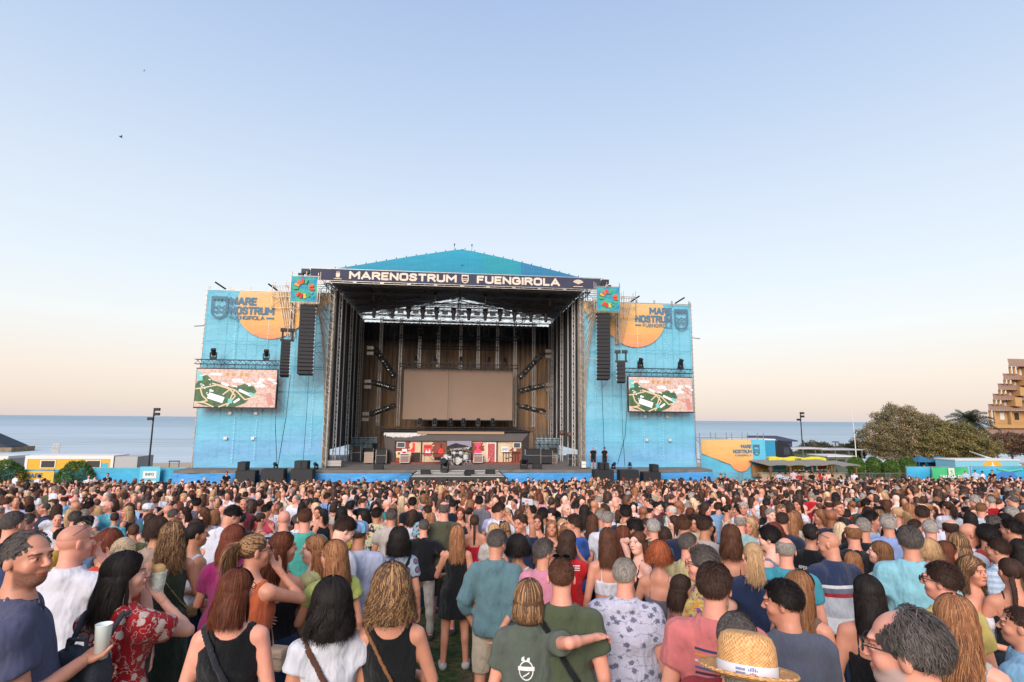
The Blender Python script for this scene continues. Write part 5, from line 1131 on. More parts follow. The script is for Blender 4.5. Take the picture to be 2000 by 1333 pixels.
# ------------------------------------------------------------------ platform and bar scenery
t = empty('scenery_platform', (0, 6, 1.95), 0, 'dark raised platform with a lattice rail and beige strip above the bar scenery', 'platform')
b = MB(); b.box(-6.9, 6.9, -1.2, 5, 2.75, 2.95); b.box(-6.9, 6.9, 3.8, 5, 0, 2.75); b.build('floor', M_blk2, t)
b = MB(); b.truss((-7.2, -1.3, 3.05), (7.1, -1.3, 3.05), .34, .03, .45); b.build('rail', M_blk, t)
b = MB(); b.box(-3.6, 4.4, -1.5, -1.45, 2.62, 2.86); b.build('beige_strip', M_beige, t)
for x in (-6.4, -2, 2, 6.4): b = MB(); b.box(x - .08, x + .08, 3.5, 3.7, 0, 2.7); b.build('post', M_blk, t)
def lettering(txt, sz, m, p, par, w=None): return curve_text(txt, sz, m, 'lettering', p, parent=par, extrude=.005, bold=.01, width=w)
def scenery():
 t = empty('bar_scenery', (.25, 4, 1.94), 0, 'low wide stage set painted like a brick bar with red neon signs', 'stage set')
 g = G('brick_mat', rough=.85); bt = N(g.t, 'ShaderNodeTexBrick'); g.L(g.coords((1, 1, 1), rot=(math.pi / 2, 0, 0)), bt.inputs['Vector']); bt.inputs['Color1'].default_value = (*srgb('#8a3a2a'), 1); bt.inputs['Color2'].default_value = (*srgb('#6c2b22'), 1); bt.inputs['Mortar'].default_value = (*srgb('#a08a7a'), 1); bt.inputs['Scale'].default_value = 7; bt.inputs['Mortar Size'].default_value = .012; g.base(bt.outputs[0]); MB_ = g.m
 cream = mat('plaster_cream', '#c9b090', .9, var=.12, vscale=2); red = mat('red_paint', '#b3161d', .6); neon = mat('neon_pink', '#ff2f55', .4, emit=2.2); neonr = mat('neon_red', '#e5252b', .4, emit=.9); wh = mat('white_paper', '#d8d2cc', .7); yel = mat('yellow_paper', '#d8b62f', .7); dk = mat('dark_wood', '#2d1d16', .7)
 # canopy flap leaning back, side flats
 q = MB(); q.add([(-6.95, 0.9, 2.78), (6.55, .9, 2.78), (5.75, -.15, 2.04), (-5.75, -.15, 2.04), (-6.95, 1.0, 2.74), (6.55, 1.0, 2.74), (5.75, -.05, 2.0), (-5.75, -.05, 2.0)], [(0, 3, 2, 1), (4, 5, 6, 7), (3, 7, 6, 2), (0, 1, 5, 4), (0, 4, 7, 3), (1, 2, 6, 5)]); cn = q.build('canopy', M_greyflat, t)
 q = MB(); rs = random.Random(2)
 for i in range(42):
  u = i / 41; x = -6.85 + 4.4 * u; zt = 2.74; L = (.30 + .5 * math.sin(math.pi * min(1, u * 1.15)) ** .7) * (1 - u * .55) + rs.uniform(-.06, .1)
  y0 = .86 - rs.uniform(0, .1); sl = 1.05 / .74; q.add([(x, y0 - .03, zt), (x + .14, y0 - .03, zt), (x + .10, y0 - .03 - L * .9, zt - L * .64), (x + .02, y0 - .03 - L * .9, zt - L * .64)], [(0, 3, 2, 1)])
 q.build('torn_paper_print', wh, cn)
 for s in (-1, 1): q = MB(); q.add([(s * 5.75, -.1, 0), (s * 6.5, .9, 0), (s * (6.95 if s < 0 else 6.55), .95, 2.75), (s * 5.75, -.1, 2.02)], [(0, 1, 2, 3) if s > 0 else (3, 2, 1, 0)]); q.build('side_flat', M_greyflat, t)
 q = MB(); q.box(-5.8, 5.8, -.12, .02, 1.98, 2.06); q.box(-5.8, -5.7, -.1, 0, 0, 2); q.box(5.7, 5.8, -.1, 0, 0, 2)
 for x in (-3.4, -1.13, 1.13, 3.45): q.box(x - .05, x + .05, -.10, 0, .1, 1.98)
 q.build('frame', M_dkgrey, t)
 q = MB(); q.box(-6, 5.9, -.55, .1, 0, .16); q.build('brick_step', MB_, t)
 pans = [(-5.7, -3.45), (-3.35, -1.18), (1.18, 3.4), (3.5, 5.7)]; P = []
 for i, (a, c) in enumerate(pans): q = MB(); q.box(a, c, .02, .08, .16, 1.98); P.append(q.build('wall_panel', cream, t))
 def jag(x0, x1, z0, z1, side, par):
  rs = random.Random(x0); q = MB(); nz_ = int((z1 - z0) / .12)
  for k in range(nz_):
   e = rs.uniform(0, .32); xa, xb = (x0, x1 - e) if side > 0 else (x0 + e, x1); q.box(xa, xb, -.005, .019, z0 + k * .12, z0 + k * .12 + .12)
  q.build('brickwork', MB_, par)
 jag(-5.7, -4.3, 1.1, 1.95, 1, P[0]); jag(-5.7, -4.6, .16, .9, 1, P[0]); jag(-2.5, -1.2, .6, 1.95, -1, P[1]); jag(1.2, 2.3, .3, 1.97, 1, P[2]); jag(4.6, 5.68, .16, 1.5, -1, P[3])
 def bx(nm, m, par, *a): q = MB(); q.box(*a); return q.build(nm, m, par)
 w = bx('window', wh, P[0], -5.6, -4.85, -.03, -.01, 1.42, 1.92); bx('pane', mat('pane_grey', '#4a4a50', .3), w, -5.55, -4.9, -.04, -.031, 1.47, 1.87)
 w = bx('window', wh, P[3], 4.95, 5.62, -.03, -.01, 1.4, 1.92); bx('pane', MAT['pane_grey'], w, 5.0, 5.57, -.04, -.031, 1.45, 1.87)
 w = bx('poster', wh, P[0], -5.6, -5.15, -.03, -.02, .55, 1.1); bx('poster_print', yel, w, -5.58, -5.17, -.035, -.031, .57, .78); bx('poster_face', mat('poster_brown', '#7a4028', .7), w, -5.5, -5.25, -.035, -.031, .8, 1.02)
 w = bx('poster', wh, P[0], -5.12, -4.68, -.04, -.03, .65, 1.32); bx('poster_print', red, w, -5.08, -4.74, -.045, -.041, .78, 1.08)
 q = MB(); q.box(-4.2, -4.0, -.05, -.04, 1.25, 1.85); q.add([(-4.45, -.05, 1.2), (-4.2, -.05, 1.4), (-4.0, -.05, 1.3), (-4.0, -.05, 1.12), (-4.2, -.05, 1.0)], [(0, 1, 2, 3, 4)]); q.build('arrow_sign', neonr, P[0])
 bx('door', dk, P[0], -4.3, -3.5, -.04, -.02, .16, 1.0)
 w = bx('poster', mat('salmon_print', '#c24a46', .7), P[1], -3.2, -2.45, -.03, -.02, .7, 1.7); bx('poster_header', red, w, -3.15, -2.5, -.035, -.031, 1.42, 1.58); q = MB(); q.add([(-3.1, -.036, .85), (-2.95, -.036, 1.3), (-2.8, -.036, 1.0), (-2.65, -.036, 1.35), (-2.55, -.036, .85), (-2.75, -.036, .95)], [(0, 1, 2, 5), (2, 3, 4, 5)]); q.build('poster_figure', wh, w)
 q = MB(); q.lathe([(.0001, 0), (.19, 0), (.19, .04), (.0001, .04)], (-1.65, -.05, 1.0), 12, Matrix.Rotation(R(90), 3, 'X')); q.lathe([(.0001, 0), (.14, 0), (.14, .04), (.0001, .04)], (-1.65, -.05, 1.2), 12, Matrix.Rotation(R(90), 3, 'X')); q.build('guitar_body', neonr, P[1]); bx('guitar_neck', dk, P[1], -1.68, -1.62, -.08, -.04, 1.3, 1.85)
 q = MB(); tube = lambda pts: q.path([Vector(p) for p in pts], .028, 5)
 tube([(1.45, -.06, 1.75), (1.95, -.06, 1.75), (1.70, -.06, 1.48), (1.45, -.06, 1.75)]); tube([(1.70, -.06, 1.48), (1.70, -.06, 1.22)]); tube([(1.55, -.06, 1.22), (1.85, -.06, 1.22)]); tube([(1.65, -.06, 1.62), (1.9, -.06, 1.95)]); q.build('neon_cocktail_glass', neon, P[2])
 curve_text('BAR', .42, neon, 'neon_lettering', (1.72, -.06, .98), parent=P[2], extrude=.02, bold=.012, width=.62)
 w = bx('door_frame', wh, P[2], 2.5, 3.35, -.03, -.01, .16, 1.9)
 q = MB(); [q.box(2.60 + i * .065, 2.60 + i * .065 + .045, -.06 - .02 * (i % 2), -.031, .16, 1.82) for i in range(10)]; q.build('red_curtain', red, w)
 q = MB(); q.bar((2.65, -.15, .2), (2.8, -.15, .55), .10, 6, .07); q.bar((2.8, -.15, .55), (3.2, -.12, 1.15), .022, 5); q.build('leaning_guitar', mat('pink_wood', '#c98f88', .5), P[2])
 q = MB(); q.box(3.95, 5.6, -.10, -.02, .98, 1.04); [q.box(x, x + .05, -.09, -.03, .16, .98) for x in (4.0, 4.25, 4.5, 4.85, 5.1, 5.35)]; q.box(4.2, 4.55, -.09, -.03, .5, .54); q.build('bar_table', dk, P[3])
 w = bx('paper_sign', wh, P[3], 3.85, 4.5, -.03, -.02, 1.05, 1.55); q = MB(); rs = random.Random(4)
 for i in range(9): x = 3.92 + .058 * i; q.box(x, x + .03, -.036, -.031, 1.15 + rs.uniform(0, .1), 1.35 + rs.uniform(0, .12))
 q.build('scribble', M_ink, w)
 q = MB(); [q.lathe([(.0001, 0), (r_, 0), (r_, .03), (.0001, .03)], (x, -.04, z_), 10, Matrix.Rotation(R(90), 3, 'X')) for x, z_, r_ in ((4.75, 1.9, .07), (4.72, 1.68, .09), (4.75, 1.42, .09), (5.1, 1.25, .15))]; q.build('wall_plate', cream, P[3])
 # centre cloth with torn edge and handwriting
 c = bx('centre_cloth', mat('centre_black', '#2b292f', .9, var=.15), t, -1.1, 1.1, -.14, -.12, .16, 2.05)
 q = MB(); top = [(-1.1, 1.55), (-.7, 1.72), (-.3, 1.86), (.1, 1.74), (.55, 1.66), (1.1, 1.5)]; q.add([(x, -.145, z_) for x, z_ in top] + [(x, -.145, 2.04) for x, _ in reversed(top)], [tuple(range(12))]); q.build('torn_edge', mat('lilac_grey', '#8d8595', .9), c)
 q = MB(); low = [(-1.1, .62), (-.6, .45), (-.1, .35), (.5, .42), (1.1, .3)]; q.add([(x, -.145, z_) for x, z_ in low] + [(x, -.145, z_ - .10) for x, z_ in reversed(low)], [tuple(range(10))])
 for i in range(11): x = -.82 + .16 * i; q.path([Vector((x, -.15, 1.18 + .05 * i / 3 + .05 * math.sin(i * 2.1))), Vector((x + .06, -.15, 1.34 + .06 * i / 3)), Vector((x + .13, -.15, 1.17 + .05 * i / 3))], .022, 4)
 for i in range(9): x = -.7 + .17 * i; q.path([Vector((x, -.15, .92 + .03 * math.sin(i * 1.7))), Vector((x + .07, -.15, 1.05)), Vector((x + .13, -.15, .91))], .022, 4)
 q.path([Vector((-.3, -.15, .72)), Vector((.3, -.15, .84)), Vector((.95, -.15, .92))], .02, 4); q.path([Vector((.75, -.15, 1.3)), Vector((.98, -.15, 1.55))], .025, 4); q.build('handwriting', wh, c)
scenery()
def amp(loc, s, label, rz=0):
 t = empty('guitar_amplifier', loc, rz, label, 'amplifier', 'amplifiers on the stage'); b = MB(); b.box(-.42 * s, .42 * s, 0, .35 * s, 0, .8 * s); b.build('cabinet', M_white, t, bevel=.015); b = MB(); b.box(-.37 * s, .37 * s, -.015, 0, .05 * s, .58 * s); b.build('grille', mat('amp_grille', '#8d6f66', .9), t)
 b = MB(); b.box(-.37 * s, .37 * s, -.012, 0, .63 * s, .75 * s); pl = b.build('control_panel', M_dkgrey, t); b = MB(); [b.lathe([(.015, 0), (.015, .02), (.0001, .02)], (-.3 * s + .1 * i * s, -.012, .69 * s), 6, Matrix.Rotation(R(90), 3, 'X')) for i in range(7)]; b.build('knobs', M_alu, pl)
amp((-4.55, 3.15, 2.1), 1.0, 'wide pinkish guitar amplifier in front of the painted brick wall'); amp((1.95, 3.15, 2.1), 1.0, 'guitar amplifier below the pink neon bar sign'); amp((9.0, 4.5, 1.94), .95, 'square guitar amplifier by the black drape on the tree side')
def drum_kit():
 t = empty('drum_kit', (.1, 2.35, 1.95), 0, 'white drum kit with cymbals before the black handwritten cloth', 'drum kit')
 wd = mat('drum_white', '#cfcac2', .4); RX_ = Matrix.Rotation(R(90), 3, 'X')
 b = MB(); b.lathe([(.42, 0), (.44, .03), (.44, .42), (.42, .45)], (0, .2, .44), 20, RX_); o = b.build('bass_drum', M_dkgrey, t, smooth=False); b = MB(); b.lathe([(.0001, 0), (.40, 0)], (0, -.255, .44), 20, RX_); b.build('drum_head', wd, o)
 for x, y, z_, r_, h_ in ((-.3, .1, .95, .17, .22), (.28, .1, .95, .18, .24), (.72, .35, .5, .25, .4), (-.68, .35, .62, .2, .16), (-1.0, .6, .45, .26, .45)):
  b = MB(); b.lathe([(r_, 0), (r_, h_)], (x, y, z_), 14); o = b.build('drum', M_alu, t); b = MB(); b.lathe([(.0001, h_ + .005), (r_ * .97, h_ + .005)], (x, y, z_), 14); b.build('drum_head', wd, o); b = MB(); [b.bar((x, y, z_), (x + .22 * math.cos(a), y + .22 * math.sin(a), 0), .012, 4) for a in (0, 2.1, 4.2)]; b.build('stand', M_alu, o)
 for x, y, z_, r_ in ((-1.0, .1, 1.25, .24), (-.55, .5, 1.4, .22), (.75, .1, 1.3, .24), (1.1, .4, 1.15, .26), (.45, .6, 1.45, .2)):
  b = MB(); b.lathe([(.0001, .03), (.04, .025), (r_, 0)], (x, y, z_), 16, Matrix.Rotation(R(14), 3, 'X')); o = b.build('cymbal', mat('brass', '#b59a5a', .3, metal=.8), t); b = MB(); b.bar((x, y, z_), (x, y, .2), .012); [b.bar((x, y, .3), (x + .25 * math.cos(a), y + .25 * math.sin(a), 0), .012, 4) for a in (0.5, 2.6, 4.7)]; b.build('stand', M_alu, o)
drum_kit()
def wedge(loc, s, rz, label):
 t = empty('monitor_wedge', loc, rz, label, 'stage monitor', 'floor monitors on the stage'); b = MB(); b.add([(-.35 * s, 0, 0), (.35 * s, 0, 0), (.35 * s, .5 * s, 0), (-.35 * s, .5 * s, 0), (-.35 * s, 0, .42 * s), (.35 * s, 0, .42 * s), (.35 * s, .5 * s, .12 * s), (-.35 * s, .5 * s, .12 * s)], [(0, 3, 2, 1), (4, 5, 6, 7), (0, 1, 5, 4), (1, 2, 6, 5), (2, 3, 7, 6), (3, 0, 4, 7)]); b.build('cabinet', M_speak, t, bevel=.015)
 b = MB(); b.box(-.1 * s, .1 * s, -.01, .0, .18 * s, .23 * s); b.build('handle', M_dkgrey, t)
wedge((-2.4, -3.3, 1.64), 1.1, 0, 'black floor monitor at the left end of the front ramp'); wedge((1.0, -3.4, 1.62), 1.1, .2, 'black floor monitor in the middle of the front ramp'); wedge((2.6, -3.3, 1.64), 1.1, 0, 'black floor monitor at the right end of the front ramp')
wedge((-6.2, -1.6, 1.94), 1.1, 0, 'black floor monitor at the deck edge left of the bar set'); wedge((6.6, -1.5, 1.94), 1.1, 0, 'black floor monitor at the deck edge right of the bar set')
moving_head('floor_lamp', (-.95, -2.6, 1.85), 'big black round lamp on the ramp left of the drum kit', 'floor lamps of the stage', up=True, s=1.7, tilt=60); moving_head('floor_lamp', (5.5, -1.4, 1.95), 'big black round lamp at the right foot of the bar set', 'floor lamps of the stage', up=True, s=1.7, tilt=50)
for x, lab in ((-14.05, 'where two cables meet on the left deck'), (-11.0, 'beside the left pair of black boxes'), (13.0, 'behind the right pair of black boxes'), (14.4, 'at the right deck beside the cable foot')): moving_head('floor_lamp', (x, -1.5, 1.95), 'small black floor lamp ' + lab, 'floor lamps of the stage', up=True, s=.9, tilt=60)
def keyb():
 t = empty('keyboard_on_stand', (-2.1, 2.7, 1.95), 0, 'black keyboard on a thin crossed stand by the salmon poster', 'keyboard'); b = MB(); b.box(-.9, .9, -.15, .15, .92, 1.0); b.build('keyboard', M_blk, t); b = MB(); b.bar((-.7, 0, 0), (-.7, 0, .92), .02); b.bar((-.5, 0, .9), (.5, 0, 0), .02); b.bar((.7, 0, .92), (.7, 0, 0), .02); b.build('stand', M_blk, t)
 b = MB(); b.lathe([(.0001, 0), (.3, .02), (.3, .3), (.0001, .32)], (.35, .5, .1), 14); tag(b.build('round_case', M_speak, None, (-2.0, 2.6, 2.2)), 'round black case behind the keyboard stand', 'case')
keyb()
def rack(x, y, w_, d_, h_, label, m=None, cat='flight case'):
 t = empty('flight_case', (x, y, 1.94), 0, label, cat, 'cases and racks on the stage'); b = MB(); b.box(-w_ / 2, w_ / 2, 0, d_, .1, h_); b.build('body', m or M_speak, t, bevel=.02); b = MB(); [b.box(sx * w_ / 2 - .02, sx * w_ / 2 + .02, -.01, d_ + .01, .1, h_) for sx in (-1, 1)]; b.box(-w_ / 2, w_ / 2, -.012, .0, h_ * .6, h_ * .6 + .03); b.build('edging', M_galv, t)
 b = MB(); [b.lathe([(.05, -.02), (.05, .02)], (sx * (w_ / 2 - .08), .1, .05), 8, Matrix.Rotation(R(90), 3, 'Y')) for sx in (-1, 1)]; b.build('wheels', M_blk, t)
rack(-7.7, 3.5, .75, .7, 1.05, 'pale grey flight case on wheels left of the bar set', mat('case_beige', '#9a8474', .7)); rack(-6.6, 3.2, .9, 1.2, 1.3, 'dark square riser box against the left end of the bar set'); rack(6.9, 3.0, 1.4, 1.4, 1.35, 'wide dark riser box against the right end of the bar set'); rack(8.1, 3.1, 1.2, 1.2, 1.25, 'dark box beside the wide right riser')
rack(-9.2, 6, .8, .6, 1.4, 'black equipment rack in front of the left lattice fence'); rack(-8.3, 7, 1.0, .6, 1.2, 'round edged black case near the left lattice fence'); rack(10.2, 1.5, .8, .6, 1.0, 'small rack with papers by the right inner tower'); rack(9.4, 6.5, .9, .6, 1.3, 'black rack at the back right corner of the deck'); rack(-7.9, 9, .7, .5, 1.6, 'tall narrow black case at the back left')
rack(-10.2, .2, 1.5, .8, .55, 'low white edged trunk by the left inner tower', mat('case_pale', '#a39d98', .6)); rack(10.5, -1.4, .4, .4, .6, 'small white speaker box at the foot of the two men', M_white)
def lattice_fence(x0, x1, y, label):
 b = MB(); scaffold(b, x0, x1, y, y + .6, 1.95, 4.0, .45, .5, .025); tag(b.build('lattice_fence', M_blk), label, 'scaffold', 'lattice scaffolds inside the stage')
lattice_fence(-10.3, -7.6, 8, 'dark scaffold lattice at the left back corner of the deck'); lattice_fence(7.9, 10.5, 8, 'dark scaffold lattice at the right back corner of the deck')
def cloth_heap(x, label): o = cloth_grid('dust_sheet', x - 1.25, x + 1.25, 2.0, 4.1, 9.3, mat('pale_sheet', '#8fa6ae', .9), None, .15, 5, 30, 20); tag(o, label, 'cloth')
cloth_heap(-9.0, 'pale bluish sheet hanging behind the left lattice scaffold'); cloth_heap(9.3, 'pale bluish sheet hanging behind the right lattice scaffold')
def pot_lamp(x, z_, label): t = empty('pendant_lamp', (x, 3.2, z_), 0, label, 'lamp', 'round lamps at the right inner tower'); b = MB(); b.lathe([(.0001, .28), (.18, .24), (.3, .05), (.25, -.12), (.0001, -.22)], (0, 0, 0), 12); b.build('shade', mat('rust', '#5d4036', .6), t, smooth=True); b = MB(); b.bar((0, 0, .25), (.1, .2, 1.4), .02); b.build('cord', M_cable, t)
pot_lamp(9.6, 4.75, 'round dark lamp hanging left of the other by the right tower'); pot_lamp(10.35, 4.6, 'round dark lamp hanging nearest the right tower')
# subwoofers and fills on the ground before the deck
def sub(x, w_, h_, z0, y, label, name='subwoofer'):
 t = empty(name, (x, y, z0), 0, label, 'loudspeaker', 'black boxes in front of the deck'); b = MB(); b.box(-w_ / 2, w_ / 2, 0, .9, 0, h_); b.build('cabinet', M_speak, t, bevel=.02); b = MB(); b.box(-w_ / 2 + .05, w_ / 2 - .05, -.015, 0, .05, h_ - .05); b.build('grille', M_dkgrey if False else M_blk, t)
 if h_ > 1: b = MB(); [b.box(-w_ / 2 - .005, w_ / 2 + .005, -.02, -.016, h_ * k / 3 - .01, h_ * k / 3 + .01) for k in (1, 2)]; b.build('joints', M_dkgrey, t)
for x0, x1, py, lab in ((460, 499, 920, 'outermost wide stack on the sea side'), (510, 555, 917, 'middle wide stack on the sea side'), (568, 611, 917, 'inner wide stack on the sea side'), (1161, 1199, 919, 'inner wide stack on the tree side'), (1211, 1248, 919, 'middle wide stack on the tree side'), (1257, 1291, 923, 'outermost wide stack on the tree side')):
 a, c = on_y(x0, py, -3.6), on_y(x1, py, -3.6); sub((a.x + c.x) / 2, c.x - a.x, a.z - .15, .15, -3.6, 'black subwoofer stack on the ground, ' + lab)
for x0, x1, y0, y1, lab in ((464, 479, 903, 920, 'standing on the outermost sea side stack'), (575, 588, 901, 917, 'left of the pair on the inner sea side stack'), (589, 600, 901, 917, 'right of the pair on the inner sea side stack'), (1172, 1180, 905, 918, 'left of the pair by the two men'), (1182, 1190, 905, 918, 'right of the pair by the two men'), (1275, 1287, 908, 922, 'standing on the outermost tree side stack')):
 a, c = on_y(x0, y0, -3.3), on_y(x1, y1, -3.3); sub((a.x + c.x) / 2, c.x - a.x, a.z - c.z, c.z, -3.3, 'small black fill loudspeaker ' + lab, 'fill_speaker')
# ------------------------------------------------------------------ foliage
def leaf_mat(name, cols, scale=1.2):
 g = G(name, rough=.65, spec=.25); v = g.coords(); n = g.noise(v, scale, 4, .6); at = N(g.t, 'ShaderNodeAttribute', attribute_name='feat')
 c = g.ramp(g.math('ADD', g.math('MULTIPLY', n, .75), g.math('MULTIPLY', at.outputs['Fac'], .25)), cols); g.base(c); return g.m
def crown(name, blobs, n, size, m, parent, seed=0, shell=.75, lm=1.0):
 """many leaf clumps spread through the given ellipsoids (centre, radii)"""
 rs = np.random.RandomState(seed); Vs = []; tot = sum(b[1][0] * b[1][1] * b[1][2] for b in blobs); T = []
 for c, r in blobs:
  k = max(20, int(n * r[0] * r[1] * r[2] / tot)); d = rs.normal(0, 1, (k, 3)); d /= np.linalg.norm(d, axis=1, keepdims=True)
  lump = 1 + lm * .16 * np.sin(d[:, 0] * 7 + seed) * np.sin(d[:, 1] * 6) + lm * .12 * np.sin(d[:, 2] * 11 + d[:, 0] * 5)
  rad = (shell + (1 - shell) * rs.rand(k) ** .5) * lump + rs.normal(0, .04, k); P = np.array(c) + d * rad[:, None] * np.array(r)
  P = P[rs.rand(k) > .25 * (np.sin(P[:, 0] * 1.7) * np.sin(P[:, 2] * 2.1) > .4)]
  k = len(P); u = rs.normal(0, 1, (k, 3)); u /= np.linalg.norm(u, axis=1, keepdims=True); v = np.cross(u, rs.normal(0, 1, (k, 3))); v /= np.linalg.norm(v, axis=1, keepdims=True)
  s = (size * rs.uniform(.5, 1.4, k))[:, None]; Vs.append(np.stack([P - u * s, P - v * s * .55, P + u * s, P + v * s * .55], 1)); T.append(np.repeat(rs.rand(k), 4))
 V = np.concatenate(Vs).reshape(-1, 3); F = np.arange(len(V)).reshape(-1, 4); T = np.concatenate(T)
 return link(name, mesh_np(name, V, F, m, smooth=False, feat=np.stack([T, T, T], 1)), parent)
M_bark = mat('bark', '#4a3b2f', .95, bump=.6, bscale=12, var=.2)
def topiary(x, y, r, h, label, trunk=True):
 t = empty('round_tree', (x, y, .15), 0, label, 'tree', 'clipped round trees and bushes'); m = MAT.get('topiary_leaf') or leaf_mat('topiary_leaf', [(.25, '#26381a'), (.5, '#476329'), (.75, '#728a42')], 1.5)
 crown('crown', [((0, 0, h - r * 1.2), (r, r, r * 1.25))], 14000, .055, m, t, abs(int(x * 3)), .88, .25)
 b = MB(); b.bar((0, 0, 0), (0, 0, h - r), .14, 8, .09); [b.bar((0, 0, h - 1.4 * r), (.5 * r * math.cos(a), .5 * r * math.sin(a), h - .8 * r), .05, 5, .02) for a in (0, 1.6, 3.2, 4.8)]; b.build('trunk', M_bark, t)
for px, pyc, y, lab in ((1672, 909, 6, 'clipped round tree nearest the bar pavilion, lowest of the four'), (1707, 909, 10, 'tallest clipped round tree, second from the bar pavilion'), (1741, 914, 8.5, 'clipped round tree, third from the bar pavilion'), (1772, 909, 8, 'clipped round tree nearest the green exit banner')):
 p = on_y(px, pyc, y); r = 15 / 1071 * ((p - CAM).dot(CROT @ Vector((0, 0, -1)))); topiary(p.x, y, r, p.z + r - .15, lab)
p = on_y(150, 918, .2); topiary(p.x, .2, 1.25, 2.25, 'wide round dark green bush before the yellow cabin'); p = on_y(10, 915, .2); topiary(p.x, .2, 1.3, 2.35, 'bright green round bush at the left edge of the photo')
def big_tree(name, px, y, blobs, label, tr, cols, seed, n=26000):
 p = on_y(px, 900, y); t = empty(name, (p.x, y, 0), 0, label, 'tree', 'trees by the shore'); m = leaf_mat('leaves_' + str(seed), cols, .5); crown('crown', blobs, int(n * 1.5), .10, m, t, seed, .55)
 b = MB()
 for (x, yy, z_, r_) in tr:
  b.bar((x * .2, 0, 0), (x * .5, yy * .4, z_ * .45), r_, 7, r_ * .75); b.bar((x * .5, yy * .4, z_ * .45), (x, yy, z_), r_ * .75, 6, r_ * .25)
 b.build('trunk', M_bark, t)
TAM = [(.3, '#45442c'), (.45, '#6b6445'), (.58, '#8f7d5c'), (.72, '#ac9072')]
big_tree('tamarisk_tree', 1800, 26, [((-6.8, 0, 3.6), (2.6, 2.2, 2.2)), ((-2.8, 0, 5.6), (3.6, 3.0, 2.9)), ((1.2, .5, 4.7), (3.2, 3.0, 2.7)), ((-3.6, -.5, 2.8), (4.6, 3, 2.2)), ((.8, -.5, 2.8), (4, 3, 2.0))], 'large wide brown-green tree behind the clipped round trees', [(-5, 0, 3, .3), (-1.5, 0, 5.5, .4), (2, .5, 4.6, .3)], TAM, 21, 60000)
big_tree('tamarisk_tree', 1872, 22, [((0, 0, 3.8), (3.4, 3, 2.3)), ((3, 0, 2.6), (2.7, 2.4, 1.8)), ((-2.5, 0, 2.9), (2.8, 2.4, 2.0))], 'olive brown tree beside the palm, right of the largest tree', [(0, 0, 3.6, .3), (2.6, 0, 2.4, .2)], [(.3, '#434425'), (.45, '#67613b'), (.6, '#87794c'), (.75, '#a08c5c')], 22, 38000)
big_tree('shrub_tree', 1605, 30, [((0, 0, 1.6), (2.6, 2, 1.5)), ((-2, 0, 1.6), (1.6, 1.5, 1.5)), ((3, 0, 1.2), (2.2, 1.6, 1.0))], 'low dark shrub tree on the shore by the right lamp post', [(0, 0, 1.5, .12)], [(.2, '#26291a'), (.5, '#474631'), (.8, '#6d6142')], 23, 9000)
big_tree('shrub_tree', 1655, 30, [((0, 0, 1.6), (1.5, 1.4, 1.2)), ((1.6, 0, 1.8), (1.3, 1.2, 1.5))], 'small shrub tree between the roofs and the largest tree', [(0, 0, 1.5, .1)], [(.2, '#26291a'), (.5, '#474631'), (.8, '#6d6142')], 24, 6000)
big_tree('shrub_tree', 1978, 24, [((0, 0, 3.2), (2.6, 2.2, 1.6)), ((3, 0, 3.0), (2.4, 2, 1.6))], 'russet shrub tree under the terraced hotel', [(0, 0, 2.8, .15)], [(.2, '#33261c'), (.5, '#5c4637'), (.8, '#8a6a55')], 25, 9000)
def palm():
 p = on_y(1893, 850, 40); t = empty('palm_tree', (p.x, 40, .1), 0, 'palm tree with spiky fronds left of the terraced hotel', 'palm tree'); b = MB(); H = 6.4; b.bar((0, 0, 0), (.2, 0, H), .3, 8, .22); b.build('trunk', M_bark, t); m = mat('palm_leaf', '#3d4330', .7, var=.2)
 for i in range(30):
  a = i * 2.4; el_ = R(75 - i * 4.3); L = 3.3; k = MB(); pts = []
  for j in range(9):
   u = j / 8; r_ = L * u * math.cos(el_) + .5 * u; z_ = H + L * u * math.sin(el_) - 1.5 * u * u; pts.append(Vector((.2 + r_ * math.cos(a), r_ * math.sin(a), z_)))
  k.path(pts, .06, 4)
  for j in range(1, 9):
   for s in (-1, 1):
    for q in (0, .5):
     p0 = pts[j].lerp(pts[j - 1], q); sd = Vector((-math.sin(a), math.cos(a), -.5)) * s * .75 * (1 - .5 * j / 9); fw = (pts[j] - pts[j - 1]) * .9; k.add([p0, p0 + fw * .4, p0 + sd + fw, p0 + sd * .95 + fw * .6], [(0, 1, 2, 3)])
  k.build('frond', m, t)
palm()
# ------------------------------------------------------------------ left: cabins, fences, lamp posts
def cabin(x0, x1, y, z1, d, face, label, wins, motif=None):
 t = empty('site_cabin', ((x0 + x1) / 2, y, .1), 0, label, 'cabin', 'white framed site cabins'); W = (x1 - x0) / 2; H = z1 - .1
 b = MB(); b.box(-W, W, .02, d, 0, H - .02); b.build('body', mat('cabin_grey', '#a7a5a6', .7, bump=.3, bscale=8), t)
 b = MB(); b.box(-W - .05, W + .05, -.06, .0, H - .28, H); b.box(-W - .05, -W + .2, -.06, 0, 0, H - .28); b.box(W - .2, W + .05, -.06, 0, 0, H - .28); b.box(-W - .05, W + .05, -.06, d + .05, H, H + .06); b.box(W, W + .05, 0, d, H - .2, H); b.build('frame', M_white, t)
 b = MB(); b.box(-W + .2, W - .2, -.02, .018, .0, H - .28); f = b.build('front_panel', mat('cab_' + face, face, .6), t)
 if motif: b = MB(); b.prism([(u * W, v * H) for u, v in motif], -.03, -.021); b.build('cyan_wave', mat('cab_cyan', '#3fa9bd', .6), f)
 for u in wins:
  b = MB(); b.box(u - .7, u + .7, -.07, -.035, H * .42, H * .80); w_ = b.build('window', M_white, t); b = MB(); b.box(u - .6, u + .6, -.08, -.071, H * .45, H * .77); b.build('pane', mat('pane_dark', '#4a4644', .15), w_)
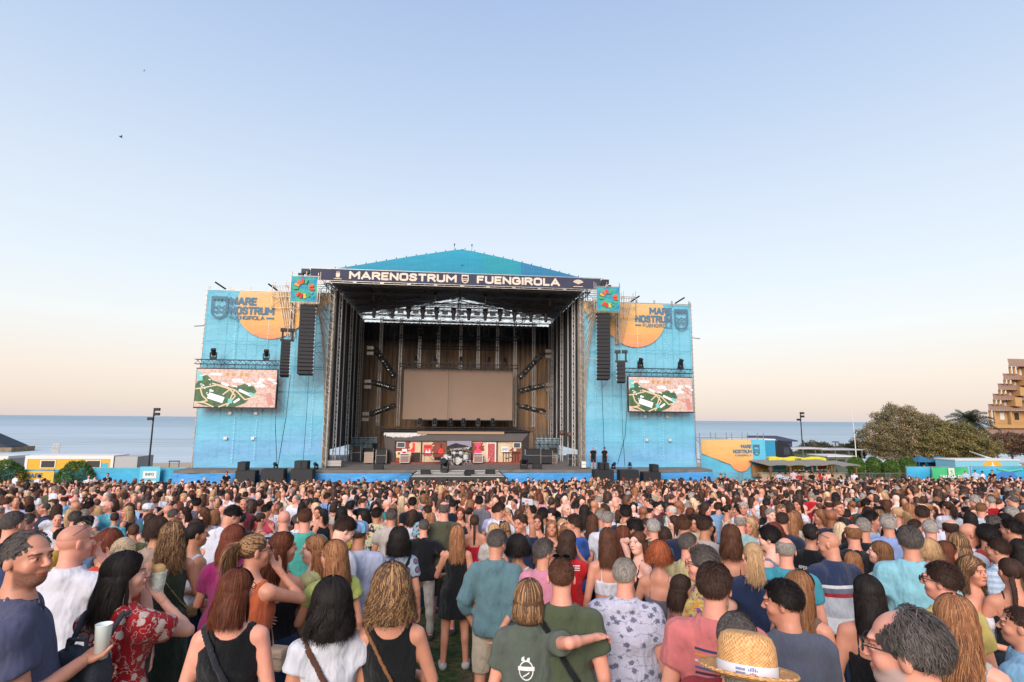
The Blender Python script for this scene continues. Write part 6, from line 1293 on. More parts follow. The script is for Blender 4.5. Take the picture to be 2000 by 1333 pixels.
cabin(-41.4, -33.5, 12, 2.05, 2.6, '#d9a02a', 'long yellow and cyan cabin with two windows before the sea', (-1.9, 2.2), [(.25, .0), (.25, .42), (.6, .62), (.9, .68), (.9, 0)])
cabin(-49, -43.0, 12, 1.98, 2.6, '#c98a2a', 'orange cabin with one window at the left edge of the photo', (2.1,))
b = MB(); b.box(-33.4, -31.3, 12.05, 15, .1, 2.0); tag(b.build('storage_cabin', MAT['cabin_grey']), 'plain grey cabin end wall right of the yellow cabin', 'cabin')
M_fb = tarp('fence_cloth', [(0, '#3a8fc4'), (.5, '#3f9fc6'), (1, '#58adc0')], 0, 2, 1, 1.2)
def fence_banner(name, x0, x1, y, z0, z1, label, m=M_fb, seed=1, cat='fence'):
 t = empty(name, ((x0 + x1) / 2, y, z0), 0, label, cat, 'cloth covered fences'); W = (x1 - x0) / 2; o = cloth_grid('cloth', -W, W, .02, z1 - z0, 0, m, t, .08, seed, int(W * 6) + 4, 12)
 b = MB(); [b.bar((-W + i * 2 * W / max(1, int(W / 1.2)), .12, 0), (-W + i * 2 * W / max(1, int(W / 1.2)), .12, z1 - z0 + .08), .03) for i in range(int(W / 1.2) + 1)]; b.bar((-W, .12, z1 - z0), (W, .12, z1 - z0), .025); b.build('rails', M_galv, t); return t, o
t, o = fence_banner('fence', -38, -28.6, 1, .15, 1.72, 'blue cloth fence with yellow part in front of the cabins, far left')
b = MB(); b.prism([(-1.2, .05), (1.8, .05), (1.8, 1.5), (-.9, 1.5)], -.16, -.15); b.build('yellow_print', mat('fence_yellow', '#d9a83a', .7), o); block_text('MARE', -.3, 1.0, 1.15, .36, .08, -.18, M_ink, o); block_text('NOSTRUM', -.3, 1.6, .65, .34, .08, -.18, M_ink, o)
k = MB(); crest(k, -1.7, .75, .6, 1.0, -.19, -.17, .1); k.build('emblem', M_ink, o)
fence_banner('fence', -28.4, -21.6, .5, .15, 1.9, 'plain light blue cloth fence right of the dark bush', seed=4)
t = empty('notice_board', (-24.0, .0, .15), 0, 'cyan notice board with two white panels by the left deck end', 'sign'); b = MB(); b.box(-.75, .75, 0, .06, 0, 1.9); o = b.build('board', mat('board_cyan', '#62b4c9', .6), t)
b = MB(); b.box(-.5, .5, -.012, -.002, 1.0, 1.55); b.box(-.5, .5, -.012, -.002, .25, .8); pn = b.build('panel', M_white, o); curve_text('INFO', .28, M_ink, 'lettering', (0, -.02, 1.3), parent=pn, bold=.01)
def lamp_post(px, pb, pt, y, label, heads):
 a = on_y(px, pt, y); x = on_y(pb, 915, y).x; t = empty('lamp_post', (x, y, .1), 0, label, 'lamp post', 'tall lamp posts by the sea'); H = a.z - .1; b = MB(); b.bar((0, 0, 0), (0, 0, H), .09, 8, .06); b.build('pole', M_blk, t)
 for i in range(heads):
  b = MB(); z_ = H - .1 - .45 * i; s = 1 if i != 2 else -1; b.box(min(0, s * .5), max(0, s * .5), -.15, .15, z_ - .14, z_ + .14); b.bar((0, 0, z_ - .2), (s * .2, 0, z_ - .1), .03); b.build('floodlight_head', M_blk, t)
lamp_post(300, 290, 798, 10, 'tall black lamp post with three floodlights left of the stage', 3); lamp_post(1567, 1570, 806, 25, 'slim black lamp post over the sea right of the stage', 3)
def sea_hut():
 t = empty('beach_bar', (-88, 70, -1.2), 0, 'dark blue tent roof with white marks on a stone base, far left by the sea', 'beach bar'); b = MB(); b.add([(-6, -2, 3.6), (-1, -2, 3.6), (4.6, -2, 1.2), (-6, -2, 1.0), (-6, 3, 3.6), (-1, 3, 3.6), (4.6, 3, 1.2), (-6, 3, 1.0)], [(0, 3, 2, 1), (4, 5, 6, 7), (0, 1, 5, 4), (1, 2, 6, 5), (3, 7, 6, 2)]); o = b.build('roof', mat('tent_navy', '#27303c', .8), t)
 b = MB(); b.box(-4.6, -3.0, -2.05, -2.01, 2.2, 3.0); b.box(-1.8, -.6, -2.05, -2.01, 2.4, 2.9); b.build('white_mark', M_white, o); b = MB(); b.box(-2.2, .2, -2.05, -2.01, 1.7, 2.0); b.build('red_mark', mat('mark_red', '#8a4a44', .8), o)
 b = MB(); b.box(-8, 5, -2, 4, -1, 1.1); b.build('stone_base', mat('stone_base', '#7d6c58', .95, bump=.8, bscale=3, var=.3, vscale=2), t)
sea_hut()
for i, (px, y) in enumerate(((108, 30), (115, 30))): p = on_y(px, 866, y); b = MB(); b.truss((0, 0, 0), (0, 0, p.z + .3), .25, .03, .5); tag(b.build('lattice_mast', M_alu, None, (p.x, y, -.3)), f'thin pale lattice mast over the yellow cabin, {"sea" if i == 0 else "stage"} side one', 'mast', 'thin masts on the beach')
b = MB(); b.box(-.6, .6, 0, .5, 0, .08); b.bar((-.5, .2, 0), (-.5, .2, .9), .04); b.bar((.5, .2, 0), (.5, .2, .9), .04); b.box(-.55, .55, .1, .3, .85, .95); p = on_y(338, 912, 18); tag(b.build('beach_frame', M_blk, None, (p.x, 18, .2)), 'small dark frame on the sand at the left end of the stage', 'frame')
# ------------------------------------------------------------------ right: banner fence, truck, bar pavilion, exit banner, cabins, hotel
def wing_fence():
 t = empty('banner_fence', (26.45, 4, .15), 0, 'tall blue banner on scaffold with an orange sun, right of the stage', 'fence'); W = 3.25; o = cloth_grid('cloth', -W, W, .0, 4.1, 0, M_tarp2, t, .06, 6, 40, 30); yk = -.14
 s = MB(); pts = [(-W, 4.05), (-W, 2.75)] + [(.65 + 1.25 * math.cos(R(a)), 2.6 + 1.55 * math.sin(R(a))) for a in range(215, 361, 8)] + [(1.9, 2.6), (1.75, 4.05)]; s.add([(x, -.12, z_) for x, z_ in pts] + [(0, -.12, 3.2)], [((i + 1) % len(pts), i, len(pts))[::-1] for i in range(len(pts))]); s.build('sun_motif', M_sun2, o)
 block_text('MARE', .72, 1.8, 3.42, .36, .085, yk, M_ink, o); block_text('NOSTRUM', -.1, 1.8, 2.95, .36, .085, yk, M_ink, o); block_text('FUENGIROLA', .1, 1.75, 2.58, .16, .03, yk, M_ink, o)
 k = MB(); crest(k, 2.3, 3.1, .55, .95, yk - .01, yk, .09); k.build('emblem', M_ink, o)
 b = MB(); scaffold(b, -W, W, .15, 1.2, 0, 4.2, 1.6, 2.0, .03); b.build('scaffolding', M_galv, t)
M_tarp2 = tarp('blue_tarp_low', [(0, '#5ca9c9'), (1, '#5fb0c5')], 0, 4, 1); M_sun2 = tarp('sun_tarp_low', [(0, '#dd8a5e'), (.5, '#dba965'), (1, '#d6b074')], 1, 4, 1)
wing_fence()
def truck():
 t = empty('articulated_truck', (35.0, 14, .1), 0, 'lorry with a blue box body and a dark cab behind the bar pavilion', 'truck'); b = MB(); b.box(-4, 1.9, 0, 2.5, 1.0, 3.7); b.build('box_body', mat('truck_blue', '#2a87ad', .6), t); b = MB(); b.box(-4.05, 1.95, -.03, 2.55, 3.7, 3.85); b.build('top_rail', M_white, t)
 b = MB(); b.prism([(2.0, .6), (4.3, .6), (4.4, 1.8), (4.0, 2.2), (3.7, 3.2), (3.2, 3.6), (2.4, 3.75), (2.0, 3.6)], 0, 2.4); c = b.build('cab', mat('cab_dark', '#22252b', .35), t, bevel=.06); b = MB(); b.box(2.9, 3.6, -.02, 0, 2.0, 2.9); b.build('window', M_lens, c); b = MB(); b.box(4.3, 4.42, .2, .7, 1.0, 1.3); b.build('headlight', M_alu, c)
 for x in (-3, -1.8, 3.1): b = MB(); b.lathe([(.2, -.05), (.5, -.05), (.5, .25), (.2, .25)], (x, 0, .5), 16, Matrix.Rotation(R(90), 3, 'X')); b.build('wheel', M_blk, t)
truck()
p = on_y(1518, 862, 20); b = MB(); b.box(-2.6, 2.0, 0, 3, 0, p.z); b.add([(-3.2, -.3, p.z), (2.6, -.3, p.z), (1.8, 3, p.z + .5), (-2.4, 3, p.z + .5), (-3.2, -.3, p.z - .15), (2.6, -.3, p.z - .15), (1.8, 3, p.z - .1), (-2.4, 3, p.z - .1)], [(0, 1, 2, 3), (7, 6, 5, 4), (0, 4, 5, 1), (1, 5, 6, 2), (2, 6, 7, 3), (3, 7, 4, 0)]); tag(b.build('kiosk', mat('kiosk_navy', '#33344f', .7), None, (p.x, 20, .1)), 'small navy kiosk with flat roof behind the lorry', 'kiosk')
def pavilion():
 t = empty('bar_pavilion', (32.3, 1.6, .15), 0, 'open bar pavilion with slatted roof and wooden posts', 'bar'); H = 1.98
 b = MB(); rs = random.Random(9)
 for i in range(5): x0 = -4.4 + i * 1.75; H = 1.94 + rs.uniform(-.05, .09); b.add([(x0, -1.2, H - .10), (x0 + 1.78, -1.2, H + .06), (x0 + 1.78, 2.2, H + .22), (x0, 2.2, H + .16), (x0, -1.2, H - .06), (x0 + 1.78, -1.2, H), (x0 + 1.78, 2.2, H + .16), (x0, 2.2, H + .1)], [(0, 1, 2, 3), (7, 6, 5, 4), (0, 4, 5, 1), (1, 5, 6, 2), (2, 6, 7, 3), (3, 7, 4, 0)])
 b.build('roof', mat('slat_roof', '#8f8577', .8, bump=.6, bscale=20, var=.3, vscale=6, stretch=(8, 1, 1)), t)
 for i, x in enumerate((-4.2, -2.3, -.2, 1.7, 4.1)): b = MB(); b.bar((x, -1.0, 0), (x, -1.0, H), .09, 6); b.build('post', mat('post_wood', '#6e5137', .9, bump=.5, bscale=10), t)
 b = MB(); b.box(-4.2, 4.2, .6, .9, 0, 1.05); b.box(-4.3, 4.3, .5, 1.0, 1.05, 1.12); b.build('counter', mat('counter_cream', '#b7a48c', .8, var=.2), t)
 for x0, x1, z0, z1, c in ((-2.2, -.9, 1.2, 1.6, '#4fa3a8'), (-.8, .9, 1.25, 1.75, '#d9b92e'), (1.0, 2.2, 1.2, 1.6, '#3f93b8'), (2.4, 3.3, 1.3, 1.75, '#b8402e'), (3.4, 4.1, 1.3, 1.8, '#d9b92e')): b = MB(); b.box(x0, x1, 1.9, 1.95, z0, z1); b.build('sign_panel', mat('sg' + c, c, .7, var=.2, vscale=6), t)
 b = MB(); b.box(-2.5, 4.2, 2.1, 2.14, .3, 1.15); b.build('blue_cloth', mat('pav_blue', '#3f93bd', .7, var=.1), t)
 b = MB(); b.box(-4.2, -2.6, 2.0, 2.1, .6, 1.7); b.build('wooden_shelf', mat('shelf_wood', '#a0713f', .8, var=.2), t)
 for i in range(0, 36, 2): b = MB(); b.lathe([(.06, 0), (.06, .2), (.02, .28), (.02, .34)], (0, 0, 0), 6); tag(b.build('bottle', mat('bottle_green', '#4f6b45', .2), None, (28.3 + .22 * i, 2.35, 1.28)), 'small green bottle standing on the counter of the bar pavilion', 'bottle', 'bottles on the bar counter')
pavilion()
def blob_banner(px0, px1, py0, py1, y, col, label, word, wcol):
 a, c = on_y(px0, py0, y), on_y(px1, py1, y); W = (c.x - a.x) / 2; t = empty('inflatable_banner', ((a.x + c.x) / 2, y, c.z), 0, label, 'banner'); b = MB(); n = 9; H = a.z - c.z
 V = [(-W + 2 * W * i / n, H * (.85 + .15 * math.sin(i * 1.9))) for i in range(n + 1)]; b.prism([(-W, 0)] + [(W, 0)] + list(reversed(V)), 0, .6); o = b.build('cloth', mat('bb' + col, col, .6, var=.1), t, bevel=.08)
 curve_text(word, H * .5, mat('bw' + wcol, wcol, .7), 'lettering', (0, -.03, H * .45), parent=o, bold=.02)
blob_banner(1502, 1615, 892, 903, 5, '#cfc02a', 'yellow banner lying along the top of the bar pavilion', 'CASA', '#4a5a3a'); blob_banner(1562, 1595, 905, 913, 4.6, '#d8bc2c', 'small yellow strip with white letters under the pavilion roof', 'OSTRA', '#e8e4c8')
for i, (a0, a1, py, h, y, col, lab) in enumerate(((1540, 1612, 877, 4, 18, '#b9b4b2', 'long pale flat roof behind the pavilion, nearer the lorry'), (1600, 1680, 879, 5, 17, '#a9a5a3', 'long pale flat roof behind the pavilion, nearer the big tree'), (1610, 1665, 892, 4, 10, '#cfc8c4', 'rounded white awning just above the pavilion roof'))):
 p, q = on_y(a0, py, y), on_y(a1, py, y); t = empty('market_stall', ((p.x + q.x) / 2, y, .1), 0, lab, 'stall', 'flat roofed stalls behind the pavilion'); W = (q.x - p.x) / 2; b = MB(); b.box(-W, W, -.5, 3, p.z - .12, p.z); b.build('roof', mat('roof_' + col, col, .7, var=.1), t); b = MB(); [b.box(x - .05, x + .05, -.4, -.3, 0, p.z - .12) for x in (-W + .1, -W / 3, W / 3, W - .1)]; b.box(-W + .2, W - .2, 1, 1.2, 0, p.z - .5); b.build('frame', mat('stall_dark', ('#5f6a60', '#3c7f98', '#9a4438')[i], .8), t)
t = empty('street_lamp', (on_y(1632, 868, 22).x, 22, .1), 0, 'short street lamp with a flat head among the pale roofs', 'street lamp'); z_ = on_y(1632, 866, 22).z; b = MB(); b.bar((0, 0, 0), (0, 0, z_), .05, 6); b.build('pole', M_blk, t); b = MB(); b.box(-.45, .45, -.1, .1, z_, z_ + .12); b.build('lamp_head', M_blk, t)
p = on_y(1665, 800, 26); b = MB(); b.bar((0, 0, 0), (0, 0, p.z * .5), .08, 8, .05); b.bar((0, 0, p.z * .5), (-.15, 0, p.z), .045, 6, .02); tag(b.build('flag_pole', M_white, None, (p.x, 26, .1)), 'thin white mast rising at the left side of the largest tree', 'mast')
p = on_y(1735, 785, 40); b = MB(); b.bar((0, 0, 0), (0, 0, p.z), .05); b.bar((-.5, 0, p.z), (.5, 0, p.z), .03); b.bar((-.4, 0, p.z - .4), (.4, 0, p.z - .4), .02); tag(b.build('antenna', M_galv, None, (p.x, 40, 0)), 'thin antenna sticking up behind the largest tree', 'antenna')
t, o = fence_banner('fence', 43.2, 48.0, 2.6, .15, 1.75, 'pale blue cloth fence left of the green exit banner', seed=7)
t, o = fence_banner('exit_banner', 45.6, 49.4, 2.3, .15, 1.72, 'green cloth banner with a white running figure and exit word', mat('exit_green', '#3fa86c', .7, bump=.3, bscale=3), 9, 'banner'); o.parent.scale = (1, 1, 1)
k = MB(); k.box(-.32, .32, -.13, -.12, .88, 1.5); bx_ = k.build('sign_panel', M_white, o); k = MB(); k.path([Vector((-.1, -.14, 1.35)), Vector((.02, -.14, 1.15)), Vector((-.12, -.14, .95))], .03, 4); k.path([Vector((.02, -.14, 1.15)), Vector((.18, -.14, 1.0))], .03, 4); k.path([Vector((-.2, -.14, 1.2)), Vector((.18, -.14, 1.28))], .025, 4); k.build('running_figure', MAT['exit_green'], bx_)
curve_text('SALIDA DE', .40, M_white, 'lettering', (0, -.14, .68), parent=o, bold=.02, width=2.6); curve_text('EMERGENCIA', .25, M_white, 'lettering', (0, -.14, .34), parent=o, bold=.01, width=2.4)
t, o = fence_banner('fence', 50.3, 57.5, 2.8, .15, 1.75, 'blue printed cloth fence behind the three standing people at the right', seed=10)
k = MB(); k.prism([(-2, .05), (1.4, .05), (.9, 1.0), (0, 1.35), (-.9, .9)], -.14, -.13); k.build('blue_print', mat('print_blue', '#3b74b5', .7), o); k = MB(); k.prism([(2.2, .8), (2.5, .8), (2.55, 1.6), (2.1, 1.6)], -.14, -.13); k.build('orange_print', mat('print_orange', '#d98a4a', .7), o); k = MB(); k.prism([(-.9, 1.3), (.4, 1.1), (1.9, 1.3), (1.9, 1.42), (.4, 1.3), (-.9, 1.45)], -.15, -.14); k.build('wave_print', mat('print_green', '#58b49a', .7), o)
fence_banner('fence', 57.6, 66, 2.8, .15, 1.75, 'blue cloth fence at the right edge of the photo', seed=11)
def first_aid():
 a, c = on_y(1865, 900, 9), on_y(1992, 916, 9); t = empty('first_aid_cabin', ((a.x + c.x) / 2, 9, .1), 0, 'white cabin with a yellow oval and white cross by the exit fence', 'cabin'); W = (c.x - a.x) / 2; H = a.z - .1; b = MB(); b.box(-W, W, 0, 2.5, 0, H); b.build('body', mat('aid_blue', '#78b4c8', .7), t); b = MB(); b.box(-W - .05, W + .05, -.06, 2.6, H, H + .12); b.build('roof', M_white, t)
 k = MB(); k.prism([(.15 * W + .62 * W * math.cos(R(q)) * .5, H * .62 + .40 * H * math.sin(R(q))) for q in range(0, 360, 20)], -.03, -.005); o = k.build('yellow_oval', mat('aid_yellow', '#d9a12e', .7), t); k = MB(); k.box(.15 * W - .09, .15 * W + .09, -.05, -.031, H * .36, H * .9); k.box(.15 * W - .3, .15 * W + .3, -.055, -.051, H * .53, H * .72); k.build('cross', M_white, o)
first_aid()
for px0, px1, py, lab in ((1795, 1830, 905, 'dark blue gazebo under the large tree, nearer the clipped trees'), (1835, 1862, 905, 'dark blue gazebo under the large tree, nearer the first aid cabin')):
 a, c = on_y(px0, py, 12), on_y(px1, py, 12); b = MB(); W = (c.x - a.x) / 2; b.add([(-W, 0, a.z), (W, 0, a.z), (W, 2, a.z), (-W, 2, a.z), (0, 1, a.z + .7)], [(0, 1, 4), (1, 2, 4), (2, 3, 4), (3, 0, 4)]); b.box(-W, W, 1.9, 2, 0, a.z); [b.bar((x, 0, 0), (x, 0, a.z), .04) for x in (-W, W)]; tag(b.build('gazebo', mat('gazebo_blue', '#28607f', .8), None, ((a.x + c.x) / 2, 12, .1)), lab, 'gazebo')
for px0, px1, py0, y, lab in ((1912, 1960, 848, 35, 'white sloping canopy below the hotel roofs'), (1925, 1995, 893, 14, 'flat white awning at the right edge, over the first aid cabin')):
 a, c = on_y(px0, py0, y), on_y(px1, py0 + 12, y); b = MB(); W = (c.x - a.x) / 2; b.add([(-W, 0, a.z), (W, 0, a.z - .9), (W, 3, a.z - .6), (-W * .6, 3, a.z + .6), (-W, 0, a.z - .12), (W, 0, a.z - 1.02), (W, 3, a.z - .75), (-W * .6, 3, a.z + .45)], [(0, 1, 2, 3), (7, 6, 5, 4), (0, 4, 5, 1), (1, 5, 6, 2), (2, 6, 7, 3), (3, 7, 4, 0)]); [b.bar((x, 1, 0), (x, 1, a.z - .9), .06) for x in (-W * .7, W * .7)]; tag(b.build('canopy', M_white, None, ((a.x + c.x) / 2, y, 0)), lab, 'canopy')
def hotel():
 y = 80; och = mat('hotel_ochre', '#ab8252', .9, var=.08, vscale=.3); rf = G('roof_tiles', rough=.9); v = rf.coords(); x_, y_, z_ = rf.xyz(v); ti = rf.math('SINE', rf.math('MULTIPLY', x_, 9)); c = rf.mix(rf.noise(v, 2.5, 4), '#9a7460', '#bd9a86'); rf.base(rf.mix(rf.math('MULTIPLY', rf.math('ADD', ti, 1), .3), c, (.12, .06, .04))); rf.bump(ti, .6, .2); rf = rf.m
 X = lambda px: on_y(px, 800, y).x; Z = lambda py, px=1950: on_y(px, py, y).z; x00 = X(1932); t = empty('terraced_hotel', (x00, y, 0), 0, 'stepped ochre hotel with tiled eaves on every floor, far right', 'hotel'); xr = 40; wnd = mat('hotel_window', '#c9c2bd', .3); dk = mat('hotel_dark', '#2b2019', .8)
 tiers = [(1923, 845, 835), (1931, 800, 789), (1940, 779, 768), (1950, 759, 747), (1960, 738, 726), (1970, 711, 695)]
 for i, (px, pe, pt) in enumerate(tiers):
  d = i * .8; xe = on_y(px, pe, y - 1.6 + d).x - x00; ze, zt = Z(pe), Z(pt)
  b = MB(); b.add([(xe, -1.6 + d, ze), (xe + xr, -1.6 + d, ze), (xe + xr, 8, ze), (xe + 10, 8, ze), (xe + 3.6, 1.8 + d, zt), (xe + xr, 1.8 + d, zt), (xe + xr, 8, zt), (xe + 10.5, 8, zt)], [(0, 1, 5, 4), (0, 4, 7, 3), (4, 5, 6, 7), (3, 2, 1, 0), (1, 2, 6, 5)]); b.box(xe, xe + xr, -1.65 + d, -1.45 + d, ze - .3, ze - .01); b.build('roof', rf, t)
  zb = ze - .3; zl = Z(tiers[i - 1][2]) if i else 0; b = MB(); x_ = xe + 3.0 + (1.2 if i > 1 else 0); b.add([(x_, .2 + d, zl - .5), (xe + xr, .2 + d, zl - .5), (xe + xr, 8, zl - .5), (x_ + 8.6 - d, 8, zl - .5), (x_, .2 + d, zb), (xe + xr, .2 + d, zb), (xe + xr, 8, zb), (x_ + 8.6 - d, 8, zb)], [(0, 3, 2, 1), (4, 5, 6, 7), (0, 1, 5, 4), (1, 2, 6, 5), (2, 3, 7, 6), (3, 0, 4, 7)]); wl = b.build('wall', och, t)
  for j in range(4):
   xx = xe + 3.6 + j * 4.2; b = MB(); b.box(xx + 1.3, xx + 2.5, .12 + d, .19 + d, zb - 2.3, zb - .5); o = b.build('window', dk if j % 2 else wnd, t)
  for xx in (xe + 1.2, xe + 2.4, xe + 7, xe + 12): b = MB(); b.box(xx - .2, xx + .2, -.9 + d, -.5 + d, zl - .3, zb); b.build('pillar', och, t)
  b = MB(); b.box(xe + 1.0, xe + xr, -.95 + d, -.8 + d, zl - .2, zl + .7) if i < 2 else b.box(xe + 5.5, xe + 7.5, -2.2 + d, 0 + d, zl - .6, zl + 1.6); b.build('parapet', och, t)
hotel()
# crowd barriers near the right banner fence
def barrier(x, y, rz, label):
 t = empty('crowd_barrier', (x, y, .15), rz, label, 'barrier', 'steel crowd barriers'); b = MB(); b.bar((-1.1, 0, .15), (-1.1, 0, 1.1), .022); b.bar((1.1, 0, .15), (1.1, 0, 1.1), .022); b.bar((-1.1, 0, 1.1), (1.1, 0, 1.1), .022); b.bar((-1.1, 0, .2), (1.1, 0, .2), .022); b.build('frame', M_galv, t); b = MB(); [b.bar((-1.1 + .13 * i, 0, .2), (-1.1 + .13 * i, 0, 1.1), .009, 4) for i in range(1, 17)]; b.build('bars', M_galv, t)
for i, (px, py) in enumerate(((1395, 948), (1430, 948), (1465, 950))): p = on_z(px, py, .15); barrier(p.x, p.y, .05, f'steel barrier in front of the banner fence, {ordn[i]} from the stage')
for i, (px, py) in enumerate(((1685, 948), (1720, 948), (1752, 948))): p = on_z(px, py, .15); barrier(p.x, p.y, .05, f'steel barrier under the clipped round trees, {ordn[i]} from the pavilion')
b = MB(); p = on_y(1398, 935, -1); b.box(-1.1, 1.1, 0, .5, 0, 1.0); tag(b.build('counter_box', mat('counter_grey', '#8f8a86', .8, var=.15), None, (on_y(1412, 940, -1.5).x, -1.5, .15)), 'grey counter in front of the two men in black', 'counter')
# birds
def bird(px, py, y, s, label, col):
 p = on_y(px, py, y); b = MB(); b.lathe([(.0001, -.22 * s), (.05 * s, -.1 * s), (.06 * s, .05 * s), (.0001, .22 * s)], (0, 0, 0), 8, Matrix.Rotation(R(90), 3, 'Y')); b.add([(-.05 * s, 0, .02), (.08 * s, 0, .02), (-.02 * s, -.65 * s, .12 * s), (-.12 * s, -.6 * s, .12 * s)], [(0, 1, 2, 3)]); b.add([(-.05 * s, 0, .02), (.08 * s, 0, .02), (-.02 * s, .65 * s, .16 * s), (-.12 * s, .6 * s, .16 * s)], [(3, 2, 1, 0)]); o = b.build('bird', mat('bird' + col, col, .8), None, p); o.rotation_euler = (.3, .2, .8); tag(o, label, 'bird')
bird(236, 268, -10, .62, 'dark bird flying in the sky on the left', '#3a3838'); bird(281, 139, 20, .8, 'tiny pale bird high in the sky, upper left', '#d8d4cc'); bird(902, 519, -4, .5, 'dark bird before the teal roof gable', '#20242c')
# ------------------------------------------------------------------ the audience
PAT = {'-': 'cloth', 'st': 'cloth_stripes', 'bw': 'cloth_bw', 'fl': 'cloth_floral', 'pa': 'cloth_palms', 'ha': 'cloth_hawaii', 'ro': 'cloth_rounds', 'le': 'cloth_leaves', 'wa': 'cloth_warmprint', 'ru': 'cloth_rugby', 'de': 'cloth_denim'}
TOPNAME = {'tee': 't_shirt', 'polo': 'polo_shirt', 'shirt': 'shirt', 'longsleeve': 'long_sleeved_shirt', 'tank': 'tank_top', 'cami': 'camisole', 'blouse': 'blouse', 'dress': 'dress_top', 'strapless': 'strapless_top', 'crop': 'crop_top'}
DD = {(60, 1030): 2.7, (148, 1018): 3.9, (245, 1072): 3.1, (215, 1032): 4.6, (243, 1046): 4.3, (338, 1018): 5.2, (308, 1008): 5.8, (28, 990): 5.4, (385, 1018): 5.7, (457, 1022): 4.9, (425, 983): 6.8, (462, 1107): 3.15, (497, 1038): 4.0, (552, 1036): 4.5, (597, 990): 6.7,
(556, 994): 7.3, (650, 1005): 5.4, (617, 1042): 4.8, (655, 1052): 4.5, (702, 1016): 5.6, (650, 1130): 3.0, (766, 1102): 3.1, (780, 1030): 6.0, (828, 1012): 7.9, (868, 977): 8.2, (893, 1024): 6.8, (968, 1034): 5.2, (1012, 1046): 5.6, (1063, 1050): 4.9, (1033, 1128): 3.3, (1096, 1085): 3.35, (1219, 1086): 3.8,
(1287, 1056): 5.0, (1108, 1034): 5.7, (1187, 1028): 5.5, (1216, 1024): 6.1, (1393, 1096): 2.85, (1437, 1188): 2.15, (1457, 1256): 1.8, (1533, 1128): 2.85, (1372, 1064): 3.8, (1343, 1037): 5.2, (1330, 1120): 4.4, (1427, 1024): 5.9, (1470, 1056): 4.6, (1533, 1046): 4.9, (1503, 1026): 5.6, (1582, 1020): 5.9, (1622, 1034): 5.2,
(1775, 1025): 4.7, (1717, 1054): 5.3, (1694, 1120): 3.4, (1838, 1094): 3.4, (1772, 1178): 1.62, (1862, 1158): 2.6, (1897, 1086): 4.5, (1972, 1086): 4.3, (1948, 1048): 5.4, (1925, 1022): 5.9, (1844, 1054): 5.2, (1870, 1038): 5.6, (1812, 1048): 5.0, (1560, 1112): 3.6, (1990, 1180): 2.9, (1665, 1075): 5.4, (252, 1022): 6}
PLACED = []        # (px, py, distance, x, y)
def project(P):
 q = CROT.transposed() @ (Vector(P) - CAM); return 1000 + FPX * q.x / -q.z, 666.5 - FPX * q.y / -q.z, -q.z
def mat_lin(M3, t): return Matrix.Translation(Vector(t)) @ Matrix(np.asarray(M3).tolist()).to_4x4()
def dress(o, S, top, tc, pat, bot, bc, seed, res=.017):
 if top != 'none':
  m = top_mesh(S, top, TOPNAME[top], seed, res); m.materials.append(MAT[PAT[pat]]); link(TOPNAME[top], m, o, None, lin(tc))
 if bot != 'none':
  m = bottom_mesh(S, bot, bot if bot != 'dressskirt' else 'skirt', seed, res); m.materials.append(MAT['cloth_denim' if bot == 'jeans' else 'cloth']); link({'dressskirt': 'skirt', 'longskirt': 'long_skirt'}.get(bot, bot), m, o, None, lin(bc))
def hero(px, py, H, sex, face, head, hst, hc, sk, top, tc, pat, bot, bc, opts, label, lod=None, group='people in the audience', pos=None):
 p = dict(sex=sex, head=head, **opts); S = skeleton(p); s = H / 1.735
 if (int(px), int(py)) in DD and pos is None:
  dd = DD[(int(px), int(py))]; r_ = ray(px, py); P = CAM + r_ * (dd / r_.dot(CROT @ Vector((0, 0, -1)))); H = min(1.95, max(1.45, P.z - gz(P.x, P.y))); s = H / 1.735; P.z = gz(P.x, P.y) + H
 else: P = on_slope(px, py, H) if pos is None else Vector(pos)
 d = (P - CAM).dot(CROT @ Vector((0, 0, -1))); near = d < 6
 gzz = P.z - H if pos is None else P.z
 yaw = math.atan2(P.x - CAM.x, P.y - CAM.y)
 o = link('person', body_mesh(S, 'person', .0046 if d < 4 else .0062 if near else .009, .02 if near else .026), None, (P.x, P.y, gzz), lin(SKIN[sk])); o.rotation_euler = (0, 0, -yaw + R(face)); o.scale = (s, s, s)
 tag(o, label, 'person', group)
 M = Matrix.Translation(o.location) @ Matrix.Rotation(-yaw + R(face), 4, 'Z') @ Matrix.Scale(s, 4)
 if hst != 'bald':
  h = link('hair', hair(hst, 0 if near else 1), o, None, hcol(hc)); h.matrix_local = mat_lin(S['M'], S['hc']) @ Matrix.Scale(opts.get('hs', 1.0), 4)
 dress(o, S, top, tc, pat, bot, bc, int(px), .0125 if d < 4 else .016 if near else .024)
 if d > 3.5:
  for sd in (-1, 1): link('shoe', shoe_mesh(S, sd), o, None, (.5, .5, .5) if px % 2 else (.05, .05, .06))
 PLACED.append((px, py, d, P.x, P.y)); S['o'] = o; S['W'] = M; S['s'] = s; return S
def at_head(S, me_or_ob, nm, color=None):
 o = link(nm, me_or_ob, S['o'], None, color) if isinstance(me_or_ob, bpy.types.Mesh) else me_or_ob; o.parent = S['o']; o.matrix_local = mat_lin(S['M'], S['hc']); return o
